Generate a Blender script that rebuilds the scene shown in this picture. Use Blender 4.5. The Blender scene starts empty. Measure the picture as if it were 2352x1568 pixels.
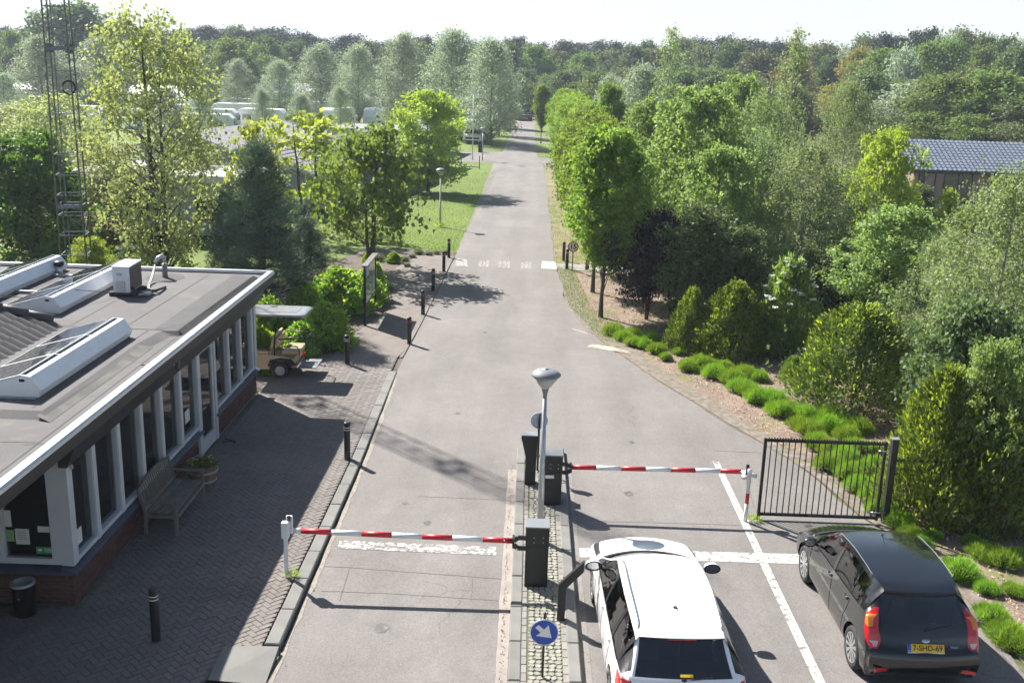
import bpy, bmesh, math, random
import numpy as np
from mathutils import Vector, Matrix
random.seed(7)
S = bpy.context.scene
C = S.collection
PI = math.pi
# ------------------------------------------------------------------ camera
CAMH = 7.84
FPX = 2358.7; CX, CY = 1176.0, 784.0
CM = np.array([[0.9993671444485703, 0.02027200604558433, 0.02922937508052729],
               [0.03349840435156663, -0.25994641661158924, -0.9650418215790926],
               [-0.011965262329313926, 0.9654102269303355, -0.26046098793429473]])
cam = bpy.data.cameras.new('camera'); camo = bpy.data.objects.new('camera', cam); C.objects.link(camo)
cam.sensor_width = 36; cam.lens = FPX/2352*36; cam.clip_start = .1; cam.clip_end = 3000
camo.matrix_world = Matrix(((CM[0][0], -CM[1][0], -CM[2][0], 0), (CM[0][1], -CM[1][1], -CM[2][1], 0),
                            (CM[0][2], -CM[1][2], -CM[2][2], CAMH), (0, 0, 0, 1)))
S.camera = camo
# ------------------------------------------------------------------ light
SUN_EL = math.radians(43.2); SUN_AZ = math.radians(-45)      # azimuth from +Y towards +X
w = bpy.data.worlds.new('World'); S.world = w; w.use_nodes = True
nt = w.node_tree; nt.nodes.clear()
sky = nt.nodes.new('ShaderNodeTexSky'); sky.sky_type = 'NISHITA'; sky.sun_disc = False
sky.sun_elevation = SUN_EL; sky.sun_rotation = SUN_AZ; sky.air_density = 1.0; sky.dust_density = 1.2; sky.ozone_density = 1.0
bg = nt.nodes.new('ShaderNodeBackground'); bg.inputs[1].default_value = 0.056
wo = nt.nodes.new('ShaderNodeOutputWorld')
# thin bright cloud veil, densest toward the horizon, broken by soft noise
tcw = nt.nodes.new('ShaderNodeTexCoord'); sp = nt.nodes.new('ShaderNodeSeparateXYZ'); nt.links.new(tcw.outputs['Generated'], sp.inputs[0])
el = nt.nodes.new('ShaderNodeMapRange'); el.inputs['From Min'].default_value = .02; el.inputs['From Max'].default_value = .30; el.inputs['To Min'].default_value = .97; el.inputs['To Max'].default_value = .05; nt.links.new(sp.outputs['Z'], el.inputs['Value'])
mpw = nt.nodes.new('ShaderNodeMapping'); mpw.inputs['Scale'].default_value = (1, 1, 4); nt.links.new(tcw.outputs['Generated'], mpw.inputs[0])
nw = nt.nodes.new('ShaderNodeTexNoise'); nw.inputs['Scale'].default_value = 3.2; nw.inputs['Detail'].default_value = 7; nw.inputs['Roughness'].default_value = .6; nt.links.new(mpw.outputs[0], nw.inputs['Vector'])
nr = nt.nodes.new('ShaderNodeMapRange'); nr.inputs['From Min'].default_value = .36; nr.inputs['From Max'].default_value = .6; nr.inputs['To Min'].default_value = .72; nr.inputs['To Max'].default_value = 1.0; nt.links.new(nw.outputs[0], nr.inputs['Value'])
mf = nt.nodes.new('ShaderNodeMath'); mf.operation = 'MULTIPLY'; nt.links.new(el.outputs[0], mf.inputs[0]); nt.links.new(nr.outputs[0], mf.inputs[1])
mw = nt.nodes.new('ShaderNodeMix'); mw.data_type = 'RGBA'; nt.links.new(mf.outputs[0], mw.inputs[0]); nt.links.new(sky.outputs[0], mw.inputs[6]); mw.inputs[7].default_value = (7.0, 7.4, 7.75, 1)
nt.links.new(mw.outputs[2], bg.inputs[0]); nt.links.new(bg.outputs[0], wo.inputs[0])
sun = bpy.data.lights.new('sun', 'SUN'); sun.energy = 5.0; sun.angle = math.radians(.53); sun.color = (1, .955, .88)
suno = bpy.data.objects.new('sun', sun); C.objects.link(suno)
sd = Vector((math.sin(SUN_AZ)*math.cos(SUN_EL), math.cos(SUN_AZ)*math.cos(SUN_EL), math.sin(SUN_EL)))
suno.rotation_euler = sd.to_track_quat('Z', 'Y').to_euler(); suno.location = (-30, 30, 40)
S.view_settings.view_transform = 'Standard'; S.view_settings.look = 'None'
S.view_settings.exposure = 1.35; S.view_settings.gamma = 1; S.view_settings.use_curve_mapping = False
try:
    S.cycles.max_bounces = 5; S.cycles.diffuse_bounces = 2; S.cycles.glossy_bounces = 3
    S.cycles.transmission_bounces = 4; S.cycles.transparent_max_bounces = 8; S.cycles.volume_bounces = 0
    S.cycles.use_denoising = True; S.cycles.use_adaptive_sampling = True; S.cycles.adaptive_threshold = .035; S.cycles.sample_clamp_indirect = 4; S.cycles.sample_clamp_direct = 12; S.cycles.caustics_reflective = False; S.cycles.caustics_refractive = False
except Exception: pass
# ------------------------------------------------------------------ survey helpers (photograph bearing -> metres)
def ray(u, v): return CM.T @ np.array([(u-CX)/FPX, (v-CY)/FPX, 1.0])
def G(u, v, z=0.0):
    d = ray(u, v); k = (z-CAMH)/d[2]; return (d[0]*k, d[1]*k)
def PY(u, v, y):
    d = ray(u, v); k = y/d[1]; return (d[0]*k, y, CAMH+d[2]*k)
def proj(p):
    c = CM @ (np.asarray(p, float)-np.array([0, 0, CAMH]))
    if c[2] <= .1: return None
    return (c[0]/c[2]*FPX+CX, c[1]/c[2]*FPX+CY)
def in_view(p, m=60):
    q = proj(p); return q is not None and -m < q[0] < 2352+m and -m < q[1] < 1568+m
# ------------------------------------------------------------------ mesh builder
class MB:
    def __init__(s): s.v = []; s.f = []; s.mi = []
    def add(s, vs, fs, m=0):
        o = len(s.v); s.v += [tuple(map(float, q)) for q in vs]; s.f += [tuple(i+o for i in f) for f in fs]; s.mi += [m]*len(fs); return s
    def bx(s, x0, x1, y0, y1, z0, z1, m=0):
        return s.add([(x0,y0,z0),(x1,y0,z0),(x1,y1,z0),(x0,y1,z0),(x0,y0,z1),(x1,y0,z1),(x1,y1,z1),(x0,y1,z1)],
                     [(0,3,2,1),(4,5,6,7),(0,1,5,4),(1,2,6,5),(2,3,7,6),(3,0,4,7)], m)
    def box(s, c, d, m=0, rz=0, R=None):
        hx, hy, hz = d[0]/2, d[1]/2, d[2]/2; vs = []
        R = R or Matrix.Rotation(rz, 3, 'Z')
        for z in (-hz, hz):
            for x, y in ((-hx,-hy),(hx,-hy),(hx,hy),(-hx,hy)): vs.append(R @ Vector((x,y,z)) + Vector(c))
        return s.add(vs, [(0,3,2,1),(4,5,6,7),(0,1,5,4),(1,2,6,5),(2,3,7,6),(3,0,4,7)], m)
    def bar(s, a, b, wd, th, m=0, up=(0,0,1)):
        a, b = Vector(a), Vector(b); d = (b-a).normalized(); u = Vector(up)
        x = d.cross(u)
        if x.length < 1e-4: x = d.cross(Vector((1,0,0)))
        x.normalize(); y = x.cross(d); vs = []
        for p in (a, b):
            for i, j in ((-1,-1),(1,-1),(1,1),(-1,1)): vs.append(p + x*(i*wd/2) + y*(j*th/2))
        return s.add(vs, [(0,3,2,1),(4,5,6,7),(0,1,5,4),(1,2,6,5),(2,3,7,6),(3,0,4,7)], m)
    def tube(s, pts, rad, n=8, m=0, cap=True):
        pts = [Vector(p) for p in pts]
        if not isinstance(rad, (list, tuple)): rad = [rad]*len(pts)
        vs = []; ref = Vector((0, 0, 1))
        d0 = (pts[-1]-pts[0])
        if d0.length and abs(d0.normalized().z) > .9: ref = Vector((1, 0, 0))
        for i, p in enumerate(pts):
            d = (pts[min(i+1, len(pts)-1)] - pts[max(i-1, 0)]).normalized()
            x = d.cross(ref).normalized(); y = x.cross(d)
            for k in range(n):
                a = 2*PI*k/n; vs.append(p + (x*math.cos(a)+y*math.sin(a))*rad[i])
        fs = [(i*n+k, i*n+(k+1)%n, (i+1)*n+(k+1)%n, (i+1)*n+k) for i in range(len(pts)-1) for k in range(n)]
        if cap: fs += [tuple(range(n))[::-1], tuple((len(pts)-1)*n+k for k in range(n))]
        return s.add(vs, fs, m)
    def lathe(s, prof, n=24, c=(0,0,0), m=0, R=None):
        vs = []
        for r, z in prof:
            for k in range(n):
                a = 2*PI*k/n; p = Vector((r*math.cos(a), r*math.sin(a), z))
                vs.append((R @ p if R else p) + Vector(c))
        fs = [(i*n+k, i*n+(k+1)%n, (i+1)*n+(k+1)%n, (i+1)*n+k) for i in range(len(prof)-1) for k in range(n)]
        fs += [tuple(range(n))[::-1], tuple((len(prof)-1)*n+k for k in range(n))]
        return s.add(vs, fs, m)
    def prism(s, poly, z0, z1, m=0):
        n = len(poly); vs = [(x,y,z0) for x,y in poly]+[(x,y,z1) for x,y in poly]
        a = sum(poly[i][0]*poly[(i+1)%n][1]-poly[(i+1)%n][0]*poly[i][1] for i in range(n))
        fs = [tuple(range(n))[::-1], tuple(range(n, 2*n))] + [(i, (i+1)%n, (i+1)%n+n, i+n) for i in range(n)]
        if a < 0: fs = [f[::-1] for f in fs]
        return s.add(vs, fs, m)
    def grid(s, P, m=0, flip=False):       # P[i][j]
        P = np.asarray(P, float); a, b = P.shape[:2]
        fs = [(i*b+j, (i+1)*b+j, (i+1)*b+j+1, i*b+j+1) for i in range(a-1) for j in range(b-1)]
        if flip: fs = [f[::-1] for f in fs]
        return s.add(P.reshape(-1, 3), fs, m)
    def mesh(s, name, mats, smooth=False):
        me = bpy.data.meshes.new(name); me.from_pydata(s.v, [], s.f)
        for m in (mats if isinstance(mats, (list, tuple)) else [mats]): me.materials.append(m)
        if len(me.materials) > 1: me.polygons.foreach_set('material_index', s.mi)
        if smooth: me.polygons.foreach_set('use_smooth', [True]*len(me.polygons))
        me.update(); return me
def link(name, me, parent=None, loc=(0,0,0), rz=0):
    o = bpy.data.objects.new(name, me); C.objects.link(o); o.location = loc; o.rotation_euler = (0,0,rz)
    if parent: o.parent = parent
    return o
def part(name, mb, mats, parent, smooth=False, label=None, stuff=False):
    o = link(name, mb.mesh(name, mats, smooth), parent)
    if label: o['label'] = label
    if stuff: o['kind'] = 'stuff'
    return o
def tag(o, label, cat, group=None):
    o['label'] = label; o['category'] = cat
    if group: o['group'] = group
    return o
def thing(name, label, cat, loc=(0,0,0), rz=0, group=None):
    o = bpy.data.objects.new(name, None); C.objects.link(o); o.location = loc; o.rotation_euler = (0,0,rz); o.empty_display_size = .2
    return tag(o, label, cat, group)
def struct(name, mb, mats, smooth=False):
    o = link(name, mb.mesh(name, mats, smooth)); o['kind'] = 'structure'; return o
def dup(root, loc, rz=0, label=None, sc=None):
    kids = {}
    for o in C.objects:
        if o.parent: kids.setdefault(o.parent.name, []).append(o)
    def cp(o, par):
        c = o.copy(); C.objects.link(c); c.parent = par
        for ch in kids.get(o.name, []): cp(ch, c)
        return c
    r = cp(root, None); r.location = loc; r.rotation_euler = (0,0,rz)
    if sc: r.scale = sc
    if label: r['label'] = label
    return r
def bevel(o, wd=.01, seg=2):
    m = o.modifiers.new('bevel', 'BEVEL'); m.width = wd; m.segments = seg; m.limit_method = 'ANGLE'; return o
# ------------------------------------------------------------------ materials
def _m(name):
    m = bpy.data.materials.new(name); m.use_nodes = True; t = m.node_tree
    return m, t, t.nodes['Principled BSDF'], t.nodes.new, t.links.new
def mat(name, col, rough=.6, metal=0, var=.12, scale=3, fine=.06, fscale=60, bump=0, spec=.5, rnd=0, dirt=None, coord='Object', coat=0):
    """colour with soft large patches, fine grain, optional per-object change and dirt of its own"""
    m, t, b, N, L = _m(name)
    b.inputs['Roughness'].default_value = rough; b.inputs['Metallic'].default_value = metal
    b.inputs['Specular IOR Level'].default_value = spec; b.inputs['Coat Weight'].default_value = coat
    b.inputs['Coat Roughness'].default_value = .04
    tc = N('ShaderNodeTexCoord'); n1 = N('ShaderNodeTexNoise'); n1.inputs['Scale'].default_value = scale; n1.inputs['Detail'].default_value = 5
    n2 = N('ShaderNodeTexNoise'); n2.inputs['Scale'].default_value = fscale; n2.inputs['Detail'].default_value = 3
    L(tc.outputs[coord], n1.inputs['Vector']); L(tc.outputs[coord], n2.inputs['Vector'])
    def mr(src, a, lo=.3, hi=.7):
        r = N('ShaderNodeMapRange'); r.inputs['From Min'].default_value = lo; r.inputs['From Max'].default_value = hi
        r.inputs['To Min'].default_value = 1-a; r.inputs['To Max'].default_value = 1+a; L(src, r.inputs['Value']); return r.outputs[0]
    mu = N('ShaderNodeMath'); mu.operation = 'MULTIPLY'; L(mr(n1.outputs[0], var), mu.inputs[0]); L(mr(n2.outputs[0], fine), mu.inputs[1])
    v = mu.outputs[0]
    if rnd:
        oi = N('ShaderNodeObjectInfo'); m3 = N('ShaderNodeMath'); m3.operation = 'MULTIPLY'
        L(v, m3.inputs[0]); L(mr(oi.outputs['Random'], rnd, 0, 1), m3.inputs[1]); v = m3.outputs[0]
        gi = N('ShaderNodeNewGeometry'); m4 = N('ShaderNodeMath'); m4.operation = 'MULTIPLY'
        L(v, m4.inputs[0]); L(mr(gi.outputs['Random Per Island'], rnd, 0, 1), m4.inputs[1]); v = m4.outputs[0]
    mx = N('ShaderNodeVectorMath'); mx.operation = 'SCALE'; mx.inputs[0].default_value = col[:3]; L(v, mx.inputs['Scale'])
    out = mx.outputs[0]
    if dirt:
        n3 = N('ShaderNodeTexNoise'); n3.inputs['Scale'].default_value = dirt[1]; n3.inputs['Detail'].default_value = 8; n3.inputs['Roughness'].default_value = .65
        L(tc.outputs[coord], n3.inputs['Vector'])
        r = N('ShaderNodeMapRange'); r.inputs['From Min'].default_value = dirt[2]; r.inputs['From Max'].default_value = dirt[2]+.15; L(n3.outputs[0], r.inputs['Value'])
        mm = N('ShaderNodeMix'); mm.data_type = 'RGBA'; L(r.outputs[0], mm.inputs[0]); L(out, mm.inputs[6]); mm.inputs[7].default_value = (*dirt[0], 1); out = mm.outputs[2]
    L(out, b.inputs['Base Color'])
    if bump:
        bu = N('ShaderNodeBump'); bu.inputs['Strength'].default_value = bump; bu.inputs['Distance'].default_value = .01
        L(n2.outputs[0], bu.inputs['Height']); L(bu.outputs[0], b.inputs['Normal'])
    return m
def leafmat(name, c1, c2, tr=.45, gloss=.35, rough=.55, tint=(1.38,1.42,.78)):
    m, t, b, N, L = _m(name); c1 = [q*1.65 for q in c1]; c2 = [q*2.1 for q in c2]; rough = max(rough, .58)
    gi = N('ShaderNodeNewGeometry'); oi = N('ShaderNodeObjectInfo')
    tc = N('ShaderNodeTexCoord'); n = N('ShaderNodeTexNoise'); n.inputs['Scale'].default_value = .9; n.inputs['Detail'].default_value = 3; L(tc.outputs['Object'], n.inputs['Vector'])
    a = N('ShaderNodeMath'); a.operation = 'MULTIPLY_ADD'; L(gi.outputs['Random Per Island'], a.inputs[0]); a.inputs[1].default_value = .55
    nn = N('ShaderNodeMapRange'); nn.inputs['From Min'].default_value = .3; nn.inputs['From Max'].default_value = .7; nn.inputs['To Max'].default_value = .45; L(n.outputs[0], nn.inputs['Value']); L(nn.outputs[0], a.inputs[2])
    mx = N('ShaderNodeMix'); mx.data_type = 'RGBA'; mx.inputs[6].default_value = (*c1, 1); mx.inputs[7].default_value = (*c2, 1); L(a.outputs[0], mx.inputs[0])
    hs = N('ShaderNodeHueSaturation'); L(mx.outputs[2], hs.inputs['Color'])
    r1 = N('ShaderNodeMapRange'); r1.inputs['To Min'].default_value = .485; r1.inputs['To Max'].default_value = .515; L(oi.outputs['Random'], r1.inputs['Value']); L(r1.outputs[0], hs.inputs['Hue'])
    r2 = N('ShaderNodeMapRange'); r2.inputs['To Min'].default_value = .85; r2.inputs['To Max'].default_value = 1.15; L(oi.outputs['Random'], r2.inputs['Value']); L(r2.outputs[0], hs.inputs['Value'])
    L(hs.outputs[0], b.inputs['Base Color']); b.inputs['Roughness'].default_value = rough; b.inputs['Specular IOR Level'].default_value = gloss
    tl = N('ShaderNodeBsdfTranslucent'); sc = N('ShaderNodeMix'); sc.data_type = 'RGBA'; sc.blend_type = 'MULTIPLY'; sc.inputs[0].default_value = 1
    L(hs.outputs[0], sc.inputs[6]); sc.inputs[7].default_value = (*tint, 1); L(sc.outputs[2], tl.inputs[0])
    ms = N('ShaderNodeMixShader'); ms.inputs[0].default_value = tr; L(b.outputs[0], ms.inputs[1]); L(tl.outputs[0], ms.inputs[2])
    L(ms.outputs[0], t.nodes['Material Output'].inputs[0]); return m
def glassmat(name, tint=(.3,.34,.36), rough=.02, refl=1.0):
    m, t, b, N, L = _m(name); t.nodes.remove(b)
    tr = N('ShaderNodeBsdfTransparent'); tr.inputs[0].default_value = (*tint, 1); gl = N('ShaderNodeBsdfGlossy'); gl.inputs['Roughness'].default_value = rough
    fr = N('ShaderNodeFresnel'); fr.inputs[0].default_value = 1.52; mu = N('ShaderNodeMath'); mu.operation = 'MULTIPLY_ADD'; mu.inputs[1].default_value = refl; mu.inputs[2].default_value = .07
    mu.use_clamp = True; L(fr.outputs[0], mu.inputs[0])
    ms = N('ShaderNodeMixShader'); L(mu.outputs[0], ms.inputs[0]); L(tr.outputs[0], ms.inputs[1]); L(gl.outputs[0], ms.inputs[2])
    L(ms.outputs[0], t.nodes['Material Output'].inputs[0]); return m
def paintmat(name, col, flake=.0, rough=.25, dust=0):
    m = mat(name, col, rough=rough, metal=flake, var=.03, fine=.02, spec=.5, coat=1.0, dirt=((.16,.15,.13), 2.2, .66) if dust else None); return m
M = dict(
 black=mat('black_coating', (.008,.008,.010), .42, var=.2, scale=6, bump=.05),
 blackrub=mat('black_rubber', (.018,.018,.019), .75, var=.15),
 dark=mat('dark_interior', (.02,.019,.02), .8),
 white=mat('white_coating', (.72,.73,.74), .38, var=.05, scale=5, dirt=((.45,.43,.38), 9, .68)),
 whiteframe=mat('white_frame_paint', (.5,.52,.54), .45, var=.06, scale=2),
 red=mat('red_reflective', (.55,.02,.035), .4, var=.07, scale=8),
 galv=mat('galvanised_steel', (.42,.44,.45), .38, .75, var=.15, scale=9),
 grey=mat('grey_lid_paint', (.17,.185,.2), .55, var=.08),
 sill=mat('blue_grey_stone_sill', (.05,.06,.09), .55, var=.2, scale=4, fine=.15),
 fascia=mat('dark_fascia_board', (.014,.014,.019), .55, var=.12, scale=1.5),
 alu=mat('aluminium_trim', (.62,.66,.7), .35, .55, var=.05),
 brick=mat('red_brick', (.085,.038,.03), .85, var=.25, scale=9, fine=.2, rnd=.28, bump=.3),
 mortar=mat('mortar', (.16,.15,.14), .9, var=.15, scale=12),
 roof=mat('bitumen_roofing', (.098,.093,.094), .9, var=.13, scale=.7, fine=.16, fscale=90, bump=.3, dirt=((.135,.123,.112), 1.7, .54)),
 roofd=mat('bitumen_roofing_dark', (.062,.060,.061), .9, var=.15, scale=2, fine=.15, fscale=90, dirt=((.12,.115,.07), 3, .6)),
 tile=mat('grey_roof_tile', (.05,.048,.05), .6, var=.3, scale=3, fine=.2, rnd=.15, dirt=((.10,.095,.085), 5, .62)),
 paver=mat('clay_paver', (.155,.137,.126), .85, var=.16, scale=.6, fine=.12, fscale=120, rnd=.085, bump=.25),
 sand=mat('joint_sand', (.128,.112,.10), .95, var=.2, scale=9, dirt=((.05,.065,.02), 3, .6)),
 concrete=mat('kerb_concrete', (.155,.152,.143), .85, var=.12, scale=3, fine=.12, fscale=90, rnd=.07, bump=.2, dirt=((.17,.165,.14), 3.5, .6)),
 cobble=mat('granite_cobble', (.225,.218,.19), .8, var=.12, scale=7, fine=.15, fscale=70, rnd=.14, bump=.3),
 moss=mat('mossy_joint', (.085,.095,.04), .95, var=.35, scale=8, fine=.2, dirt=((.15,.135,.10), 5, .5)),
 wood=mat('weathered_teak', (.145,.13,.115), .8, var=.2, scale=8, fine=.15, rnd=.12),
 barrel=mat('oak_stave', (.17,.11,.055), .7, var=.3, scale=8, rnd=.15),
 bark=mat('bark', (.085,.07,.055), .9, var=.3, scale=4, fine=.3, fscale=25, bump=.5),
 barkl=mat('pale_bark', (.15,.135,.10), .9, var=.3, scale=5, fine=.3, fscale=25, bump=.5),
 birchbark=mat('birch_bark', (.26,.25,.22), .8, var=.2, scale=3, dirt=((.04,.035,.03), 5, .58)),
 cream=mat('cream_plastic', (.50,.40,.25), .38, var=.05),
 tyre=mat('tyre_rubber', (.022,.022,.024), .8, var=.2, scale=20),
 rim=mat('silver_wheel', (.55,.56,.58), .3, .8, var=.06),
 glass=glassmat('window_glass', (.42,.45,.46)),
 carglass=glassmat('tinted_car_glass', (.22,.26,.25)),
 mirror=mat('mirror_glass', (.6,.64,.68), .03, 1.0, var=0, fine=0),
 tail=mat('red_lamp_lens', (.5,.01,.012), .15, var=.25, scale=25, coat=1),
 amber=mat('amber_lamp_lens', (.75,.22,.02), .2, coat=1), lensw=mat('clear_lamp_lens', (.6,.45,.45), .15, coat=1),
 yellow=mat('plate_yellow', (.75,.47,.02), .45, var=.04), blue=mat('sign_blue', (.012,.07,.40), .35, var=.05),
 signw=mat('sign_white', (.74,.75,.72), .4, var=.04), ink=mat('black_ink', (.012,.012,.012), .5),
 pipe=mat('grey_pvc', (.2,.2,.21), .5), paper=mat('paper', (.6,.62,.6), .7, var=.05),
 terrac=mat('brown_soil', (.05,.035,.025), .95, var=.3, scale=10),
)
def text_mesh(s, size, mt, name='lettering', depth=.002, bold=0):
    cu = bpy.data.curves.new(name, 'FONT'); cu.body = s; cu.size = size; cu.extrude = depth; cu.align_x = 'CENTER'; cu.align_y = 'CENTER'; cu.offset = bold
    o = bpy.data.objects.new(name, cu); C.objects.link(o); dg = bpy.context.evaluated_depsgraph_get()
    me = bpy.data.meshes.new_from_object(o.evaluated_get(dg)); bpy.data.objects.remove(o); me.materials.clear(); me.materials.append(mt); return me
CAMP = np.array([0, 0, CAMH])
def pieces(name, items, mt, parent, mesh_of, limit=300, mats=None):
    """items: (loc, rotz, kind, scale). the largest in view become parts, the rest one joined part"""
    def key(it):
        d = np.linalg.norm(np.array(it[0])-CAMP); return d + (0 if in_view(it[0], 0) else 1000)
    items = sorted(items, key=key); cache = {}
    for it in items[:limit]:
        if it[2] not in cache: cache[it[2]] = mesh_of(it[2]).mesh(name, mt)
        o = link(name, cache[it[2]], parent, it[0], it[1])
        if it[3] is not None: o.scale = it[3]
    if len(items) > limit:
        mb = MB()
        proto = {}
        for it in items[limit:]:
            if it[2] not in proto: q = mesh_of(it[2]); proto[it[2]] = (np.array(q.v), q.f)
            V, F = proto[it[2]]
            if it[3] is not None: V = V*np.array(it[3])
            c, s_ = math.cos(it[1]), math.sin(it[1])
            W = np.stack([V[:,0]*c-V[:,1]*s_, V[:,0]*s_+V[:,1]*c, V[:,2]], 1)+np.array(it[0])
            mb.add(W, F)
        part(name+'_field', mb, mt, parent, stuff=True)
def chamfer_block(lx, ly, h, ch=.006):
    b = MB(); x, y = lx/2, ly/2; xi, yi = x-ch, y-ch
    return b.add([(-x,-y,-h),(x,-y,-h),(x,y,-h),(-x,y,-h),(-x,-y,-ch),(x,-y,-ch),(x,y,-ch),(-x,y,-ch),(-xi,-yi,0),(xi,-yi,0),(xi,yi,0),(-xi,yi,0)],
                 [(0,1,5,4),(1,2,6,5),(2,3,7,6),(3,0,4,7),(4,5,9,8),(5,6,10,9),(6,7,11,10),(7,4,8,11),(8,9,10,11)])
# ================================================================== SETTING
from mathutils.geometry import tessellate_polygon
def inpoly(x, y, P):
    c = False; n = len(P)
    for i in range(n):
        x1, y1 = P[i]; x2, y2 = P[(i+1) % n]
        if (y1 > y) != (y2 > y) and x < (x2-x1)*(y-y1)/(y2-y1)+x1: c = not c
    return c
def asphalt(name, base, paint=None):
    m, t, b, N, L = _m(name); tc = N('ShaderNodeTexCoord'); co = tc.outputs['Object']
    def noise(s, d=6, r=.55, vec=None):
        n = N('ShaderNodeTexNoise'); n.inputs['Scale'].default_value = s; n.inputs['Detail'].default_value = d; n.inputs['Roughness'].default_value = r; L(vec or co, n.inputs['Vector']); return n.outputs[0]
    def rng(s, a, b_, c, d):
        r = N('ShaderNodeMapRange'); L(s, r.inputs['Value'])
        for k, q in zip(('From Min','From Max','To Min','To Max'), (a,b_,c,d)): r.inputs[k].default_value = q
        return r.outputs[0]
    def mul(a, c):
        q = N('ShaderNodeMath'); q.operation = 'MULTIPLY'; L(a, q.inputs[0])
        if isinstance(c, float): q.inputs[1].default_value = c
        else: L(c, q.inputs[1])
        return q.outputs[0]
    mp = N('ShaderNodeMapping'); mp.inputs['Scale'].default_value = (1, .18, 1); L(co, mp.inputs[0])
    big = rng(noise(.3, 6, .6), .3, .7, .87, 1.12); streak = rng(noise(1.3, 5, .6, vec=mp.outputs[0]), .32, .68, .91, 1.08)
    mid = rng(noise(2.6, 6, .7), .35, .65, .94, 1.06); v = mul(mul(big, streak), mid)
    vo = N('ShaderNodeTexVoronoi'); vo.inputs['Scale'].default_value = 55; L(co, vo.inputs['Vector']); bw = N('ShaderNodeRGBToBW'); L(vo.outputs['Color'], bw.inputs[0])
    v = mul(v, rng(bw.outputs[0], .1, .9, .84, 1.18))
    chip = rng(noise(24, 2), .70, .74, 1.0, 1.5); v = mul(v, chip)
    v = mul(v, rng(noise(1.9, 3, .5), .70, .76, 1.0, .86)); v = mul(v, rng(noise(.8, 7, .75), .60, .68, 1.0, 1.10))
    # tyre polished tracks along the lanes
    sx = N('ShaderNodeSeparateXYZ'); L(co, sx.inputs[0]); fr_ = N('ShaderNodeMath'); fr_.operation = 'MULTIPLY_ADD'; L(sx.outputs['X'], fr_.inputs[0]); fr_.inputs[1].default_value = 4.2; fr_.inputs[2].default_value = 1.0
    sn = N('ShaderNodeMath'); sn.operation = 'SINE'; L(fr_.outputs[0], sn.inputs[0]); v = mul(v, rng(sn.outputs[0], -1, 1, .965, 1.03))
    # hairline cracks
    vc = N('ShaderNodeTexVoronoi'); vc.feature = 'DISTANCE_TO_EDGE'; vc.inputs['Scale'].default_value = .33
    ad = N('ShaderNodeVectorMath'); ad.operation = 'MULTIPLY_ADD'; nn = N('ShaderNodeTexNoise'); nn.inputs['Scale'].default_value = 1.6; nn.inputs['Detail'].default_value = 6; L(co, nn.inputs['Vector'])
    L(nn.outputs['Color'], ad.inputs[0]); ad.inputs[1].default_value = (.7, .7, 0); L(co, ad.inputs[2]); L(ad.outputs[0], vc.inputs['Vector'])
    crack = rng(vc.outputs['Distance'], .0, .004, 0, 1); msk = rng(noise(.5, 3), .52, .6, 1, 0)
    mx = N('ShaderNodeMath'); mx.operation = 'MAXIMUM'; L(crack, mx.inputs[0]); L(msk, mx.inputs[1])
    v = mul(v, rng(mx.outputs[0], 0, 1, .72, 1))
    sc = N('ShaderNodeVectorMath'); sc.operation = 'SCALE'; sc.inputs[0].default_value = base; L(v, sc.inputs['Scale']); out = sc.outputs[0]
    if paint is not None:
        wear = rng(noise(9, 8, .75), paint, paint+.05, 0, 1); mm = N('ShaderNodeMix'); mm.data_type = 'RGBA'; L(wear, mm.inputs[0])
        mm.inputs[6].default_value = (.42,.42,.39,1); L(out, mm.inputs[7]); out = mm.outputs[2]
    L(out, b.inputs['Base Color']); b.inputs['Roughness'].default_value = .85; b.inputs['Specular IOR Level'].default_value = .35
    bu = N('ShaderNodeBump'); bu.inputs['Strength'].default_value = .35; bu.inputs['Distance'].default_value = .006; L(vo.outputs['Distance'], bu.inputs['Height']); L(bu.outputs[0], b.inputs['Normal'])
    return m
A = (.166, .154, .147)
M['asphalt'] = asphalt('asphalt', A); M['asphaltd'] = asphalt('asphalt_lane', (.225, .212, .207))
M['paint'] = asphalt('worn_road_paint', A, .47); M['paint2'] = asphalt('fresh_road_paint', A, .535); M['paintw'] = asphalt('very_worn_road_paint', A, .44)
M['soil'] = mat('garden_soil', (.095,.074,.062), .95, var=.25, scale=1.5, fine=.25, fscale=40, bump=.6, dirt=((.13,.10,.08), 2.5, .5))
M['mulch'] = mat('bark_mulch', (.20,.148,.115), .95, var=.28, scale=1.6, fine=.5, fscale=38, bump=1, dirt=((.14,.14,.055), .8, .5))
M['dry'] = mat('dry_verge', (.20,.158,.098), .95, var=.2, scale=.8, fine=.3, fscale=40, bump=.6, dirt=((.10,.13,.028), 1.1, .46))
M['lawn'] = mat('lawn', (.098,.145,.012), .9, var=.16, scale=.35, fine=.3, fscale=30, bump=.6, dirt=((.08,.12,.012), .8, .54))
M['forestfloor'] = mat('forest_floor', (.085,.09,.04), .95, var=.3, scale=.2, fine=.3, fscale=10, dirt=((.09,.07,.04), .25, .55))
M['edging'] = mat('verge_litter', (.155,.13,.10), .95, var=.3, scale=6, fine=.4, fscale=60, dirt=((.20,.185,.165), 3, .5))
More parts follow.
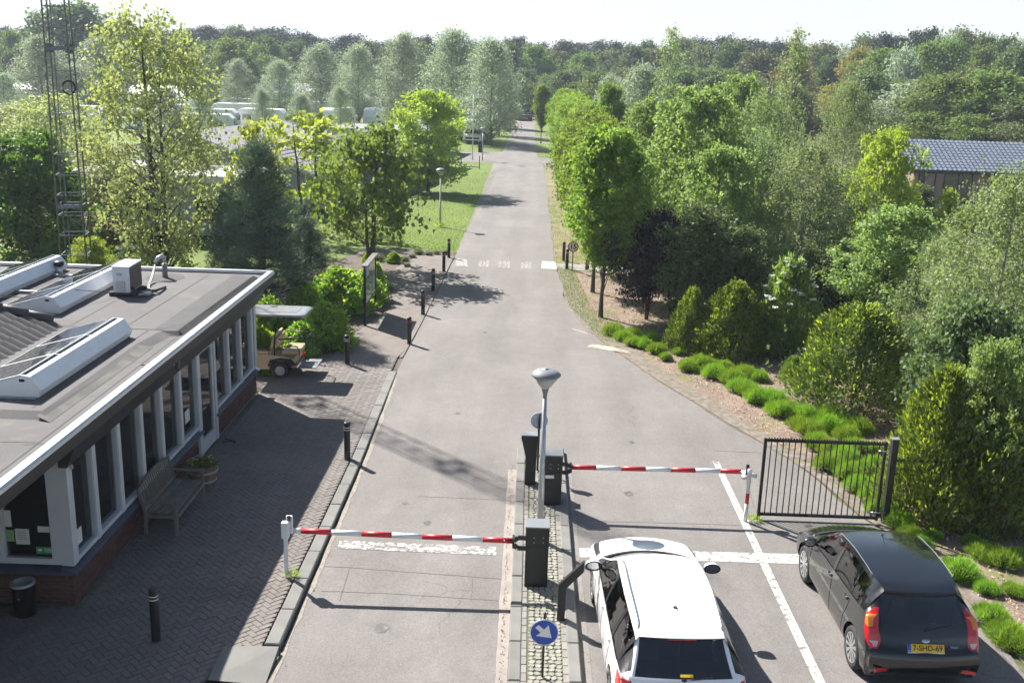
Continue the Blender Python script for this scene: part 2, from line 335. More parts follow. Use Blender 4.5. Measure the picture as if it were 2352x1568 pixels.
def sheet(name, P, z, m, kind='structure'):
    mb = MB(); n = len(P)
    a = sum(P[i][0]*P[(i+1)%n][1]-P[(i+1)%n][0]*P[i][1] for i in range(n))
    if a < 0: P = P[::-1]
    Q = []
    for p in P:
        if not Q or math.dist(p, Q[-1]) > .02: Q.append(tuple(p))
    if math.dist(Q[0], Q[-1]) < .02: Q.pop()
    tris = tessellate_polygon([[Vector((x, y, 0)) for x, y in Q]])
    def up_(t_):
        (x0,y0),(x1,y1),(x2,y2) = (Q[i] for i in t_); return (x1-x0)*(y2-y0)-(x2-x0)*(y1-y0)
    tris = [t_ if up_(t_) > 0 else t_[::-1] for t_ in tris if abs(up_(t_)) > 1e-7]
    ar = sum(up_(t_) for t_ in tris)/2; pa = abs(sum(Q[i][0]*Q[(i+1)%len(Q)][1]-Q[(i+1)%len(Q)][0]*Q[i][1] for i in range(len(Q))))/2
    if abs(ar-pa) > .01*pa: print('SHEETAREA', name, ar, pa)
    me = bpy.data.meshes.new(name); me.from_pydata([(x, y, z) for x, y in Q], [], tris); me.materials.append(m); me.update()
    o = link(name, me)
    if kind: o['kind'] = kind
    return o
gp = [(-900,-300),(900,-300),(900,1500),(-900,1500)]
sheet('ground', gp, -.03, M['forestfloor'])
def wob(P, amp=.05, step=.7, seed=3):
    r = random.Random(seed); out = []
    for i in range(len(P)-1):
        a, b = P[i], P[i+1]; n = max(1, int(math.dist(a, b)/step))
        for k in range(n): out.append((a[0]+(b[0]-a[0])*k/n+r.uniform(-amp, amp), a[1]+(b[1]-a[1])*k/n))
    return out+[P[-1]]
left_edge = [(-3.16,-6),(-3.18,11.9),(-3.14,19),(-3.30,25.8),(-3.2,30.7),(-3.0,42.3)]+[G(1101.8,453),G(1133.8,373.5)]
left_far = [G(1153.8,349.6),G(1167,322.9),G(1184.5,284.2)]
right_near = [(7.6,-6),(7.3,10),(7.02,12.6),(7.0,14.4),(6.75,16.3),(6.2,17.6),(5.84,19.7),(4.94,21.95),(3.4,25.8),(1.87,30.6),(1.38,34),(1.17,41.4)]+[G(1259.2,453),G(1248.5,381.6)]
right_far = [G(1233.9,358.9),G(1229.8,322.9),G(1228.5,281.6)]
road_poly = wob(left_edge[:6], .012)+wob(left_edge[5:], .05)+left_far+[right_far[2]]+right_far[:2][::-1]+wob(right_near, .05)[::-1]
sheet('road', road_poly, .004, M['asphalt'])
# side roads at the crossing and the square at the far end
sheet('side_road', [(-60,84),(-60,87.5),(-18,91),(left_far[0][0]+.2, left_far[0][1]),(left_edge[-1][0]+.2,left_edge[-1][1]),(-18,84.5)], -.004, M['asphalt'])
sheet('side_road', [(right_near[-1][0]-.2,right_near[-1][1]),(right_far[0][0]-.2,right_far[0][1]-1),(14,89),(14,85)], -.006, M['asphalt'])
sheet('side_road', [(-7.5,143),(-7.5,145.5),(1.5,146.5),(1.5,144)], -.006, M['asphalt'])
sheet('brick_square', [(-4.0,145.8),(-3.2,172),(3.6,172),(2.2,146.6)], -.012, mat('far_brick_paving', (.21,.16,.14), .9, scale=.8))
for k, yy in enumerate((99, 107.5, 117, 127)):
    sheet('parking_strip', [(.4,yy),(.4,yy+2.2),(4,yy+2.6),(4,yy+.2)], -.008, M['asphalt'])
# lawns
sheet('lawn', [(-3.0,43.4)]+[(p[0]+.1,p[1]) for p in left_edge[6:]]+[(-60,84),(-60,40),(-22,30),(-9.5,32),(-8.2,38),(-7.0,43.6),(-4.6,44)], -.012, M['lawn'])
sheet('lawn', [(left_far[0][0]+.1,left_far[0][1]),(left_far[1][0]+.1,left_far[1][1]),(left_far[2][0]+.1,143),(-75,143),(-75,88),(-18,91.2)], -.014, M['lawn'])
sheet('lawn', [(.2,92),(.2,144),(7,144),(7,92)], -.016, M['lawn'])
sheet('lawn', [G(1870,420),G(2000,420),G(2010,380),G(1870,380)], -.01, M['lawn'])
sheet('gravel_track', [G(1860,450),G(2010,450),G(2010,423),G(1860,423)], -.011, M['dry'])
sheet('lawn', [G(380,630),G(520,640),G(520,560),G(380,560)], -.008, M['lawn'])
# beds
sheet('planting_bed', [(-3.3,24.6),(-3.1,43.3),(-5,49),(-24,49),(-24,23.8)], -.018, M['soil'])
sheet('planting_bed', [(7.5,-6),(7.2,12),(6.9,16),(5.9,19.7),(3.4,25.8),(1.8,30.7),(1.2,41.3),(9,42),(26,34),(26,-6)], -.02, M['mulch'])
sheet('verge', [(1.1,41),(1.0,60),G(1245,384),(3.8,83),(5,42)], -.010, M['dry'])
sheet('verge', wob([(7.35,4),(7.1,12.6),(7.05,14.4),(6.82,16.3),(6.3,17.6),(5.9,19.7),(5.0,22),(3.47,25.8),(1.95,30.6),(1.4,34),(1.25,41)], .02)+
      wob([(7.75,4),(7.45,12.6),(7.35,14.4),(7.0,16.6),(6.6,18.0),(6.2,20.0),(5.3,22.4),(3.9,26.2),(2.4,31.0),(1.95,34),(1.7,41)], .1)[::-1], -.004, M['edging'])
sheet('footpath', [G(1279,603),G(1430,612),(10,43.0),(10,41.2),G(1415,630),G(1281,616)], .002, mat('concrete_path', (.23,.22,.205), .9, scale=2))
# ------------------------------------------------------------------ brick pavement in herringbone
PZ = .085
def PZf(y): return float(np.interp(y, [12.4, 19.5], [.085, .028]))
pav = [(-12,4),(-12,13.28),(-6.38,13.28),(-6.38,23.6),(-9.6,24.6),(-9.6,26.4),(-5.0,27.0),(-3.45,27.0),(-3.45,12.35),(-3.95,12.35),(-4.05,4)]
mb = MB()
for ya, yb, xa, xb in ((4,12.35,-12,-4.05),(4,12.35,-4.05,-3.95),(12.35,13.28,-12,-3.45),(13.28,19.5,-6.38,-3.45),(19.5,23.6,-6.38,-3.45),(23.6,27.0,-9.6,-3.45)):
    za, zb = PZf(ya)-.011, PZf(yb)-.011; mb.add([(xa,ya,za),(xb,ya,za),(xb,yb,zb),(xa,yb,zb)], [(0,1,2,3)])
base_p = struct('pavement', mb, M['sand'])
BW = .1*.95
def pv_mesh(k): return chamfer_block(.2*.95-.006, BW-.006, .03, .005)
items = []; rr = random.Random(5); ca, sa = math.cos(PI/4), math.sin(PI/4); w_ = BW
for i in range(-330, 330):
    for j in range(-160, 160):
        for (cx, cy, rz) in ((1.0, .5, 0), (.5, 2.0, PI/2)):
            a = (cx + i + 2*j)*w_; b_ = (cy + i - 2*j)*w_
            x = a*ca - b_*sa - 4.9; y = a*sa + b_*ca + 14
            if not (-9.7 < x < -3.4 and 8.5 < y < 27.0) or not in_view((x,y,0), 30) or (x < -6.4 and 13.25 < y < 23.7): continue
            if inpoly(x-.05, y, pav) and inpoly(x+.07, y, pav) and not (x < -6.33 and 13.2 < y < 23.7): items.append(((x, y, PZf(y)+rr.uniform(-.004,.003)), rz+PI/4+rr.uniform(-.02,.02), 0, None))
pieces('paving_brick', items, M['paver'], base_p, pv_mesh)
# footway continues flush beyond the kerb; bricks too small to tell there
M['paverfar'] = mat('far_clay_paving', (.155,.135,.12), .9, var=.12, scale=2, fine=.2, fscale=28, dirt=((.115,.095,.08), 1.2, .56))
sheet('footway', [(-3.32,27.0),(-3.22,30.7),(-3.05,42.4),(-4.7,42.8),(-5.3,38),(-4.35,33),(-5.1,29),(-5.2,27.0)], .006, M['paverfar'])
mb = MB(); mb.add([(-5.2,26.9,.03),(-3.45,26.9,.03),(-3.32,27.9,.004),(-5.2,27.9,.004)], [(0,1,2,3)]); struct('paving_ramp', mb, M['paverfar'])
# kerb on the left: stones
kb = MB(); kb.bx(-3.41,-3.215,12.4,19,-.02,.02); kerb = struct('kerb', kb, M['mortar'])
items = []
y = 12.42; k = 0
while y < 25.4:
    L_ = .93; xk = -3.31 + (-.10)*max(0, (y-19)/7)
    items.append(((xk, y+L_/2, PZf(y+.46)+.018+rr.uniform(-.004,.004) - max(0,(y-23.5))*.012), rr.uniform(-.004,.004) + (.015 if y > 19 else 0), 0, None)); y += L_+.012
def kb_mesh(k): return chamfer_block(.21, .93, .14, .018)
pieces('kerb_stone', items, M['concrete'], kerb, kb_mesh)
# dropped kerb ramp and slabs by the entrance
r_ = MB(); r_.add([(-3.95,12.35,PZ),(-3.42,12.35,PZ+.02),(-3.2,12.35,PZ+.022),(-3.2,11.6,.012),(-3.95,11.6,.05)], [(0,4,3,2,1)]); r_.add([(-3.2,12.35,PZ+.022),(-3.2,12.35,0),(-3.2,11.6,.01)], [(0,2,1)])
struct('kerb_ramp', r_, M['concrete'])
items = [((-3.62, 11.33-.48*i, .03), 0, 0, None) for i in range(6)]
slab = sheet('slab_row_bed', [(-4.02,8),(-3.2,8),(-3.2,11.6),(-4.02,11.6)], -.002, M['sand'])
pieces('paving_slab', items, M['concrete'], slab, lambda k: chamfer_block(.80, .465, .05, .008))
# concrete gutter strip with litter along the left side of the island and litter at the kerbs
sheet('gutter', [(-.245,8)]+wob([(-.245,8),(-.235,19.2)], .012, .4)+[(-.06,19.2),(-.085,8)], .010, mat('gutter_concrete', (.27,.24,.215), .9, var=.15, scale=3, dirt=((.14,.10,.075), 4, .6)))
sheet('gutter', wob([(.905,8),(.89,19.2)], .004, .5)+[(1.03,19.2),(1.06,8)], .009, mat('gutter_grey', (.19,.178,.165), .9, var=.15, scale=3, dirt=((.16,.14,.12), 4, .6)))
sheet('gutter', wob([(-3.16,11.2),(-3.16,19),(-3.27,25)], .01, .5)+wob([(-3.11,11.2),(-3.08,19),(-3.2,25)], .025, .3)[::-1], .009, mat('gutter_litter', (.24,.215,.185), .9, var=.2, scale=8, dirt=((.2,.18,.12), 6, .55)))
# patches and seams in the tarmac
def strip(name, pts, wd, z, m):
    mb = MB(); L_ = []; R_ = []
    for i, p in enumerate(pts):
        a = pts[max(i-1,0)]; b = pts[min(i+1,len(pts)-1)]; d = Vector((b[0]-a[0], b[1]-a[1])).normalized(); n = Vector((-d.y, d.x))*wd/2
        L_.append((p[0]+n.x, p[1]+n.y, z)); R_.append((p[0]-n.x, p[1]-n.y, z))
    k = len(pts); mb.add(L_+R_, [(i, i+k, i+1+k, i+1) for i in range(k-1)]); return mb
sm = MB()
def seam(*uv): 
    pts = [G(u, v) for u, v in uv]; q = []
    for i in range(len(pts)-1):
        n = max(2, int(math.dist(pts[i], pts[i+1])/.12))
        for k in range(n): q.append((pts[i][0]+(pts[i+1][0]-pts[i][0])*k/n+rr.uniform(-.006,.006), pts[i][1]+(pts[i+1][1]-pts[i][1])*k/n+rr.uniform(-.006,.006)))
    q.append(pts[-1]); s = strip('s', q, .014, .0075, None); sm.add(s.v, s.f)
seam((737,1300),(800,1303),(960,1315),(1160,1330)); seam((738,1357),(900,1363),(1150,1380)); seam((803,1305),(780,1380)); seam((1085,1325),(1082,1380)); seam((960,1140),(1160,1148))
seam((1640,1035),(1750,1040)); seam((1310,1195),(1700,1206)); seam((1700,1060),(1742,1195))
o = link('asphalt_joints', sm.mesh('asphalt_joints', mat('tar_joint', (.12,.113,.108), .9))); o['kind'] = 'structure'
pl = sheet('concrete_patch', [G(1697,1193),G(1731,1194),G(1736,1206),G(1702,1205)], .008, M['concrete'])
def blot(cx_, cy_, rx, ry, rot, z, m, seed):
    r_b = random.Random(seed); P = []
    for k in range(40):
        a = 2*PI*k/40; q = 1+.22*math.sin(3*a+seed)+.12*math.sin(7*a+seed*2)+r_b.uniform(-.09,.09); x = math.cos(a)*rx*q; y = math.sin(a)*ry*q; P.append((cx_+x*math.cos(rot)-y*math.sin(rot), cy_+x*math.sin(rot)+y*math.cos(rot)))
    sheet('sand_spill', P, z, m)
gx_, gy_ = G(1392,800); blot(gx_, gy_, .62, .22, -.5, .0095, mat('sand_fringe', (.33,.29,.235), .95, var=.15, scale=6, dirt=(A, 7, .46)), 2); blot(gx_+.0, gy_+.02, .42, .15, -.5, .0115, mat('spilled_sand', (.46,.40,.28), .95, var=.15, scale=7, dirt=((.33,.29,.24), 8, .52)), 5)
gx_, gy_ = G(1333,761); blot(gx_, gy_, .35, .07, -.9, .0095, mat('sand_pale', (.30,.275,.25), .95, var=.15, scale=6, dirt=(A, 8, .5)), 3)
oil = mat('oil_stain', (.075,.07,.066), .6, var=.2, scale=8, dirt=(A, 9, .50))
for k, (x, y, r0) in enumerate(((-1.9,13.1,.10),(-1.6,16.6,.07),(-2.1,17.4,.05),(2.1,18.2,.09),(2.4,21.0,.06),(5.2,17.0,.07),(-1.5,22.5,.06),(2.9,10.9,.05),(-1.2,30,.08))):
    r_b = random.Random(k); sheet('oil_stain', [(x+math.cos(q)*r0*r_b.uniform(.7,1.3), y+math.sin(q)*r0*r_b.uniform(.8,1.7)) for q in np.linspace(0,2*PI,14)[:-1]], .0082, oil)
# painted markings
def mark(P, m=None, z=.0085): sheet('road_marking', P, z, m or M['paint'])
mark([(-2.98,15.50),(-3.0,15.80),(-.36,15.76),(-.34,15.46)], M['paint'])
mark([(1.02,15.5),(1.02,15.83),(4.82,15.90),(4.80,15.54)], M['paint2'])
mark([(3.99,20.02),(4.12,20.02),(4.19,8),(4.04,8)], M['paint2'], .0125)
for (u0,u1,k) in ((1048,1072,M['paint']),(1245,1277,M['paint2'])): mark([G(u0,594+(u0-1050)*.03),G(u1,595+(u1-1050)*.03),G(u1+2,612+(u1-1050)*.03),G(u0-2,611+(u0-1050)*.03)], k)
for u0 in (1100,1109,1117,1146,1156,1165,1197,1206,1215): mark([G(u0,597+(u0-1050)*.03),G(u0+6,597+(u0-1050)*.03),G(u0+6,612+(u0-1050)*.03),G(u0-1,612+(u0-1050)*.03)], M['paintw'])
# ------------------------------------------------------------------ traffic island
IX0, IX1, IY0, IY1, IZ = -.07, .90, 6.0, 19.95, .10
isl = []
for k in range(13):
    a = PI*k/12; isl.append(((IX0+IX1)/2+math.cos(a)*(IX1-IX0)/2, IY1-.5+math.sin(a)*.5))
isl += [(IX0, IY0), (IX1, IY0)]
mb = MB(); mb.prism([(x*.995+.002, y) for x, y in isl], -.02, IZ-.016); island = struct('traffic_island', mb, M['moss'])
items = []
for side in (0, 1):
    y = 8.0
    while y < IY1-.55:
        L_ = .93; x = IX0+.085 if side == 0 else IX1-.085; items.append(((x, y+L_/2, IZ+.012+rr.uniform(-.004,.003)), rr.uniform(-.003,.003), 0, None)); y += L_+.012
pieces('kerb_stone', items, M['concrete'], island, lambda k: chamfer_block(.17, .93, .14, .015))
cur = MB()
R0, R1 = .485, .32; cx_ = (IX0+IX1)/2; n = 16
for k in range(n):
    a0, a1 = PI*k/n+.015, PI*(k+1)/n-.015
    P = [(cx_+math.cos(a)*r, IY1-.5+math.sin(a)*r*1.02) for a, r in ((a0,R0),(a1,R0),(a1,R1),(a0,R1))]; cur.prism(P, 0, IZ+.01)
part('kerb_stone', cur, M['concrete'], island, label='curved end of the kerb')
items = []
for x in (.13, .705):
    y = 8.1
    while y < IY1-.6: items.append(((x, y, IZ-.004+rr.uniform(-.003,.003)), PI/2, 0, None)); y += .198
pieces('paving_brick', items, mat('grey_kerb_brick', (.2,.188,.17), .85, var=.15, rnd=.12, fine=.15), island, lambda k: chamfer_block(.19, .085, .06, .006))
items = []; y = 8.0; row = 0
def cobble_mesh(k):
    r = random.Random(k); b = MB(); lx = .104; ly = .089; h = .05
    P = []
    for i in range(8):
        a = 2*PI*(i+.5)/8; q = .5*(1+.12*r.uniform(-1,1)); ex = max(abs(math.cos(a)), abs(math.sin(a))); P.append((math.cos(a)/ex*q*lx*.98*(.93 if i%1==0 else 1), math.sin(a)/ex*q*ly*.98))
    vs = [(x, y, -h) for x, y in P]+[(x, y, -.012) for x, y in P]+[(x*.88, y*.86, r.uniform(-.002,.003)) for x, y in P]
    fs = [(i,(i+1)%8,(i+1)%8+8,i+8) for i in range(8)]+[(i+8,(i+1)%8+8,(i+1)%8+16,i+16) for i in range(8)]+[tuple(range(16,24))]
    return b.add(vs, fs)
while y < IY1-.35:
    x0, x1 = .19, .655; x = x0 + (0 if row % 2 else -.02); dx = [rr.uniform(.075,.125) for _ in range(6)]; s_ = sum(dx[:5]); dx = [q*(x1-x0)/s_ for q in dx[:5]]
    x = x0
    for q in dx:
        items.append(((x+q/2, y+rr.uniform(-.006,.006), IZ-.002+rr.uniform(-.006,.004)), rr.uniform(-.07,.07), rr.randint(0,5), (q/.104*1.0, rr.uniform(.95,1.08), 1))); x += q
    y += .092; row += 1
pieces('cobblestone', items, M['cobble'], island, cobble_mesh)
# ================================================================== RECEPTION BUILDING
WX, Y0, Y1 = -6.4, 13.3, 23.45
B = thing('reception_building', 'flat roofed brick reception building with tall white framed windows at the left', 'building', (0,0,0))
mb = MB(); mb.bx(-9.6,WX-.012,Y0+.012,19.18,.0,.60); mb.bx(-9.6,WX-.012,20.12,Y1-.012,.0,.60); mb.bx(-24,-9.5,Y0+.012,Y1-.012,0,2.5)
part('wall', mb, M['mortar'], B)
mb = MB(); mb.bx(-9.4,WX-.3,Y1-.3,Y1-.02,.6,2.6); part('end_wall', mb, M['brick'], B)
# inside
mb = MB(); mb.bx(-9.45,WX-.25,Y0+.25,Y1-.35,.08,.10); part('interior_floor', mb, mat('interior_carpet', (.05,.045,.045), .9), B)
mb = MB(); mb.bx(-9.49,-9.42,Y0+.2,Y1-.3,.1,2.5); mb.bx(-9.4,-7.0,18.4,18.5,.1,2.5); part('interior_wall', mb, mat('interior_plaster', (.16,.14,.12), .9), B)
mb = MB(); mb.bx(-8.2,-7.2,13.9,17.4,.1,.95); mb.bx(-8.3,-7.1,13.8,17.5,.95,1.0); mb.bx(-9.3,-8.9,14,18,.1,1.9); part('counter', mb, mat('interior_wood', (.10,.06,.035), .5), B)
# bricks
items = []; bl, bh = .2, .0665
def br_mesh(k): return MB().bx(-.014,.0,-(.095 if k == 0 else .0425),(.095 if k == 0 else .0425),-.0275,.0275)
def course(ya, yb, c):
    y = ya; first = True; out = []
    while y < yb-.03:
        L_ = (.1 if (first and c % 2) else .2); L_ = min(L_, yb-y); out.append((y+L_/2, 0 if L_ > .15 else 1)); y += L_; first = False
    return out
for c in range(8):
    z = .095+c*bh
    for ya, yb in ((Y0, 19.15), (20.15, Y1)):
        for y, k in course(ya, yb, c): items.append(((WX+rr.uniform(-.001,.003), y, z), 0, k, None))
    for y, k in course(-9.4, WX-.0, c+1): items.append(((y, Y0+rr.uniform(-.003,.001), z), -PI/2, k, None))
pieces('brick', items, M['brick'], B, br_mesh)
# sill slabs
mb = MB()
for ya, yb in ((Y0-.09, 19.17), (20.13, Y1+.08)):
    mb.add([(WX-.12,ya,.70),(WX+.10,ya,.615),(WX+.10,ya,.585),(WX-.12,ya,.585),(WX-.12,yb,.70),(WX+.10,yb,.615),(WX+.10,yb,.585),(WX-.12,yb,.585)], [(0,3,2,1),(4,5,6,7),(0,1,5,4),(1,2,6,5),(2,3,7,6),(3,0,4,7)])
part('sill_slab', mb, M['sill'], B)
mb = MB(); mb.add([(-9.5,Y0+.12,.70),(WX-.12,Y0+.12,.70),(WX-.12,Y0-.09,.62),(-9.5,Y0-.09,.62),(-9.5,Y0-.09,.59),(WX-.12,Y0-.09,.59)], [(0,3,2,1),(3,4,5,2)]); part('sill_slab', mb, M['sill'], B)
# window wall: posts every metre
posts = [13.28,14.2,15.15,16.12,17.06,18.06,19.1,20.17,21.16,22.1,23.06]
ZB, ZT = .70, 2.33; XF = WX+.05; XB = WX-.13
def frame_rect(ya, yb, za, zb, wd=.07):
    m_ = MB(); m_.bx(XB+.03,XF-.012,ya,yb,za,za+wd); m_.bx(XB+.03,XF-.012,ya,yb,zb-wd,zb); m_.bx(XB+.03,XF-.014,ya,ya+.014,za,zb); m_.bx(XB+.03,XF-.014,yb-.014,yb,za,zb); return m_
for i in range(len(posts)):
    y = posts[i]; wd = .12 if i else .17
    p = MB(); p.bx(XB, XF, y-(.0 if i == 0 else wd/2), y+wd if i == 0 else y+wd/2, ZB if i not in (6,7) else .09, ZT); part('window_post', p, M['whiteframe'], B)
for i in range(len(posts)-1):
    ya, yb = posts[i]+(.17 if i == 0 else .06), posts[i+1]-.06
    if i == 6: continue
    wn = part('window', frame_rect(ya, yb, ZB, ZT), M['whiteframe'], B)
    g_ = MB(); g_.bx(WX-.05,WX-.04,ya,yb,ZB+.07,ZT-.07); part('pane', g_, M['glass'], wn)
p = MB(); p.bx(XB,XF,Y1-.2,Y1-.05,ZB,ZT); p.bx(XB+.03,XF-.01,23.12,Y1-.2,ZB,ZB+.07); part('window_post', p, M['whiteframe'], B)
# near face window
p = MB(); p.bx(-9.4,XB,Y0-.0,Y0+.14,ZB,ZB+.09); p.bx(-9.4,XB,Y0,Y0+.14,ZT-.06,ZT+.04); p.bx(WX-.26,XB,Y0-.02,Y0+.15,ZB+.09,ZT); p.bx(-7.42,-7.34,Y0,Y0+.14,ZB+.09,ZT)
wn = part('window', p, M['whiteframe'], B, label='window in the near end wall with notices stuck inside')
g_ = MB(); g_.bx(-9.4,WX-.27,Y0+.06,Y0+.07,ZB+.09,ZT-.06); part('pane', g_, M['glass'], wn)
def noticeX(xa, xb, za, zb, m=None):  q = MB(); q.bx(xa,xb,Y0+.05,Y0+.055,za,zb); return part('notice', q, m or M['paper'], wn)
noticeX(-7.20,-7.0,.98,1.22); noticeX(-7.335,-7.24,1.25,1.5); noticeX(-7.335,-7.22,1.02,1.2, mat('green_card', (.25,.4,.2), .6)); noticeX(-6.87,-6.70,1.18,1.27)
q = noticeX(-6.92,-6.675,.84,.95, mat('green_sticker', (.03,.22,.07), .4))
hb = MB(); hp = [(math.sin(t)**3*.032, (13*math.cos(t)-5*math.cos(2*t)-2*math.cos(3*t)-math.cos(4*t))/16*.03) for t in np.linspace(0, 2*PI, 24, endpoint=False)]
hb.add([(-6.865+x, Y0+.048, .9+z) for x, z in hp], [tuple(range(24))]); part('heart_mark', hb, M['signw'], B)
for k in range(3):
    lb = MB(); lb.bx(-6.80,-6.70+.01*k,Y0+.047,Y0+.048,.92-.022*k,.927-.022*k); part('text_line', lb, M['signw'], B)
for k in range(5):
    lb = MB(); lb.bx(-7.17,-7.04,Y0+.047,Y0+.048,1.18-.03*k,1.186-.03*k); part('text_line', lb, M['ink'], B)
# notices on the long side and door
q = MB(); q.bx(WX-.036,WX-.034,13.62,13.78,.86,1.1); q.bx(WX-.036,WX-.034,18.45,18.72,1.0,1.25); part('notice', q, M['paper'], B)
d = MB(); ya, yb = 19.18, 20.09; d.bx(WX-.05,WX+.03,ya,ya+.09,.09,2.27); d.bx(WX-.05,WX+.03,yb-.09,yb,.09,2.27); d.bx(WX-.05,WX+.03,ya+.09,yb-.09,.09,.36); d.bx(WX-.05,WX+.03,ya+.09,yb-.09,2.16,2.27)
door = part('door', d, M['whiteframe'], B); g_ = MB(); g_.bx(WX-.015,WX-.005,ya+.09,yb-.09,.36,2.16); part('pane', g_, M['glass'], door)
h = MB(); h.tube([(WX+.03,ya+.045,1.05),(WX+.08,ya+.045,1.05),(WX+.08,ya+.17,1.05)], .011, 8); part('handle', h, M['galv'], door, True)
for z in (.5,1.2,2.0): h = MB(); h.box((WX+.036, yb-.02, z), (.012,.02,.1)); part('hinge', h, M['galv'], door)
# blinds in the far windows
bl_ = MB()
for k in range(26): bl_.bx(WX-.20,WX-.16,22.2,23.2,.85+k*.055,.857+k*.055)
for k in range(26): bl_.bx(WX-.20,WX-.16,21.25,22.0,.85+k*.055,.857+k*.055)
part('blind', bl_, mat('blind_slat', (.45,.5,.5), .5), B)
# fascia: sloping board above the windows, then the roof edge with its trim
fa = MB()
fa.add([(-6.03,Y0-.1,2.86),(-6.30,Y0-.1,2.24),(-6.30,Y1+.02,2.24),(-6.03,Y1+.3,2.86),(-6.42,Y0-.1,2.24),(-6.42,Y0-.1,2.86),(-6.42,Y1+.02,2.24),(-6.42,Y1+.3,2.86)],
       [(0,1,2,3),(1,4,6,2),(0,5,4,1),(3,2,6,7),(4,5,7,6)])
fa.bx(-24,-6.42,Y1-.02,Y1+.02,2.3,2.86); fa.add([(-24,Y1+.02,2.3),(-6.42,Y1+.02,2.3),(-6.03,Y1+.3,2.86),(-24,Y1+.3,2.86)], [(0,1,2,3)]); part('fascia', fa, M['fascia'], B)
ed = MB(); ed.bx(-6.04,-6.01,5.0,Y1+.31,2.68,2.90); ed.bx(-24,-6.04,Y1+.28,Y1+.31,2.68,2.90); ed.bx(-24,-6.04,5.0,Y0-.1,2.66,2.70); part('roof_edge', ed, M['fascia'], B)
tr = MB(); tr.bx(-6.10,-5.985,5.0,Y1+.335,2.90,2.965); tr.bx(-5.985,-5.965,5.0,Y1+.335,2.885,2.93); tr.bx(-24,-6.10,Y1+.225,Y1+.335,2.90,2.965); part('roof_trim', tr, M['alu'], B)
# roof sheets: low gutter zone, raised deck with sloping edge, darker strip
rf = MB(); rf.bx(-24,-6.09,5.0,Y1+.24,2.70,2.885); part('roof', rf, M['roof'], B)
ZR = 2.885; ZD = 2.965
def slope_poly(P, Q, z0, z1, m):   # deck polygon P (top) with foot polygon Q
    b = MB(); n = len(P); b.add([(x,y,z1) for x,y in P], [tuple(range(n))]); 
    b.add([(x,y,z1) for x,y in P]+[(x,y,z0) for x,y in Q], [(i, i+n, (i+1)%n+n, (i+1)%n) for i in range(n)]); return b
P = [(-24,13.5),(-6.72,13.5),(-6.73,17.05),(-6.62,18.0),(-6.33,18.05),(-6.28,23.1),(-24,23.3)]
Q = [(-24,13.32),(-6.55,13.32),(-6.5,17.2),(-6.4,17.9),(-6.27,17.95),(-6.22,23.3),(-24,23.45)]
P = P[::-1]; Q = Q[::-1]; P = P[::-1]; Q = Q[::-1]
part('raised_deck', slope_poly(P, Q, ZR-.01, ZD, None), M['roof'], B)
b = MB(); b.add([(-6.78,18.12,ZD+.004),(-6.34,18.12,ZD+.004),(-6.29,23.05,ZD+.004),(-6.75,23.1,ZD+.004)], [(0,1,2,3)]); b.add([(-6.331,18.05,ZD+.001),(-6.235,18.05,ZR+.002),(-6.20,23.2,ZR+.002),(-6.281,23.1,ZD+.001)], [(0,1,2,3)]); part('roof_strip', b, M['roofd'], B)
b = MB(); b.add([(-6.735,13.35,ZD-.02),(-6.5,13.25,ZR+.004),(-6.47,17.2,ZR+.004),(-6.70,17.05,ZD-.012)], [(0,1,2,3)]); part('roof_strip', b, mat('damp_bitumen', (.105,.10,.093), .9, var=.3, scale=3, dirt=((.07,.068,.04), 2.5, .55)), B)
sm = MB()
def rl(a, b_, z, wd=.012): s = strip('s', [a, b_], wd, z, None); sm.add(s.v, s.f)
for x in (-7.35,-8.35,-9.35,-10.4,-11.4,-12.5): rl((x,18.2),(x+.05,23.1), ZD+.005)
rl((-12,18.15),(-6.6,18.05), ZD+.006, .03); rl((-6.9,13.6),(-6.86,18), ZD+.005); rl((-7.9,13.6),(-7.9,18), ZD+.005); rl((-6.3,8),(-6.3,18), ZR+.004); rl((-6.18,8),(-6.16,18), ZR+.004)
for y in (10.3,12.4,14.4,16.2,17.6): rl((-6.45,y),(-6.11,y+.1), ZR+.005)
rl((-9,12.4),(-6.3,12.5), ZR+.004); rl((-9,11.0),(-6.3,11.1), ZR+.004); rl((-9.6,9.5),(-6.3,9.6), ZR+.004)
part('roof_seam', sm, mat('seam_tar', (.06,.057,.055), .9), B)  # roof seams laid as thin strips of dark tar
dr = MB(); dr.lathe([(.03,0),(.03,.012)], 10, (-6.27,16.1,ZR)); part('roof_drain', dr, M['black'], B)
b = MB(); b.lathe([(.42,0),(.42,.004)], 28, (-8.15,22.6,ZD)); part('roof_patch', b, M['roofd'], B)
# tiled hip end rising out of the flat roof
hp0 = Vector((-8.66,18.10,ZD+.10)); hp1 = Vector((-11.4,16.28,ZD+.10+2.74*math.tan(math.radians(24))))
hip = MB()
N_ = 8
for k in range(N_):
    a = hp0.lerp(hp1, k/N_); b_ = hp0.lerp(hp1, (k+1.08)/N_); hip.tube([a, b_], [.105,.088], 12)
part('ridge_tile', hip, M['tile'], B, True)
def roman(k):
    b = MB(); n = 9; P = []
    for j in range(2):
        row = []
        for i in range(n):
            t = i/(n-1); z = .035*(math.cos(t*2*PI)*-.5+.5)**.7; row.append((t*.235-.1175, -.33*j, z+(.0 if j else .028)))
        P.append(row)
    b.grid(P); P2 = [[(p[0], p[1], p[2]-.018) for p in P[1]], P[1]]; b.grid(P2); return b
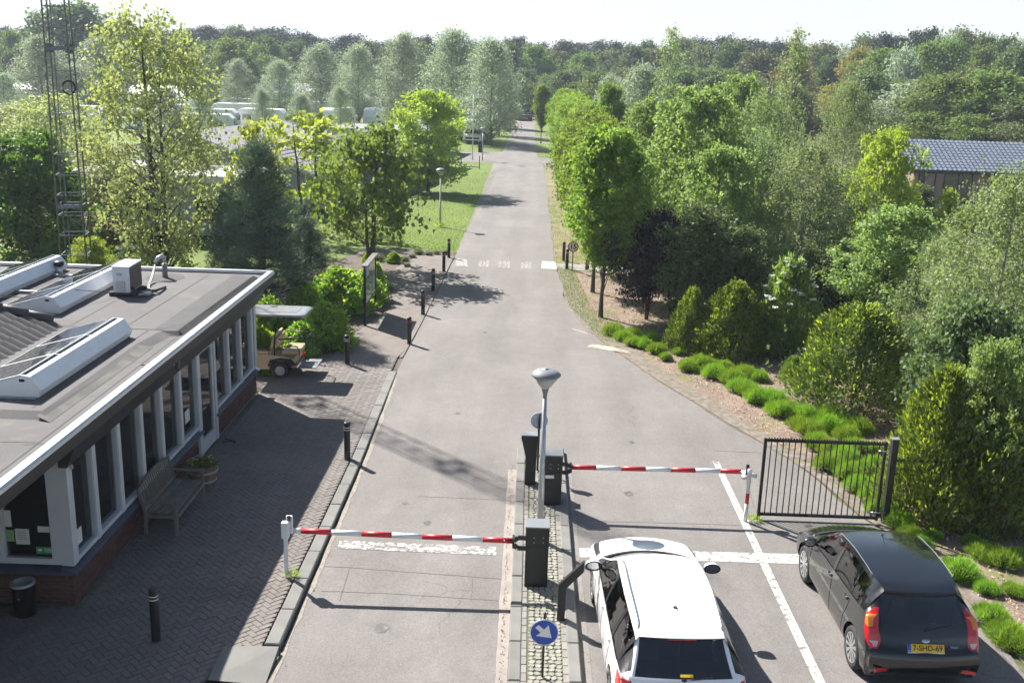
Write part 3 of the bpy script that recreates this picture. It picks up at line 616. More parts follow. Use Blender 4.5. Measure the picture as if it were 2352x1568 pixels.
# tiles laid on a plane that falls towards the camera; each a real curved tile
tl_items = []; pitch = math.radians(24)
tm = roman(0).mesh('roof_tile', M['tile'], True); cnt = 0
for r in range(9):
    for c in range(13):
        y = 18.0-.225*c; s = r*.30; x = -8.72-s*math.cos(pitch); z = ZD+.06+s*math.sin(pitch)
        if y > 18.0-s*.68: continue
        o = link('roof_tile', tm, B, (x-.02, y, z+.045)); o.rotation_euler = (pitch+rr.uniform(-.01,.01), 0, PI/2+rr.uniform(-.02,.02)); cnt += 1
tb = MB(); tb.add([(-8.74,15.0,ZD+.01),(-8.74,18.1,ZD+.01),(-11.5,16.2,ZD+.01+2.76*math.tan(pitch)),(-11.5,15.0,ZD+.01+2.76*math.tan(pitch))], [(0,1,2,3)]); part('tile_underlay', tb, M['black'], B)
tb = MB(); tb.add([(-8.74,18.1,ZD),(-8.74,18.15,ZD),(-13.5,18.15,ZD),(-11.5,16.2,ZD+2.76*math.tan(pitch))], [(0,1,2,3)]); part('tile_underlay', tb, M['tile'], B)
# ------------------------------------------------------------------ solar arrays
def solar(loc, n, label, wd=1.0):
    t = thing('solar_array', label, 'solar panels', loc, 0, 'solar arrays on the flat roof')
    H_ = .34; L_ = n; pw = .98
    for k in range(n):
        y0 = k*1.0+.01; y1 = y0+.98; f_ = MB()
        a = Vector((-wd, 0, .07)); b_ = Vector((-.12, 0, H_-.02)); nn_ = (b_-a).cross(Vector((0,1,0))).normalized()
        def q(u, yy, h=0): p_ = a.lerp(b_, u); return (p_.x+nn_.x*h, yy, p_.z+nn_.z*h)
        f_.add([q(0,y0),q(1,y0),q(1,y1),q(0,y1),q(0,y0,.03),q(1,y0,.03),q(1,y1,.03),q(0,y1,.03)], [(0,3,2,1),(4,5,6,7),(0,1,5,4),(1,2,6,5),(2,3,7,6),(3,0,4,7)])
        pf = part('solar_panel', f_, M['alu'], t)
        nx, ny = 6, 4; c_ = MB()
        for i in range(nx):
            for j in range(ny):
                u0, u1 = .02+.96*i/nx+.003, .02+.96*(i+1)/nx-.003; v0, v1 = y0+.02+.94*j/ny+.003, y0+.02+.94*(j+1)/ny-.003
                c_.add([q(u0,v0,.033),q(u1,v0,.033),q(u1,v1,.033),q(u0,v1,.033)], [(0,1,2,3)])
        part('cell', c_, M['cellm'], pf)
    g = MB(); g.bx(-.13,-.05,0,L_,H_-.09,H_-.05); part('gap_liner', g, M['black'], t)
    d_ = MB(); d_.add([(-.05,0,H_),(.03,0,H_-.01),(.17,0,.13),(.13,0,.02),(-.05,L_,H_),(.03,L_,H_-.01),(.17,L_,.13),(.13,L_,.02)], [(0,4,5,1)[::-1],(1,5,6,2)[::-1],(2,6,7,3)[::-1]]); part('wind_deflector', d_, M['white'], t)
    for yy in (0.0, L_-.004):
        s_ = MB(); s_.add([(-wd,yy,.02),(.13,yy,.02),(.17,yy,.13),(.03,yy,H_-.01),(-.05,yy,H_),(-.14,yy,H_-.02),(-wd,yy,.07)]+[(-wd,yy+.004,.02),(.13,yy+.004,.02),(.17,yy+.004,.13),(.03,yy+.004,H_-.01),(-.05,yy+.004,H_),(-.14,yy+.004,H_-.02),(-wd,yy+.004,.07)], [tuple(range(7)), tuple(range(13,6,-1))]+[(i,(i+1)%7,(i+1)%7+7,i+7) for i in range(7)]); part('side_plate', s_, M['white'], t)
    for yy in np.arange(.0, L_+.1, 1.0):
        r_ = MB(); r_.bx(-wd-.1,.1,yy-.03,yy+.03,-.0,.03); part('foot_rail', r_, M['galv'], t)
        r_ = MB(); r_.bx(-.14,-.02,yy+.02 if yy < .5 else yy-.03,yy+.04 if yy < .5 else yy-.01,H_-.05,H_+.003); part('clamp', r_, M['galv'], t)
    return t
M['cellm'] = mat('solar_cell', (.012,.014,.02), .16, spec=.8, var=.15, scale=3, coat=1)
solar((-7.12,13.98,ZD+.006), 3, 'white backed solar array nearest the front roof edge, below the tiled hip'); C.objects['solar_array'].scale = (1,1.17,1)
solar((-9.02,18.9,ZD+.006), 3, 'solar array in the middle of the roof, ending beside the air conditioner').scale = (1,1.25,1)
solar((-10.72,19.6,ZD+.006), 3, 'farthest left solar array, beside the black capped vent pipe').scale = (1,1.15,1)
# cross rails between the arrays
for y in (20.6, 22.3): 
    r_ = MB(); r_.bx(-10.6,-9.9,y-.04,y+.04,0,.05); tag(link('ballast_rail', r_.mesh('ballast_rail', M['galv']), None, (0,0,ZD+.01)), 'short steel ballast rail lying between the two far solar arrays', 'rail', 'ballast rails between the far solar arrays')
# ------------------------------------------------------------------ roof equipment
ac = thing('air_conditioner', 'cream outdoor air conditioning unit on dark feet on the flat roof', 'air conditioner', (-8.33,20.55,ZD), math.radians(3))
b = MB(); b.bx(-.17,.17,-.0,.8,.09,.62); bevel(part('casing', b, M['white'], ac), .012)
b = MB(); b.bx(-.18,.18,-.01,.81,.62,.64); part('top_panel', b, M['white'], ac)
b = MB(); b.bx(.171,.176,.03,.77,.11,.60); 
for k in range(16): b.bx(.176,.182,.03,.77,.125+k*.03,.132+k*.03)
part('grille', b, mat('coil_grille', (.12,.085,.075), .6), ac)
b = MB(); b.bx(-.1,.08,-.05,-.001,.12,.33); b.bx(-.08,.02,-.02,-.001,.45,.5); part('service_cover', b, mat('ivory_cover', (.5,.51,.5), .5), ac)
for y in (.1,.7): b = MB(); b.bx(-.28,.28,y-.05,y+.05,0,.09); part('foot', b, M['blackrub'], ac)
b = MB(); b.tube([(.18,.05,.2),(.3,.0,.12),(.45,.1,.06),(.6,.35,.08),(.62,.9,.03)], .03, 8); part('pipe', b, M['blackrub'], ac, True)
b = MB(); b.bx(.33,.55,.02,.2,.04,.09); part('bracket', b, M['galv'], ac)
vp = thing('cable_swan_neck', 'bent roof duct with insulated hoses on a dark round patch at the far roof edge', 'vent pipe', (-8.15,22.6,ZD))
b = MB(); b.lathe([(.06,0),(.06,.32)], 12); part('duct', b, M['pipe'], vp, True)
b = MB(); b.tube([(0,0,.3),(0,0,.42),(-.03,-.03,.5),(-.1,-.1,.46),(-.14,-.16,.36)], .05, 10); part('elbow', b, M['galv'], vp, True)
for q in (0,.03): b = MB(); b.tube([(-.14,-.16,.36),(-.12+q,-.5,.12),(-.05+q,-.9,.03),(.08+q,-1.3,.025),(.36+q,-1.55,.06)], .016, 6); part('hose', b, M['pipe'], vp, True)
vp = thing('vent_pipe', 'short vent pipe with a black cap between the far solar arrays', 'vent pipe', (-10.5,22.5,ZD))
b = MB(); b.lathe([(.07,0),(.07,.2)], 14); part('duct', b, M['alu'], vp, True); b = MB(); b.lathe([(.075,.2),(.11,.22),(.11,.3),(.05,.32)], 14); part('cap', b, M['black'], vp, True)
cb = MB(); cb.tube([(-8.5,20.5,ZD+.1),(-9.1,19.6,ZD+.35),(-9.4,18.9,ZD+.3),(-10.2,18.4,ZD+.5),(-12,18.0,ZD+.75)], .007, 5); tag(link('cable', cb.mesh('cable', M['blackrub'])), 'thin loose black cable running over the roof to the left', 'cable')
sc_ = thing('security_camera', 'small grey bullet camera on the dark fascia above the door', 'camera', (-6.14,17.15,2.62))
b = MB(); b.lathe([(.045,0),(.045,.03)], 12, (0,0,0), 0, Matrix.Rotation(PI/2, 3, 'Y')); part('mount', b, M['alu'], sc_, True)
b = MB(); b.tube([(.03,0,0),(.1,-.03,-.02)], .015, 8); b.tube([(.08,.03,-.0),(.13,-.16,-.05)], .038, 10); part('housing', b, mat('camera_grey', (.09,.095,.11), .4), sc_, True)
sc_ = thing('security_camera', 'tiny camera fixed at the top of the white corner post', 'camera', (-6.34,13.42,2.22))
b = MB(); b.bx(0,.02,-.03,.03,-.08,.04); part('mount', b, M['galv'], sc_); b = MB(); b.tube([(.02,0,0),(.12,.06,.02)], .03, 8); part('housing', b, M['black'], sc_, True)
# ================================================================== STREET FURNITURE
# bollards
def bollard_make(band, hgt=.80):
    t = thing('bollard', 'x', 'bollard', (0,0,0), 0, 'black bollards along the kerb and footway')
    b = MB(); b.lathe([(.063,0),(.063,hgt-.03),(.058,hgt-.008),(.045,hgt)], 18); part('post', b, M['black'], t, False)
    for z in (hgt-.12, hgt-.17):
        b = MB(); b.lathe([(.0645,z),(.0645,z+.014)], 18); part('reflective_band', b, M['signw'] if band == 'w' else M['red'], t)
    b = MB(); b.lathe([(.09,0),(.085,.012)], 14); part('foot_ring', b, M['sand'], t)
    return t
bw = bollard_make('w'); br = bollard_make('r')
lab = [((-4.9,12.42,PZ),'w','black bollard in the shade in front of the building corner, nearest the camera'),
 ((-3.50,19.39,.03),'w','black bollard on the kerb between the red and white barrier and the golf cart'),
 ((-4.68,26.1,.028),'w','black bollard with white bands right behind the golf cart'),
 ((-3.3,28.4,0),'r','black bollard with a red band in front of the shadow of the map board'),
 ((-3.28,32.0,0),'r','black bollard with a red band standing right of the map board'),
 ((-3.29,35.57,0),'w','black bollard with white bands in the tree shadow beside the road'),
 ((-3.21,39.08,0),'w','black bollard beside the left end of the crossing, second from the lawn'),
 ((-3.25,42.05,0),'w','black bollard at the corner of the lawn, farthest on the left'),
 ((1.60,40.46,0),'w','black bollard standing right behind the round speed sign'),
 ((1.52,42.2,0),'r','black bollard with red bands beyond the footpath opposite the crossing')]
done = set()
for loc, k, l in lab:
    src = bw if k == 'w' else br
    if k not in done: src.location = loc; src['label'] = l; done.add(k)
    else: dup(src, loc, rr.uniform(0,.5), l)
# barrier on the left lane
def arm(t, x0, x1, y, z0, z1, n=7, r=.043, first='red'):
    for k in range(n):
        a, b_ = k/n, (k+1)/n; m_ = MB()
        m_.tube([(x0+(x1-x0)*a, y, z0+(z1-z0)*a), (x0+(x1-x0)*b_, y, z0+(z1-z0)*b_)], r, 14)
        part('arm_segment', m_, M['red'] if k % 2 == 0 else M['white'], t, True)
def cabinet(t, x, y, w_, d_, h):
    b = MB(); b.bx(x-w_/2,x+w_/2,y,y+d_,0,h-.33); part('lower_housing', b, M['black'], t)
    b = MB(); b.bx(x-w_/2-.004,x+w_/2+.004,y-.004,y+d_+.004,h-.322,h-.02); part('upper_housing', b, M['black'], t)
    b = MB(); b.bx(x-w_/2-.012,x+w_/2+.012,y-.012,y+d_+.012,h-.02,h+.006); bevel(part('lid', b, M['grey'], t), .006)
    for q in (-.05,.09):
        for z in (h-.17,h-.25): b = MB(); b.lathe([(.011,0),(.008,.008)], 8, (x+q,y-.004,z), 0, Matrix.Rotation(PI/2,3,'X')); part('bolt', b, M['galv'], t)
t = thing('barrier', 'red and white boom barrier across the left lane, closed', 'barrier', (0,0,0))
cabinet(t, .30, 14.28, .35, .30, 1.09)
for s_, yy in ((1,14.28),(-1,14.52)):
    for z0 in (.80,): pass
b = MB()
for z in (.93,.76):
    yb = 14.24
    b.bar((.13,yb,z),(-.0,yb,z),.03,.07); b.bar((.0,yb,z),(-.055,yb,z-.05 if z>.9 else z+.05),.03,.07)
b.bx(-.08,-.045,14.2,14.36,.77,.92); part('arm_clamp', b, M['black'], t)
arm(t, -3.30, -.07, 14.30, .885, .845)
b = MB(); b.tube([(-3.42,14.30,.885),(-3.30,14.30,.885)], .04, 12); part('arm_end', b, M['white'], t, True)
b = MB(); b.lathe([(.012,0),(.012,.01)], 8, (-.2,14.256,.87), 0, Matrix.Rotation(PI/2,3,'X')); part('reflector', b, M['signw'], t)
t = thing('barrier_rest', 'white rest post with a catch head holding the left end of the near barrier', 'barrier post', (-3.56,14.36,PZf(14.36)))
b = MB(); b.bx(-.028,.028,-.022,.022,0,.66); part('post', b, M['white'], t)
b = MB(); b.prism([(-.055,-.05),(.055,-.05),(.055,.05),(-.055,.05)], .66, .93); bevel(part('head', b, M['white'], t), .015)
b = MB(); b.bx(.0,.10,.05,.10,.70,1.0); bevel(part('catch', b, M['white'], t), .015); b = MB(); b.bx(.025,.075,.02,.05,.93,1.01); part('catch_plate', b, M['black'], t)
for q in ((.04,.99),(.06,.99),(.05,.955)): b = MB(); b.lathe([(.006,0),(.006,.004)], 6, (q[0],.02,q[1]), 0, Matrix.Rotation(PI/2,3,'X')); part('screw', b, M['galv'], t)
# barrier on the right lane
t = thing('barrier', 'red and white boom barrier behind the white car, closed', 'barrier', (0,0,0))
cabinet(t, .60, 17.35, .33, .30, 1.06)
b = MB()
for z in (.92,.76): b.bar((.765,17.30,z),(.86,17.30,z),.03,.07); b.bar((.86,17.30,z),(.91,17.30,z-.05 if z>.9 else z+.05),.03,.07)
b.bx(.90,.935,17.26,17.42,.77,.91); part('arm_clamp', b, M['black'], t)
arm(t, .93, 4.06, 17.38, .835, .865, 7)
b = MB(); b.bx(.46,.62,17.335,17.345,.62,.68); part('label_plate', b, M['signw'], t)
b = MB(); b.tube([(4.06,17.38,.865),(4.12,17.38,.866)], .04, 12); part('arm_end', b, M['white'], t, True)
t = thing('barrier_rest', 'white rest post with one red band at the right end of the far barrier', 'barrier post', (4.09,17.13,.0))
b = MB(); b.lathe([(.08,0),(.08,.012)], 12); part('base', b, M['white'], t)
b = MB(); b.lathe([(.035,0),(.035,.36)], 14); b.lathe([(.035,.56),(.035,.90),(.042,.90),(.042,1.02),(.03,1.03)], 14); part('post', b, M['white'], t, True)
b = MB(); b.lathe([(.0355,.36),(.0355,.56)], 14); part('red_band', b, M['red'], t, True)
b = MB(); b.tube([(-.09,.24,.865),(.13,.05,.865)], .04, 12); b.bx(-.1,.02,.08,.26,.78,.84); part('fork', b, M['white'], t, True)
b = MB(); b.bx(-.06,-.01,.02,.07,.9,1.08); part('catch_plate', b, M['black'], t)
# reader column with a head that widens towards the lane
t = thing('reader_column', 'black card reader column with a wider sloping head on the island', 'reader column', (.2,18.3,IZ))
def xz_plate(P, y0, y1): 
    n = len(P); return MB().add([(x,y0,z) for x,z in P]+[(x,y1,z) for x,z in P], [tuple(range(n)), tuple(range(2*n-1,n-1,-1))]+[(i,(i+n),(i+1)%n+n,(i+1)%n) for i in range(n)])
b = xz_plate([(-.10,0),(.095,0),(.115,.98),(-.19,.98),(-.19,.93),(-.10,.55)], -.06,.14); part('housing', b, M['black'], t)
b = xz_plate([(-.19,.981),(.115,.981),(.115,1.0),(-.19,1.0)], -.07,.16); part('lid', b, M['grey'], t)
b = MB(); b.bx(-.197,-.19,-.02,.1,.82,.93); part('reader_panel', b, M['mirror'], t)
t = thing('intercom_post', 'black bent intercom post leaning over the right lane beside the white car', 'intercom post', (.66,13.35,IZ-.02))
b = xz_plate([(-.055,0),(.055,0),(.06,.53),(.30,.80),(.30,.96),(-.05,.58)], -.035,.035); part('post', b, M['black'], t)
b = xz_plate([(.302,.80),(.312,.80),(.312,.96),(.302,.96)], -.03,.03); part('reader_panel', b, M['mirror'], t)
# round signs
def sign_disc(t, z, r, face, rimm, back, nrm=-1, y=0):
    Rm = Matrix.Rotation(PI/2, 3, 'X')
    b = MB(); b.lathe([(r*.98,0),(r,.004),(r,.012),(r*.98,.016)], 40, (0,y+.008,z), 0, Rm); part('sign_plate', b, back, t)
    b = MB(); b.lathe([(r*.985,0),(r*.985,.001)], 40, (0,y-.009,z), 0, Rm); part('rim', b, rimm, t)
    b = MB(); b.lathe([(r*.93,0),(r*.93,.001)], 40, (0,y-.0105,z), 0, Rm); part('sign_face', b, face, t)
SPX, SPY = PY(1250,1451,11.85)[0], 11.85
t = thing('traffic_sign', 'round blue sign with a white arrow pointing down right, nearest the camera', 'traffic sign', (SPX,SPY,IZ))
zc = PY(1250,1451,11.85)[2]-IZ
b = MB(); b.lathe([(.016,0),(.016,zc+.24),(.02,zc+.24),(.02,zc+.262)], 12, (0,.03,0)); part('pole', b, M['black'], t, True)
sign_disc(t, zc, .187, M['blue'], M['signw'], M['galv'])
ar = [(-.115,.065),(-.075,.115),(-.005,.045),(.058,.108),(.10,-.10),(-.115,-.06),(-.045,.0)]
ar = [(-.118,.068),(-.078,.112),(-.004,.046),(.052,.112),(.098,-.072),(-.108,-.05),(-.046,.0)]
b = MB(); b.add([(x,-.0135,zc+z) for x, z in ar], [tuple(range(7))[::-1]]); part('arrow', b, M['signw'], t)
t = thing('traffic_sign', 'round 15 speed limit sign with a red rim on the right verge', 'traffic sign', (1.80,40.0,-.01))
zc = PY(1321,566,40)[2]; b = MB(); b.lathe([(.02,0),(.02,zc+.1)], 8, (0,.03,0)); part('pole', b, M['black'], t, True)
sign_disc(t, zc, .215, M['signw'], mat('sign_red', (.45,.06,.03), .4), M['galv'])
for o in t.children: pass
me = text_mesh('15', .27, M['ink'], depth=.001, bold=.008); o = link('numerals', me, t, (0,-.0125,zc)); o.rotation_euler = (PI/2,0,0)
for o in [o for o in C.objects if o.parent == t and o.name.startswith('sign_face')]: o.data.transform(Matrix.Translation((0,0,zc)) @ Matrix.Scale(.84,4) @ Matrix.Translation((0,0,-zc))); o.location = (0,-.0018,0)
t = thing('traffic_sign', 'grey back of a round sign on a black pole behind the reader column', 'traffic sign', (.345,19.0,IZ))
zc = PY(1240,966,19)[2]-IZ; b = MB(); b.lathe([(.022,0),(.022,zc+.16)], 10, (0,-.03,0)); part('pole', b, M['black'], t, True)
b = MB(); b.lathe([(.165,0),(.168,.004),(.168,.01),(.165,.014)], 36, (0,.014,zc), 0, Matrix.Rotation(PI/2,3,'X')); part('sign_plate', b, mat('sign_back_grey', (.5,.54,.56), .5), t)
for z in (-.07,.09): b = MB(); b.bx(-.085,.03,-.03,-.002,zc+z-.008,zc+z+.008); part('bracket', b, M['signw'], t)
# lamps
def lamp(loc, h, label, rp=.052, s=1.0, grp=None):
    t = thing('street_lamp', label, 'street lamp', loc, 0, grp)
    b = MB(); b.lathe([(rp,0),(rp,.9),(rp*.94,.92),(rp*.62,h-.50*s)], 16); part('pole', b, M['galv'] if s == 1 else M['lamppole'], t, True)
    b = MB(); b.bx(rp*.6,rp+.004,-.03,.03,.35,.75); b2 = MB(); b2.bx(-.03,.03,-rp-.003,-rp+.02,.4,.75); part('service_door', b2, M['galv'], t)
    b = MB(); b.lathe([(.03*s,h-.51*s),(.036*s,h-.42*s),(.055*s,h-.36*s),(.062*s,h-.33*s)], 20); part('collar', b, M['grey'], t, True)
    b = MB(); b.lathe([(.064*s,h-.33*s),(.225*s,h-.11*s)], 28); part('shade', b, M['lampglass'], t, True)
    b = MB(); b.lathe([(.232*s,h-.115*s),(.244*s,h-.10*s),(.243*s,h-.085*s),(.17*s,h-.025*s),(.09*s,h-.002*s),(.03*s,h),(.028*s,h+.012*s),(.02*s,h+.014*s)], 32); part('lid', b, M['grey'], t, True)
    return t
M['lampglass'] = mat('opal_lamp_shade', (.42,.42,.38), .3, var=.1, dirt=((.2,.19,.15), 12, .55)); M['lamppole'] = mat('pale_pole_paint', (.5,.51,.5), .5)
lamp((PY(1240,1210,15.9)[0],15.9,IZ), PY(1251,847,15.9)[2]-IZ, 'grey street lamp with a conical head on the traffic island')
lamp((-4.344,50.39,0), 2.85, 'pale street lamp standing alone on the lawn left of the road', .055, 1.001)
lamp((-4.02,86.98,0), 2.7, 'small distant street lamp at the road junction beside the camper van', .05, 1.0)
t = thing('flagpole', 'tall thin white pole with a white box on top at the junction', 'pole', (-4.86,87.1,0)); b = MB(); b.lathe([(.05,0),(.035,5.4)], 10); part('pole', b, M['white'], t, True)
b = MB(); b.bx(-.1,.1,-.1,.1,5.4,5.8); part('antenna_box', b, M['white'], t)
# ------------------------------------------------------------------ gate
gx0, gx1, gy = 4.35, 6.48, 17.27
t = thing('entrance_gate', 'black barred steel gate leaf standing open beside the right lane', 'gate', (0,0,0))
ZT_ = 1.50
b = MB(); b.bx(gx0-.025,gx0+.025,gy-.025,gy+.025,.0,ZT_+.06); b.bx(gx1-.025,gx1+.025,gy-.025,gy+.025,.06,ZT_+.06); b.bx(gx0+.025,gx1-.025,gy-.022,gy+.022,.08,.13); b.bx(gx0+.025,gx1-.025,gy-.022,gy+.022,ZT_,ZT_+.05); part('gate_frame', b, M['black'], t)
bars = None
for k in range(1, 20):
    x = gx0 + (gx1-gx0)*k/20
    if bars is None: bars = MB().bx(-.0085,.0085,-.0085,.0085,.13,ZT_).mesh('bar', M['black'])
    link('bar', bars, t, (x,gy,0))
b = MB()
for k in range(42): x = gx0+.06+(gx1-gx0-.12)*k/41; b.add([(x-.018,gy-.004,ZT_+.05),(x+.018,gy-.004,ZT_+.05),(x,gy,ZT_+.085),(x-.018,gy+.004,ZT_+.05),(x+.018,gy+.004,ZT_+.05)], [(0,1,2),(4,3,2),(1,4,2),(3,0,2)])
part('toothed_strip', b, M['black'], t)
for z in (.22,1.40): b = MB(); b.tube([(gx1-.12,gy-.03,z),(gx1+.13,gy-.03,z)], .012, 8); part('hinge', b, M['galv'], t, True)
t = thing('gate_post', 'thick square black gate post at the edge of the hedge', 'post', (6.66,17.33,0)); b = MB(); b.bx(-.055,.055,-.055,.055,-.05,1.60); part('post', b, M['black'], t); b = MB(); b.bx(-.062,.062,-.062,.062,1.60,1.62); part('cap', b, M['grey'], t)
t = thing('wire_fence', 'low dark wire fence running from the gate post into the shrubs', 'fence', (0,0,0)); b = MB(); b.bx(6.73,9.4,17.38,17.41,1.16,1.2); part('rail', b, M['black'], t)
b = MB()
for k in range(42): b.bar((6.78+k*.064,17.395,.05),(6.78+k*.064,17.395,1.16),.005,.005)
for z in np.arange(.2,1.15,.2): b.bar((6.74,17.395,z),(9.4,17.395,z),.006,.006)
part('wire_mesh', b, M['black'], t); b = MB(); b.bx(9.4,9.46,17.37,17.43,0,1.2); part('post', b, M['black'], t)
# ------------------------------------------------------------------ bench
t = thing('bench', 'weathered slatted teak bench with a curved back against the shaded windows', 'bench', (-6.22,16.35,PZf(16.35)), 0)
Lb = 1.42
for s_ in (-1,1):
    y = s_*Lb/2
    b = MB(); b.bar((.52,y,0),(.52,y,.58),.055,.05,up=(1,0,0)); part('leg', b, M['wood'], t)
    b = MB(); b.bar((.0,y,0),(.02,y,.40),.055,.05,up=(1,0,0)); b.bar((.02,y,.40),(-.09,y,.84),.055,.05,up=(1,0,0)); part('leg', b, M['wood'], t)
    b = MB(); b.bar((-.03,y,.605),(.56,y,.60),.06,.03); part('armrest', b, M['wood'], t)
    b = MB(); b.bar((.0,y,.35),(.52,y,.35),.03,.06); part('side_rail', b, M['wood'], t)
for k in range(8):
    b = MB(); b.bx(.045+k*.061,.045+k*.061+.05,-Lb/2-.01,Lb/2+.01,.395+(.004*((k-3.5)**2)*.3),.415+(.004*((k-3.5)**2)*.3)); part('seat_slat', b, M['wood'], t)
b = MB(); b.bx(.53,.555,-Lb/2,Lb/2,.32,.39); part('front_rail', b, M['wood'], t)
b = MB()
P = []
for k in range(13):
    u = k/12*2-1; P.append((-.085-.0, u*Lb/2, .80+.10*(1-u*u)))
for k in range(12): b.bar(P[k], P[k+1], .035, .06)
part('top_rail', b, M['wood'], t)
b = MB(); b.bar((.0,-Lb/2,.45),(.0,Lb/2,.45),.035,.05); part('lower_rail', b, M['wood'], t)
for k in range(17):
    u = (k+.5)/17*2-1; b = MB(); b.bar((.0,u*Lb/2*.97,.46),(-.078,u*Lb/2*.97,.785+.10*(1-u*u)),.012,.035,up=(0,1,0)); part('back_slat', b, M['wood'], t)
# ------------------------------------------------------------------ flower barrel
t = thing('flower_barrel', 'half oak barrel planted with small flowers beside the bench', 'planter', (-5.98,17.95,PZf(17.95)))
n = 22
sv = None
for k in range(n):
    a0, a1 = 2*PI*k/n+.012, 2*PI*(k+1)/n-.012; b = MB(); vs = []
    for z, r in ((0,.235),(.2,.275),(.38,.285)):
        for a in (a0,a1): vs.append((r*math.cos(a), r*math.sin(a), z))
    for z, r in ((.38,.262),(0,.215)):
        for a in (a0,a1): vs.append((r*math.cos(a), r*math.sin(a), z))
    b.add(vs, [(0,1,3,2),(2,3,5,4),(4,5,7,6),(6,7,9,8)]); part('stave', b, M['barrel'], t)
for z, r in ((.06,.252),(.24,.284),): b = MB(); b.lathe([(r,z),(r+.004,z+.035)], 28); part('hoop', b, M['galv'], t, True)
b = MB(); b.lathe([(.26,.33),(.26,.345)], 20); part('soil', b, M['terrac'], t)
M['flowleaf'] = leafmat('pansy_leaf', (.03,.07,.015), (.05,.1,.02), .2)
def leafblades(n, cf, size, asp, seed, up=.3, droop=0.):
    r = np.random.default_rng(seed); return r
r = np.random.default_rng(4); V = []; F = []
def quadleaf(mb, p, d, nrm, L_, W_):
    s_ = d.cross(nrm).normalized()*W_/2; mb.add([p-d*L_/2, p+s_, p+d*L_/2, p-s_], [(0,1,2,3)])
b = MB()
for k in range(420):
    a = r.uniform(0,2*PI); q = math.sqrt(r.uniform(0,1))*.30; d = Vector((r.normal(),r.normal(),r.normal()*.5+.2)).normalized(); quadleaf(b, Vector((q*math.cos(a),q*math.sin(a),.36+.1*(1-(q/.3)**2)+r.uniform(-.03,.03))), d, Vector((r.normal()*.5,r.normal()*.5,1)).normalized(), .055, .035)
part('flower_foliage', b, M['flowleaf'], t)
for nm, cc, cnt in (('yellow',(.8,.6,.02),9),('orange',(.75,.2,.04),11),('mauve',(.3,.22,.6),9),('white',(.75,.75,.7),6)):
    mm = mat('petal_'+nm, cc, .6)
    for k in range(cnt):
        a = r.uniform(0,2*PI) if nm != 'mauve' else r.uniform(1.8,3.2); q = math.sqrt(r.uniform(.1,1))*.28; b = MB(); p = Vector((q*math.cos(a),q*math.sin(a),.40+.1*(1-(q/.3)**2)+r.uniform(.0,.03)))
        pts = [(p.x+.022*math.cos(i*PI/5)*(1 if i%2==0 else .72), p.y+.022*math.sin(i*PI/5)*(1 if i%2==0 else .72), p.z) for i in range(10)]; b.add(pts+[(p.x,p.y,p.z-.012)], [tuple(range(10))]+[((i+1)%10,i,10) for i in range(10)]); part('blossom', b, mm, t)
# litter bin under the near window, small things on the paving
t = thing('litter_bin', 'dark cylindrical litter bin below the near window in the shade', 'litter bin', (-6.98,13.0,PZ)); b = MB(); b.lathe([(.15,0),(.16,.45),(.165,.46)], 22); part('body', b, M['black'], t, True)
b = MB(); b.lathe([(.168,.46),(.168,.49),(.12,.50),(.12,.485)], 22); part('rim', b, M['galv'], t, True); b = MB(); b.lathe([(.02,0),(.02,.01)], 8, (.0,-.155,.3)); part('lock', b, M['galv'], t)
t = thing('boot_scraper', 'small black metal scraper on the paving beside the door', 'scraper', (-6.1,20.05,.028)); b = MB(); b.bar((-.12,-.06,.05),(.15,.0,.05),.02,.02); b.bar((-.12,.12,.05),(.15,.0,.05),.02,.02); b.bar((-.1,-.05,0),(-.1,-.05,.06),.02,.02); b.bar((.12,.0,0),(.12,.0,.06),.02,.02); part('frame', b, M['black'], t)
# ------------------------------------------------------------------ map board
t = thing('map_board', 'site map board in a black frame on two posts facing the road', 'notice board', (-4.87,30.3,0)); LB = 2.1
for y in (0,LB): b = MB(); b.bx(-.035,.035,y-.035,y+.035,0,1.83); part('post', b, M['black'], t)
b = MB(); b.bx(-.03,.03,.035,LB-.035,.62,.68); b.bx(-.09,.09,-.05,LB+.05,1.83,1.87); part('frame', b, mat('board_cap', (.13,.12,.115), .6), t)
m, tt_, bb, N, L = _m('site_map_print'); tc = N('ShaderNodeTexCoord'); vo = N('ShaderNodeTexVoronoi'); vo.inputs['Scale'].default_value = 5; L(tc.outputs['Object'], vo.inputs[0]); cr = N('ShaderNodeValToRGB'); bw_ = N('ShaderNodeRGBToBW'); L(vo.outputs['Color'], bw_.inputs[0]); L(bw_.outputs[0], cr.inputs[0])
cr.color_ramp.elements[0].color = (.10,.22,.06,1); cr.color_ramp.elements[1].color = (.22,.35,.42,1); e = cr.color_ramp.elements.new(.5); e.color = (.16,.30,.10,1); e = cr.color_ramp.elements.new(.8); e.color = (.4,.42,.3,1); cr.color_ramp.interpolation = 'CONSTANT'; L(cr.outputs[0], bb.inputs['Base Color']); bb.inputs['Roughness'].default_value = .12
b = MB(); b.bx(-.01,.012,.05,LB-.05,.70,1.80); part('map_panel', b, m, t)
for (ya,yb,za,zb) in ((.15,.75,1.45,1.72),(1.5,1.95,.8,1.2)): b = MB(); b.bx(.0125,.014,ya,yb,za,zb); part('legend', b, mat('legend_print', (.25,.4,.5), .3), t)
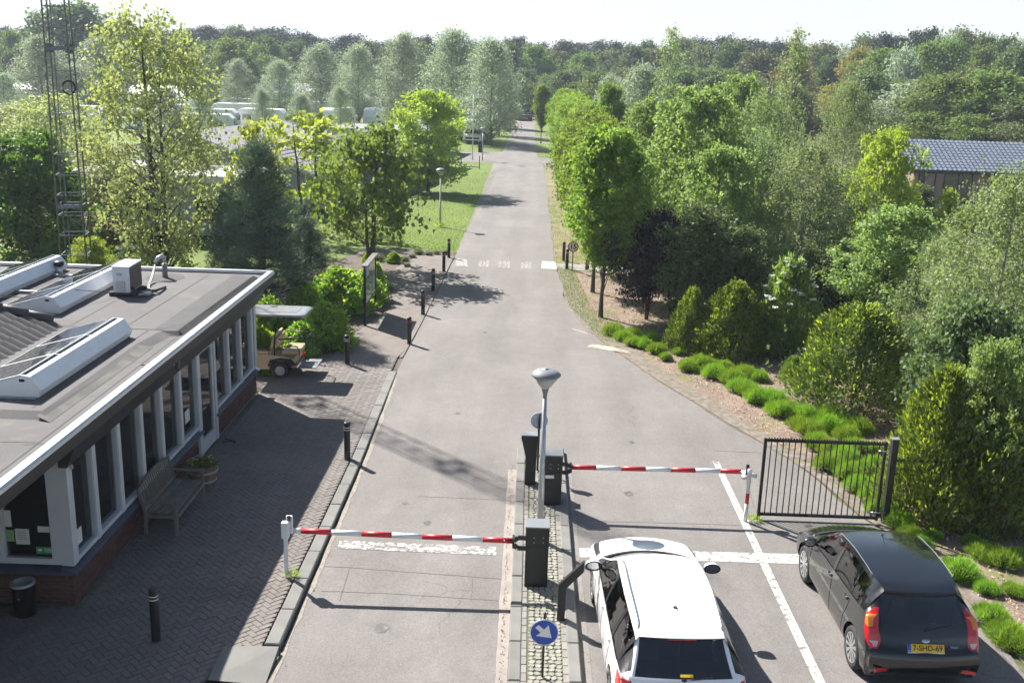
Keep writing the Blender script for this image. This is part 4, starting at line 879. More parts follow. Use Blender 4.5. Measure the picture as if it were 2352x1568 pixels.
# ------------------------------------------------------------------ lattice mast
mx, my = PY(176,600,32.4)[0], 32.4
t = thing('lattice_mast', 'tall galvanised lattice mast rising out of the top left of the view', 'mast', (mx,my,0), math.radians(12))
b = MB(); Hm = 23.5; M['mast'] = mat('mast_steel', (.16,.18,.20), .5, .4)
def hw(z): return .40-.0085*z
legs = [(-1,-1),(1,-1),(1,1),(-1,1)]
for sx, sy in legs: bl2 = MB(); bl2.tube([(sx*hw(0),sy*hw(0),0),(sx*hw(Hm),sy*hw(Hm),Hm)], .026, 8); part('leg', bl2, M['mast'], t, True)
z = .3; k = 0
while z < Hm-.3:
    for i in range(4):
        a, c_ = legs[i], legs[(i+1)%4]; b = MB(); b.bar((a[0]*hw(z),a[1]*hw(z),z),(c_[0]*hw(z),c_[1]*hw(z),z),.02,.02); part('rung', b, M['mast'], t)
    if k % 3 == 0 and z+.63 < Hm:
        for i in range(4):
            a, c_ = legs[i], legs[(i+1)%4]; z2 = z+.63; b = MB(); b.bar((a[0]*hw(z),a[1]*hw(z),z),(c_[0]*hw(z2),c_[1]*hw(z2),z2),.012,.012); part('brace', b, M['mast'], t)
    z += .63; k += 1
for z in (3.1,7.9,12.7,17.5):
    for i in range(4):
        a, c_ = legs[i], legs[(i+1)%4]; b = MB(); b.bar((a[0]*hw(z),a[1]*hw(z),z),(c_[0]*hw(z),c_[1]*hw(z),z),.025,.12)
        for q in (a, c_): b.box((q[0]*hw(z)*.88,q[1]*hw(z)*.88,z),(.10,.10,.26))
        part('flange', b, M['mast'], t)
b = MB(); R_ = .2; b.tube([(.28+R_*math.cos(q)*.9,-.42,6.75+R_*math.sin(q)) for q in np.linspace(0,2*PI,17)], .03, 6); part('cable_coil', b, M['black'], t, True)
b = MB(); b.bar((-.1,-.3,0),(-.08,-.25,Hm),.03,.02); part('cable_tray', b, M['mast'], t)
# ------------------------------------------------------------------ bits at the far end of the road
t = thing('stone_planter', 'small brown stone block standing in the middle of the far road end', 'block', (-.95,150.9,0)); b = MB(); b.bx(-1.0,1.0,-.4,.4,0,.9); bevel(part('block', b, M['tile'], t), .05); b = MB(); b.bx(-.4,.4,-.41,-.402,.25,.6); part('plate', b, M['grey'], t)
t = thing('litter_bin', 'small black bin on the grass near the junction', 'litter bin', G(1104,350)+(0,)); b = MB(); b.lathe([(.22,0),(.25,.9),(.2,1.0)], 12); part('body', b, M['black'], t)
t = thing('swing_gate', 'low black steel frame gate on the grass near the hut', 'gate', G(1080,388)+(0,)); b = MB(); b.bar((-.7,0,0),(-.7,0,1.0),.06,.06); b.bar((.7,0,0),(.7,0,1.0),.06,.06); part('post', b, M['black'], t)
b = MB(); b.bar((-.7,0,.15),(.7,0,.15),.05,.05); part('rail', b, M['black'], t)
# ------------------------------------------------------------------ golf cart (points to -X)
t = thing('golf_cart', 'cream golf cart with a silver roof parked behind the building corner', 'golf cart', (-6.5,25.15,.028), PI)
# local: +x is forward, so rear wheel at x=-.38, rear end -1.25
def wheel(t, x, y, z, r, w_, side, name='wheel', nsp=8, rimr=.62, hub=.15):
    Rx = Matrix.Rotation(PI/2, 3, 'X') if side < 0 else Matrix.Rotation(-PI/2, 3, 'X')
    b = MB(); b.lathe([(r*rimr,-w_/2),(r*.9,-w_/2),(r,-w_*.32),(r,w_*.32),(r*.9,w_/2),(r*rimr,w_/2),(r*rimr*.98,w_*.3)], 32, (x,y,z), 0, Rx); wt = part(name, b, M['tyre'], t, True)
    b = MB(); b.lathe([(r*rimr,w_*.36),(r*rimr*.97,w_*.44),(r*rimr*.9,w_*.40),(r*rimr*.86,w_*.22)], 28, (x,y,z), 0, Rx); b.lathe([(hub*r,w_*.2),(hub*r,w_*.42),(hub*r*.6,w_*.45)], 14, (x,y,z), 0, Rx)
    for k in range(nsp):
        a = 2*PI*k/nsp
        for da in (-.09,.09):
            p0 = Rx @ Vector((math.cos(a)*hub*r*.8, math.sin(a)*hub*r*.8, w_*.40)); p1 = Rx @ Vector((math.cos(a+da)*r*rimr*.93, math.sin(a+da)*r*rimr*.93, w_*.38)); nn = Rx @ Vector((0,0,1))
            b.bar(p0+Vector((x,y,z)), p1+Vector((x,y,z)), r*.055, w_*.08, up=tuple(nn))
    part('rim', b, M['rim'], wt)
    b = MB(); b.lathe([(r*rimr*.86,w_*.1),(r*rimr*.86,w_*.16)], 20, (x,y,z), 0, Rx); part('brake_disc', b, M['dark'], wt)
    return wt
for x in (-.38, 1.15):
    for s_ in (1,-1): wheel(t, x, s_*.44, .20, .20, .16, s_, 'wheel', 7)
def xzp(P, y0, y1): return xz_plate(P, y0, y1)
b = xzp([(-.80,.28),(-.72,.50),(-.40,.56),(-.02,.60),(.30,.60),(.62,.34),(.9,.30),(1.0,.48),(1.35,.66),(1.62,.5),(1.66,.25),(1.35,.22),(1.30,.38),(1.0,.38),(.95,.2),(-.10,.2),(-.14,.36),(-.24,.42),(-.52,.42),(-.62,.36),(-.66,.26)], -.46,.46); bevel(part('body', b, M['cream'], t, False), .025, 2)
b = xzp([(-.80,.34),(-.66,.50),(-.38,.52),(-.12,.46),(-.06,.30),(-.14,.30),(-.22,.43),(-.38,.45),(-.54,.43),(-.62,.30)], -.475,.475); part('wheel_arch', b, M['black'], t)
b = xzp([(-.66,.30),(1.3,.22),(1.3,.28),(-.66,.38)], -.40,.40); part('chassis', b, M['dark'], t)
b = MB(); b.bx(-.13,.33,-.45,.45,.60,.68); bevel(part('front_seat', b, M['cream'], t), .03)
b = xzp([(-.20,.74),(-.12,.74),(-.20,1.08),(-.28,1.08)], -.44,.44); bevel(part('backrest', b, M['cream'], t), .03)
b = xzp([(-.30,.74),(-.22,.74),(-.285,1.02),(-.34,1.02)], -.43,.43); bevel(part('backrest', b, M['cream'], t, label='rear facing backrest'), .03)
b = MB(); b.bx(-.86,-.42,-.42,.42,.60,.70); bevel(part('rear_seat', b, M['cream'], t), .035)
b = MB(); b.bx(-1.28,-.80,-.40,.40,.24,.275); bevel(part('foot_step', b, M['grey'], t), .02)
for s_ in (1,-1):
    y = s_*.44
    b = MB(); b.tube([(-.24,y,.52),(-.24,y,1.0),(-.36,y,1.6)], .016, 8); part('roof_post', b, M['black'], t, True)
    b = MB(); b.tube([(1.05,y,.5),(.85,y,1.1),(.72,y,1.6)], .016, 8); part('roof_post', b, M['black'], t, True)
    b = MB(); b.tube([(-.3,y,.78),(-.5,y,.82),(-.80,y,.82),(-.86,y,.74),(-.86,y,.45)], .016, 8); part('arm_rail', b, M['black'], t, True)
    b = MB(); b.tube([(-.1,y,.60),(-.05,y,.76),(.2,y,.76),(.3,y,.62)], .014, 8); part('arm_rail', b, M['black'], t, True)
    b = MB(); b.bx(-.825,-.80,s_*.40-.07,s_*.40+.07,.34,.44); part('tail_lamp', b, M['tail'], t)
b = MB(); b.tube([(-1.02,-.40,.26),(-1.02,-.40,.98),(-1.0,-.36,1.0),(-.36,-.44,1.0)], .016, 8); b.tube([(-1.02,.40,.26),(-1.02,.40,.98),(-1.0,.36,1.0),(-.36,.44,1.0)], .016, 8); b.tube([(-1.02,-.40,.98),(-1.02,.40,.98)], .016, 8); part('grab_bar', b, M['black'], t, True)
b = MB(); b.tube([(-1.25,.0,.24),(-1.42,0,.2)], .02, 8); b.lathe([(.025,.2),(.025,.25)], 8, (-1.42,0,0)); part('tow_hook', b, M['galv'], t)
P = []
for (z, ins) in ((1.60,.0),(1.585,-.03),(1.62,-.045),(1.655,.02),(1.665,.12)): P.append((z, ins))
b = MB(); vs = []; n = 0
for z, ins in P:
    x0, x1, y0, y1 = -1.02+ins, 1.0-ins, -.49+ins, .49-ins; c_ = .12-min(.05,abs(ins)*.3)
    loop = []
    for (cx2, cy2, a0) in ((x1-c_,y1-c_,0),(x0+c_,y1-c_,PI/2),(x0+c_,y0+c_,PI),(x1-c_,y0+c_,1.5*PI)):
        for i in range(5): a = a0+i*PI/8; loop.append((cx2+math.cos(a)*c_, cy2+math.sin(a)*c_, z))
    vs += loop; n = len(loop)
fs = [(i*n+k,i*n+(k+1)%n,(i+1)*n+(k+1)%n,(i+1)*n+k) for i in range(len(P)-1) for k in range(n)]+[tuple((len(P)-1)*n+k for k in range(n)), tuple(range(n))[::-1]]
b.add(vs, fs); part('roof', b, mat('silver_roof_plastic', (.30,.315,.33), .28, .3, var=.08, scale=4), t, True)
b = MB(); b.tube([(-.16,-.36,1.66),(-.16,-.24,1.67),(-.02,-.24,1.67)], .012, 6); b.bx(-.16,-.02,-.36,-.25,1.655,1.66); part('roof_handle', b, M['black'], t)
for x in (-.5,.3): b = MB(); b.bx(x-.3,x+.3,-.3,.3,1.662,1.672); bevel(part('roof_rib', b, bpy.data.materials['silver_roof_plastic'], t), .008)
b = MB(); b.tube([(.78,.2,.65),(.62,.2,.86)], .014, 8); b.tube([(.6+.0*q,.2+.14*math.cos(q),.87+.14*math.sin(q)) for q in np.linspace(0,2*PI,15)], .011, 6); part('steering_wheel', b, M['black'], t, True)
# ================================================================== CARS
def spl(keys, n):
    """Catmull-Rom through key rows (each a tuple), n samples per span; returns array"""
    K = np.array(keys, float); out = []
    for i in range(len(K)-1):
        p0 = K[max(i-1,0)]; p1 = K[i]; p2 = K[i+1]; p3 = K[min(i+2,len(K)-1)]
        m = n[i] if isinstance(n, (list,tuple)) else n
        for k in range(m):
            t = k/m; out.append(.5*((2*p1)+(-p0+p2)*t+(2*p0-5*p1+4*p2-p3)*t*t+(-p0+3*p1-3*p2+p3)*t**3))
    out.append(K[-1]); return np.array(out)
def build_car(t, prof, seg, wind, W, belt, wheels, wr, mats, glass_side, opts):
    """prof rows: (y, z, edge half width, crown, plan bulge). seg: names of each span. Strip = centre skin; sides hang from its edges."""
    NS = 6
    R_ = spl(prof, NS); names = []
    for s_ in seg: names += [s_]*NS
    NT = 12; P = []
    ylo, yhi = R_[:,0].min(), R_[:,0].max()
    for (y, z, xe, cr, bu) in R_:
        row = []
        for j in range(NT+1):
            q = j/NT*2-1; k_ = 1-q*q; row.append((q*xe, y+bu*k_, z+cr*k_))
        P.append(row)
    P = np.array(P)
    runs = []
    for i, nme in enumerate(names):
        if runs and runs[-1][0] == nme: runs[-1][2] = i+1
        else: runs.append([nme, i, i+1])
    body = MB()
    for nme, a, b_ in runs:
        if nme in wind:
            # body-coloured border columns and glass between
            ins, mname = wind[nme]
            m_ = MB(); sub = P[a:b_+1].copy()
            gl = sub.copy(); cx = gl[:,:,0].copy(); gl[:,:,0] *= ins
            gl[:,:,2] -= .006
            m_.grid(gl, flip=True); part(nme, m_, mats[mname], t, True)
            # border: thin strips either side
            for sd, j in ((0,0),(1,NT)):
                e = sub[:,j]; g_ = gl[:,j]; q = np.stack([e, g_], 1); body.grid(q, flip=(sd == 1))
        elif nme in opts.get('own', {}):
            m_ = MB(); m_.grid(P[a:b_+1], flip=True); part(opts['own'][nme][0], m_, mats[opts['own'][nme][1]], t, True)
        else: body.grid(P[a:b_+1], flip=True)
    # sides
    E = P[:, NT]                       # right edge (x>0)
    ny = len(E); rows = []
    B0, B1 = opts['sill']
    zs = opts['zsill']
    side = []
    for i in range(ny):
        ex, ey, ez = E[i]
        f_ = (ey-ylo)/(yhi-ylo)
        by = min(max(ey, B0), B1)
        kz = min(belt(by), ez-.012); kx = np.interp(kz, [zs, .30, .55, belt(by)], [W*.93, W*.985, W, opts['beltx']])
        endf = 1.0
        de = min(ey-ylo, yhi-ey)
        # corner rounding toward the ends
        sh = 1-.10*math.exp(-max(de,0)/.16)
        kx = max(min(kx*sh, W), min(ex+.004, W))
        ky = ey + (by-ey)*.35
        mz = min(.56, kz-.004); mx_ = W*(1-.055*math.exp(-max(de,0)/.13)) if kz > .3 else kx
        my_ = ey+(by-ey)*.55
        lz = min(.30, mz-.003); lx = mx_*.99; ly = ey+(by-ey)*.8
        bz = min(zs, lz-.003); bx_ = mx_*.94
        if ez-kz > .05:
            u = (ex, ey, ez); u1 = (ex+(kx-ex)*.14+.004, ey, ez-(ez-kz)*.12); k0 = (kx-.003, ky, kz+.008)
        else:
            u = (ex, ey, ez); u1 = (ex+(kx-ex)*.3, ey, ez-(ez-kz)*.3); k0 = (ex+(kx-ex)*.8, ky, kz+(ez-kz)*.2)
        ctrl = [u, u1, k0, (kx, ky, kz), (mx_, my_, mz), (lx, ly, lz), (bx_, by, bz)]
        pts = [np.array(c) for c in ctrl]; row = [pts[0], pts[1]]
        for k in range(1, 5): row.append(pts[1]+(pts[2]-pts[1])*k/4+np.array([.012*math.sin(PI*k/4) if ez-kz > .05 else 0,0,0]))
        row.append(pts[3])
        S_ = spl([pts[3]]+[pts[4], pts[5], pts[6]], [7, 5, 3]); row += list(S_[1:])
        side.append(row)
    side = np.array(side)           # [i along profile][row]
    NR = side.shape[1]
    # refine along the length
    fine = []
    for i in range(ny-1):
        m_ = max(1, int(math.dist(side[i,0], side[i+1,0])/.035))
        for k in range(m_): fine.append((side[i]*(1-k/m_)+side[i+1]*k/m_, names[i]))
    fine.append((side[-1], names[-1])); SD = np.array([q[0] for q in fine]); SN = [q[1] for q in fine]
    # wheel arches: push rows out of the circle
    ra = wr*1.16
    keep = np.ones((len(SD)-1, NR-1), bool)
    inside = np.zeros(SD.shape[:2], bool)
    for wy in wheels:
        dy = SD[:,:,1]-wy; dz = SD[:,:,2]-wr*1.0; d = np.hypot(dy, dz); ins_ = (d < ra) & (SD[:,:,2] < .75)
        c4 = ins_[:-1,:-1] & ins_[1:,:-1] & ins_[:-1,1:] & ins_[1:,1:]
        keep &= ~c4
        f_ = np.where(ins_, ra/np.maximum(d, 1e-3), 1)
        # only boundary vertices matter; inner ones vanish with their faces
        SD[:,:,1] = np.where(ins_, wy+dy*f_, SD[:,:,1]); SD[:,:,2] = np.where(ins_, wr+dz*f_, SD[:,:,2])
    sidem = {}
    for sgn in (1, -1):
        bm_ = {}
        V = SD.copy(); V[:,:,0] *= sgn
        def put(key, i, j, off=0):
            m_ = bm_.setdefault(key, MB()); q = [V[i,j], V[i+1,j], V[i+1,j+1], V[i,j+1]]
            if off: q = [p+np.array([-sgn*off,0,-off*.2]) for p in q]
            m_.add(q if sgn < 0 else q[::-1], [(0,1,2,3)])
        for i in range(len(SD)-1):
            y = (SD[i,5,1]+SD[i+1,5,1])/2; gh = SD[i,0,2]-SD[i,6,2]
            for j in range(NR-1):
                if not keep[i,j]: continue
                if 1 <= j <= 4 and gh > .07:
                    key = None
                    for nm, ya, yb in glass_side:
                        if ya < y < yb: key = nm; break
                    if key: put(key, i, j, .006)
                    else: put(('pillar', sum(y < q[1] for q in glass_side)), i, j)
                elif j == 5 and gh > .07 and glass_side[-1][1] < y < glass_side[0][2]+.1: put('seal', i, j, -.002)
                elif j >= NR-4: put('rocker', i, j)
                else: put('side', i, j)
        for key, m_ in bm_.items():
            if key == 'side': part('side_panel', m_, mats['paint'], t, True)
            elif isinstance(key, tuple): part('pillar', m_, mats['pillar'], t, True)
            elif key == 'seal': part('window_seal', m_, mats['seal'], t)
            elif key == 'rocker': part('rocker_panel', m_, mats['paint'], t, True)
            else: part('side_window', m_, mats['sideglass'], t, True)
    part('body', body, mats['paint'], t, True)
    # merge weld helps shading of the centre skin
    fl = MB(); fl.bx(-W*.9,W*.9,ylo+.15,yhi-.15,.16,.22); part('underbody', fl, M['dark'], t)
    for wy in wheels:
        a = MB(); n = 18
        for sgn in (1,-1):
            x0, x1 = sgn*(W*.955), sgn*(W*.55); vs = []
            for k in range(n+1):
                q = -0.25+ (PI+.5)*k/n; vs.append((x0, wy+math.cos(q)*ra*1.0, wr+math.sin(q)*ra*1.0)); vs.append((x1, wy+math.cos(q)*ra, wr+math.sin(q)*ra))
            a.add(vs, [((2*k),(2*k+1),(2*k+3),(2*k+2)) for k in range(n)])
            a.add([(x1, wy+math.cos(2*PI*k/n)*ra, wr+math.sin(2*PI*k/n)*ra) for k in range(n)], [tuple(range(n))])
        part('wheel_well', a, M['dark'], t)
    return P, SD, V
def seats(t, ys, W, z=.42, col=None):
    for y, w_ in ys:
        for s_ in (-1, 1):
            b = MB(); b.box((s_*W*.42, y+.2, z), (W*.5,.5,.14)); b.box((s_*W*.42, y-.06, z+.30), (W*.5,.13,.56), R=Matrix.Rotation(.18,3,'X')); part('seat', b, col or M['seatfab'], t)
            b = MB(); b.box((s_*W*.42, y-.10, z+.66), (.24,.09,.15)); bevel(part('headrest', b, col or M['seatfab'], t), .03)
M['seatfab'] = mat('seat_fabric', (.05,.05,.055), .85); M['seatgrey'] = mat('grey_seat_fabric', (.10,.105,.10), .85)
M['silver'] = mat('chrome', (.6,.62,.65), .12, 1.0, var=.0, fine=0)
M['paintw'] = None
def carpaint(name, col, rough, spec=.5):
    m = mat(name, col, rough, 0, var=.015, fine=.0, spec=spec, coat=1); return m
PB = carpaint('black_car_paint', (.004,.005,.007), .25, .3); PW = carpaint('white_car_paint', (.78,.79,.80), .3)
rearglass = glassmat('dark_rear_glass', (.10,.12,.14)); sideglass_b = glassmat('green_side_glass', (.36,.42,.38)); sideglass_w = glassmat('smoked_side_glass', (.14,.17,.17))
# ------------------------------------------------------------------ black hatchback
def mk_black():
    t = thing('parked_car', 'black five door hatchback with silver hubcaps and a yellow number plate, at the right', 'car', (5.36,11.97,0), math.radians(.7))
    W = .765
    prof = [(.10,.22,.62,0,-.02),(.02,.32,.70,0,-.06),(.0,.46,.72,0,-.08),(.03,.58,.70,0,-.08),(.09,.66,.655,0,-.07),(.145,.80,.60,0,-.06),(.22,.92,.575,0,-.075),
            (.31,1.04,.55,0,-.08),(.43,1.21,.50,0,-.08),(.40,1.25,.485,.015,-.08),(.47,1.28,.485,.02,-.06),
            (.62,1.315,.525,.02,-.02),(1.0,1.345,.55,.025,0),(1.45,1.355,.56,.03,0),(1.95,1.31,.545,.03,.02),(2.18,1.26,.53,.03,.04),
            (2.50,1.06,.585,.02,.10),(2.86,.885,.655,.015,.15),(2.93,.865,.665,.015,.15),(3.15,.82,.66,.02,.14),(3.38,.74,.62,.03,.12),(3.52,.64,.56,.02,.10),(3.60,.48,.52,0,.09),(3.61,.32,.52,0,.08),(3.55,.2,.5,0,.07)]
    seg = ['bumper','bumper','bumper','tailgate','tailgate','tailgate','rear_window','rear_window','rearlip','spoiler','spoiler','roof','roof','roof','roof','windscreen','windscreen','cowl','bonnet','bonnet','nose','nose','nose','nose']
    def belt(y): return float(np.interp(y, [.3,.8,1.6,2.5,2.9,3.6], [.97,.93,.88,.83,.80,.6]))
    gs = [('front_window',1.74,2.62),('rear_door_window',.98,1.66),('quarter_window',.62,.92)]
    mats = dict(paint=PB, pillar=PB, seal=M['black'], sideglass=sideglass_b, rg=rearglass, ws=M['carglass'], cowl=M['blackrub'])
    P, SD, V = build_car(t, prof, seg, {'rear_window':(.94,'rg'),'windscreen':(.93,'ws')}, W, belt, (.60,3.02), .295, mats, gs,
        dict(sill=(.10,3.52), zsill=.20, beltx=W*.945, own={'cowl':('cowl_panel','cowl'),'bonnet':('bonnet','paint'),'roof':('roof','paint'),'spoiler':('spoiler','paint'),'tailgate':('tailgate','paint'),'rearlip':('spoiler_underside','cowl')}))
    for y in (.60,3.02):
        for s_ in (1,-1): wheel(t, s_*(W-.105), y, .295, .295, .19, s_, 'wheel', 9, .68, .2) if False else None
    for y in (.60,3.02):
        for s_ in (1,-1): wheelx(t, s_*(W-.098), y, .295, .295, .185, s_)
    seats(t, ((2.0,0),(1.15,0)), W, .38, M['seatgrey'])
    b = MB(); b.bx(-.62,.62,2.55,2.9,.6,.80); part('dashboard', b, M['seatfab'], t)
    b = MB(); b.tube([(-.33+.17*math.cos(q), 2.42+.05*math.sin(q), .80+.15*math.sin(q)) for q in np.linspace(0,2*PI,17)], .014, 6); part('steering_wheel', b, M['black'], t, True)
    return t, P, SD, W
def wheelx(t, x, y, z, r, w_, sd, nsp=11):
    Ry = Matrix.Rotation(PI/2, 3, 'Y') if sd > 0 else Matrix.Rotation(-PI/2, 3, 'Y'); c = (x,y,z)
    b = MB(); b.lathe([(r*.66,-w_/2),(r*.92,-w_/2),(r,-w_*.3),(r,w_*.3),(r*.93,w_*.48),(r*.74,w_*.5),(r*.70,w_*.44)], 36, c, 0, Ry); wt = part('wheel', b, M['tyre'], t, True)
    b = MB(); b.lathe([(r*.715,w_*.42),(r*.70,w_*.47),(r*.66,w_*.46),(r*.64,w_*.34)], 36, c, 0, Ry); b.lathe([(r*.13,w_*.3),(r*.13,w_*.45),(r*.09,w_*.47)], 16, c, 0, Ry)
    for k in range(nsp):
        a = 2*PI*k/nsp; Pq = []
        for rr_, hw_, zz in ((.10,.028,.45),(.40,.05,.44),(.655,.075,.46)):
            for s_ in (-1,1): Pq.append(Ry @ Vector((math.cos(a)*r*rr_-math.sin(a)*s_*hw_*r*1.3, math.sin(a)*r*rr_+math.cos(a)*s_*hw_*r*1.3, w_*zz))+Vector(c))
        b.add(Pq, [(0,1,3,2),(2,3,5,4)])
    part('hubcap', b, M['rim'], wt)
    b = MB(); b.lathe([(r*.65,w_*.18),(r*.65,w_*.22)], 24, c, 0, Ry); part('brake_disc', b, M['dark'], wt)
def side_patch(t, name, poly, SD, W, sd, m, depth=.012, yz=None):
    """a lens or handle outlined in y,z laid on the car's side surface, real thickness"""
    pts = SD.reshape(-1, 3)
    def xat(y, z):
        d = (pts[:,1]-y)**2+(pts[:,2]-z)**2; i = np.argsort(d)[:4]; w_ = 1/(d[i]+1e-5); return float((pts[i,0]*w_).sum()/w_.sum())
    b = MB(); cy = sum(p[0] for p in poly)/len(poly); cz = sum(p[1] for p in poly)/len(poly)
    n = len(poly); rings = [(1.0, 0), (1.0, depth*.6), (.88, depth), (.45, depth*1.15)]; vs = []
    for f_, d_ in rings:
        for y, z in poly: yy, zz = cy+(y-cy)*f_, cz+(z-cz)*f_; vs.append((sd*(xat(yy, zz)+d_), yy-(d_ if yy < .3 else 0), zz))
    vs.append((sd*(xat(cy,cz)+depth*1.2), cy-(depth*1.2 if cy < .3 else 0), cz))
    fs = [(i*n+k, i*n+(k+1)%n, (i+1)*n+(k+1)%n, (i+1)*n+k) for i in range(len(rings)-1) for k in range(n)]+[((len(rings)-1)*n+k, (len(rings)-1)*n+(k+1)%n, len(rings)*n) for k in range(n)]
    b.add(vs, fs); return part(name, b, m, t, True)
def mirror_(t, x, y, z, sd, m, s=1):
    b = MB(); n = 10; rings = []
    for k, (yy, f_) in enumerate(((.0,.86),(.02,1),(.07,.98),(.12,.7),(.14,.25))): rings.append((yy, f_))
    vs = []
    for yy, f_ in rings:
        for q in range(n): a = 2*PI*q/n; vs.append((x+sd*(.0+.10*s*math.cos(a)*f_), y+yy, z+.062*s*math.sin(a)*f_))
    b.add(vs, [(i*n+k, (i+1)*n+k, (i+1)*n+(k+1)%n, i*n+(k+1)%n) for i in range(len(rings)-1) for k in range(n)]+[tuple((len(rings)-1)*n+k for k in range(n))]); mo = part('wing_mirror', b, m, t, True)
    rb_ = MB(); rb_.lathe([(.104*s,-.004),(.104*s,.012),(.086*s,.012),(.086*s,-.004)], 18, (x,y,z), 0, Matrix.Scale(.62,3,Vector((0,0,1))) @ Matrix.Rotation(PI/2,3,'X')); part('mirror_rim', rb_, M['black'], mo)
    b = MB(); b.add([(x+sd*.085*s*math.cos(2*PI*q/n), y-.002, z+.050*s*math.sin(2*PI*q/n)) for q in range(n)], [tuple(range(n))]); part('mirror_glass', b, M['mirror'], mo)
    b = MB(); b.bar((x-sd*.14,y+.05,z-.06),(x-sd*.03,y+.05,z-.03),.05,.03); part('mirror_arm', b, M['black'], mo)
from mathutils.bvhtree import BVHTree
def lens_patch(t, name, sd, z0, z1, rng_, m, cx_, cy_, off=.010):
    vs, fs = [], []
    for o in C.objects:
        if o.parent == t and o.type == 'MESH' and o.name.split('.')[0] in ('body','side_panel','pillar','tailgate','spoiler','side_window','rear_window','rocker_panel'):
            k = len(vs); vs += [v.co.copy() for v in o.data.vertices]; fs += [tuple(i+k for i in p.vertices) for p in o.data.polygons]
    bv = BVHTree.FromPolygons(vs, fs); R = []
    for z in np.linspace(z0, z1, 12):
        ta = np.interp(z, [q[0] for q in rng_], [q[1] for q in rng_]); tb = np.interp(z, [q[0] for q in rng_], [q[2] for q in rng_]); row = []
        for th in np.radians(np.linspace(ta, tb, 9)):
            d = Vector((sd*math.sin(th), -math.cos(th), 0)); h = bv.ray_cast(Vector((sd*cx_, cy_, z))+d*2, -d)
            p = h[0] if h[0] else Vector((sd*cx_, cy_, z))+d*.3
            row.append(tuple(p+d*off))
        R.append(row)
    A = np.array(R); A[:, [0,-1]] -= 0; b = MB(); b.grid(A, flip=(sd > 0))
    inner = A.copy(); c0 = np.array([sd*cx_, cy_, 0]); dd = inner-c0; dd[:,:,2] = 0; dd /= np.linalg.norm(dd, axis=2, keepdims=True); inner -= dd*(off+.004)
    rim = [A[0,j] for j in range(9)]+[A[i,-1] for i in range(1,12)]+[A[-1,j] for j in range(7,-1,-1)]+[A[i,0] for i in range(10,0,-1)]
    rin = [inner[0,j] for j in range(9)]+[inner[i,-1] for i in range(1,12)]+[inner[-1,j] for j in range(7,-1,-1)]+[inner[i,0] for i in range(10,0,-1)]
    n = len(rim); b.add(rim+rin, [(i,(i+1)%n,(i+1)%n+n,i+n) for i in range(n)]); return part(name, b, m, t, True)
t, P, SD, Wb = mk_black()
for s_ in (1,-1):
    mirror_(t, s_*(Wb+.095), 2.47, .93, s_, PB)
    for y, z in ((1.72,.76),(.98,.80)):
        side_patch(t, 'door_handle', [(y,z),(y+.15,z-.008),(y+.15,z+.022),(y,z+.03)], SD, Wb, s_, PB, .022)
    b = MB(); 
    for (ya,yb) in ((.62,2.9),): pass
    lx = []
    for y in np.linspace(.72, 2.0, 14): lx.append((s_*np.interp(y,[.6,2.2],[.545,.565]), y, np.interp(y,[.6,1.0,1.45,1.95,2.18],[1.318,1.345,1.352,1.31,1.265])+.012))
    b.tube(lx, .005, 6); part('roof_trim', b, M['grey'], t)
    for zc_ in (.40,): b = MB(); b.box((s_*.56,-.035,.36),(.2,.02,.05),R=Matrix.Rotation(-s_*.25,3,'Z')); part('rear_reflector', b, M['tail'], t)
# door seams drawn as recessed dark gaps
def seamline(t, pts, SD, W, sd, wd=.006):
    P3 = SD.reshape(-1,3); b = MB(); L_ = []
    for y, z in pts:
        d = (P3[:,1]-y)**2+(P3[:,2]-z)**2; i = np.argsort(d)[:4]; w_ = 1/(d[i]+1e-5); L_.append((sd*(float((P3[i,0]*w_).sum()/w_.sum())+.0015), y, z))
    b.tube(L_, wd/2, 5, cap=False); part('door_gap', b, M['dark'], t)
for s_ in (1,-1):
    for y0, y1 in ((1.70,1.62),(2.74,2.70)): seamline(t, [(y0+(y1-y0)*k/8, .80-.52*k/8) for k in range(9)], SD, Wb, s_)
    seamline(t, [(.92,.86),(.93,.78),(.96,.68),(1.02,.55),(1.05,.4),(1.05,.28)], SD, Wb, s_)
b = MB(); b.bx(-.22,.22,-.012,-.002,-.05,.05); 
def plate(t, y, z, rx, s, txt=True):
    b = MB(); b.bx(-.24,.24,-.006,.004,-.052,.052); o = part('number_plate', b, M['yellow'], t); o.location = (0,y,z); o.rotation_euler = (rx,0,0)
    b = MB(); b.bx(-.24,-.195,-.0075,-.005,-.052,.052); part('euro_band', b, M['blue'], o)
    b = MB(); b.bx(-.24,.24,-.0075,-.003,-.062,-.053); part('plate_holder_edge', b, M['signw'], o)
    q = link('registration', text_mesh(s, .098, M['ink'], depth=.0008, bold=.0015), o, (.022,-.0078,0)); q.rotation_euler = (PI/2,0,0); q.scale = (.98,1,1)
    q = link('country_letters', text_mesh('NL', .028, M['signw'], depth=.0008), o, (-.2175,-.0082,-.03)); q.rotation_euler = (PI/2,0,0)
plate(t, .012, .66, -.5, '7-SHD-69')
b = MB(); b.lathe([(.052,0),(.05,.008),(.03,.011)], 24, (0,0,0), 0, Matrix.Scale(.5,3,Vector((0,0,1))) @ Matrix.Rotation(PI/2,3,'X')); o = part('badge', b, M['silver'], t, True); o.location = (0,.045,.748); o.rotation_euler = (-.5,0,0)
q = link('badge_script', text_mesh('Ford', .03, M['blue'], depth=.0006), o, (0,-.0125,0)); q.rotation_euler = (PI/2,0,0)
q = link('badge_script', text_mesh('Fiesta', .045, M['silver'], depth=.002), t, (.38,.035,.675)); q.rotation_euler = (PI/2-.5,0,.12)
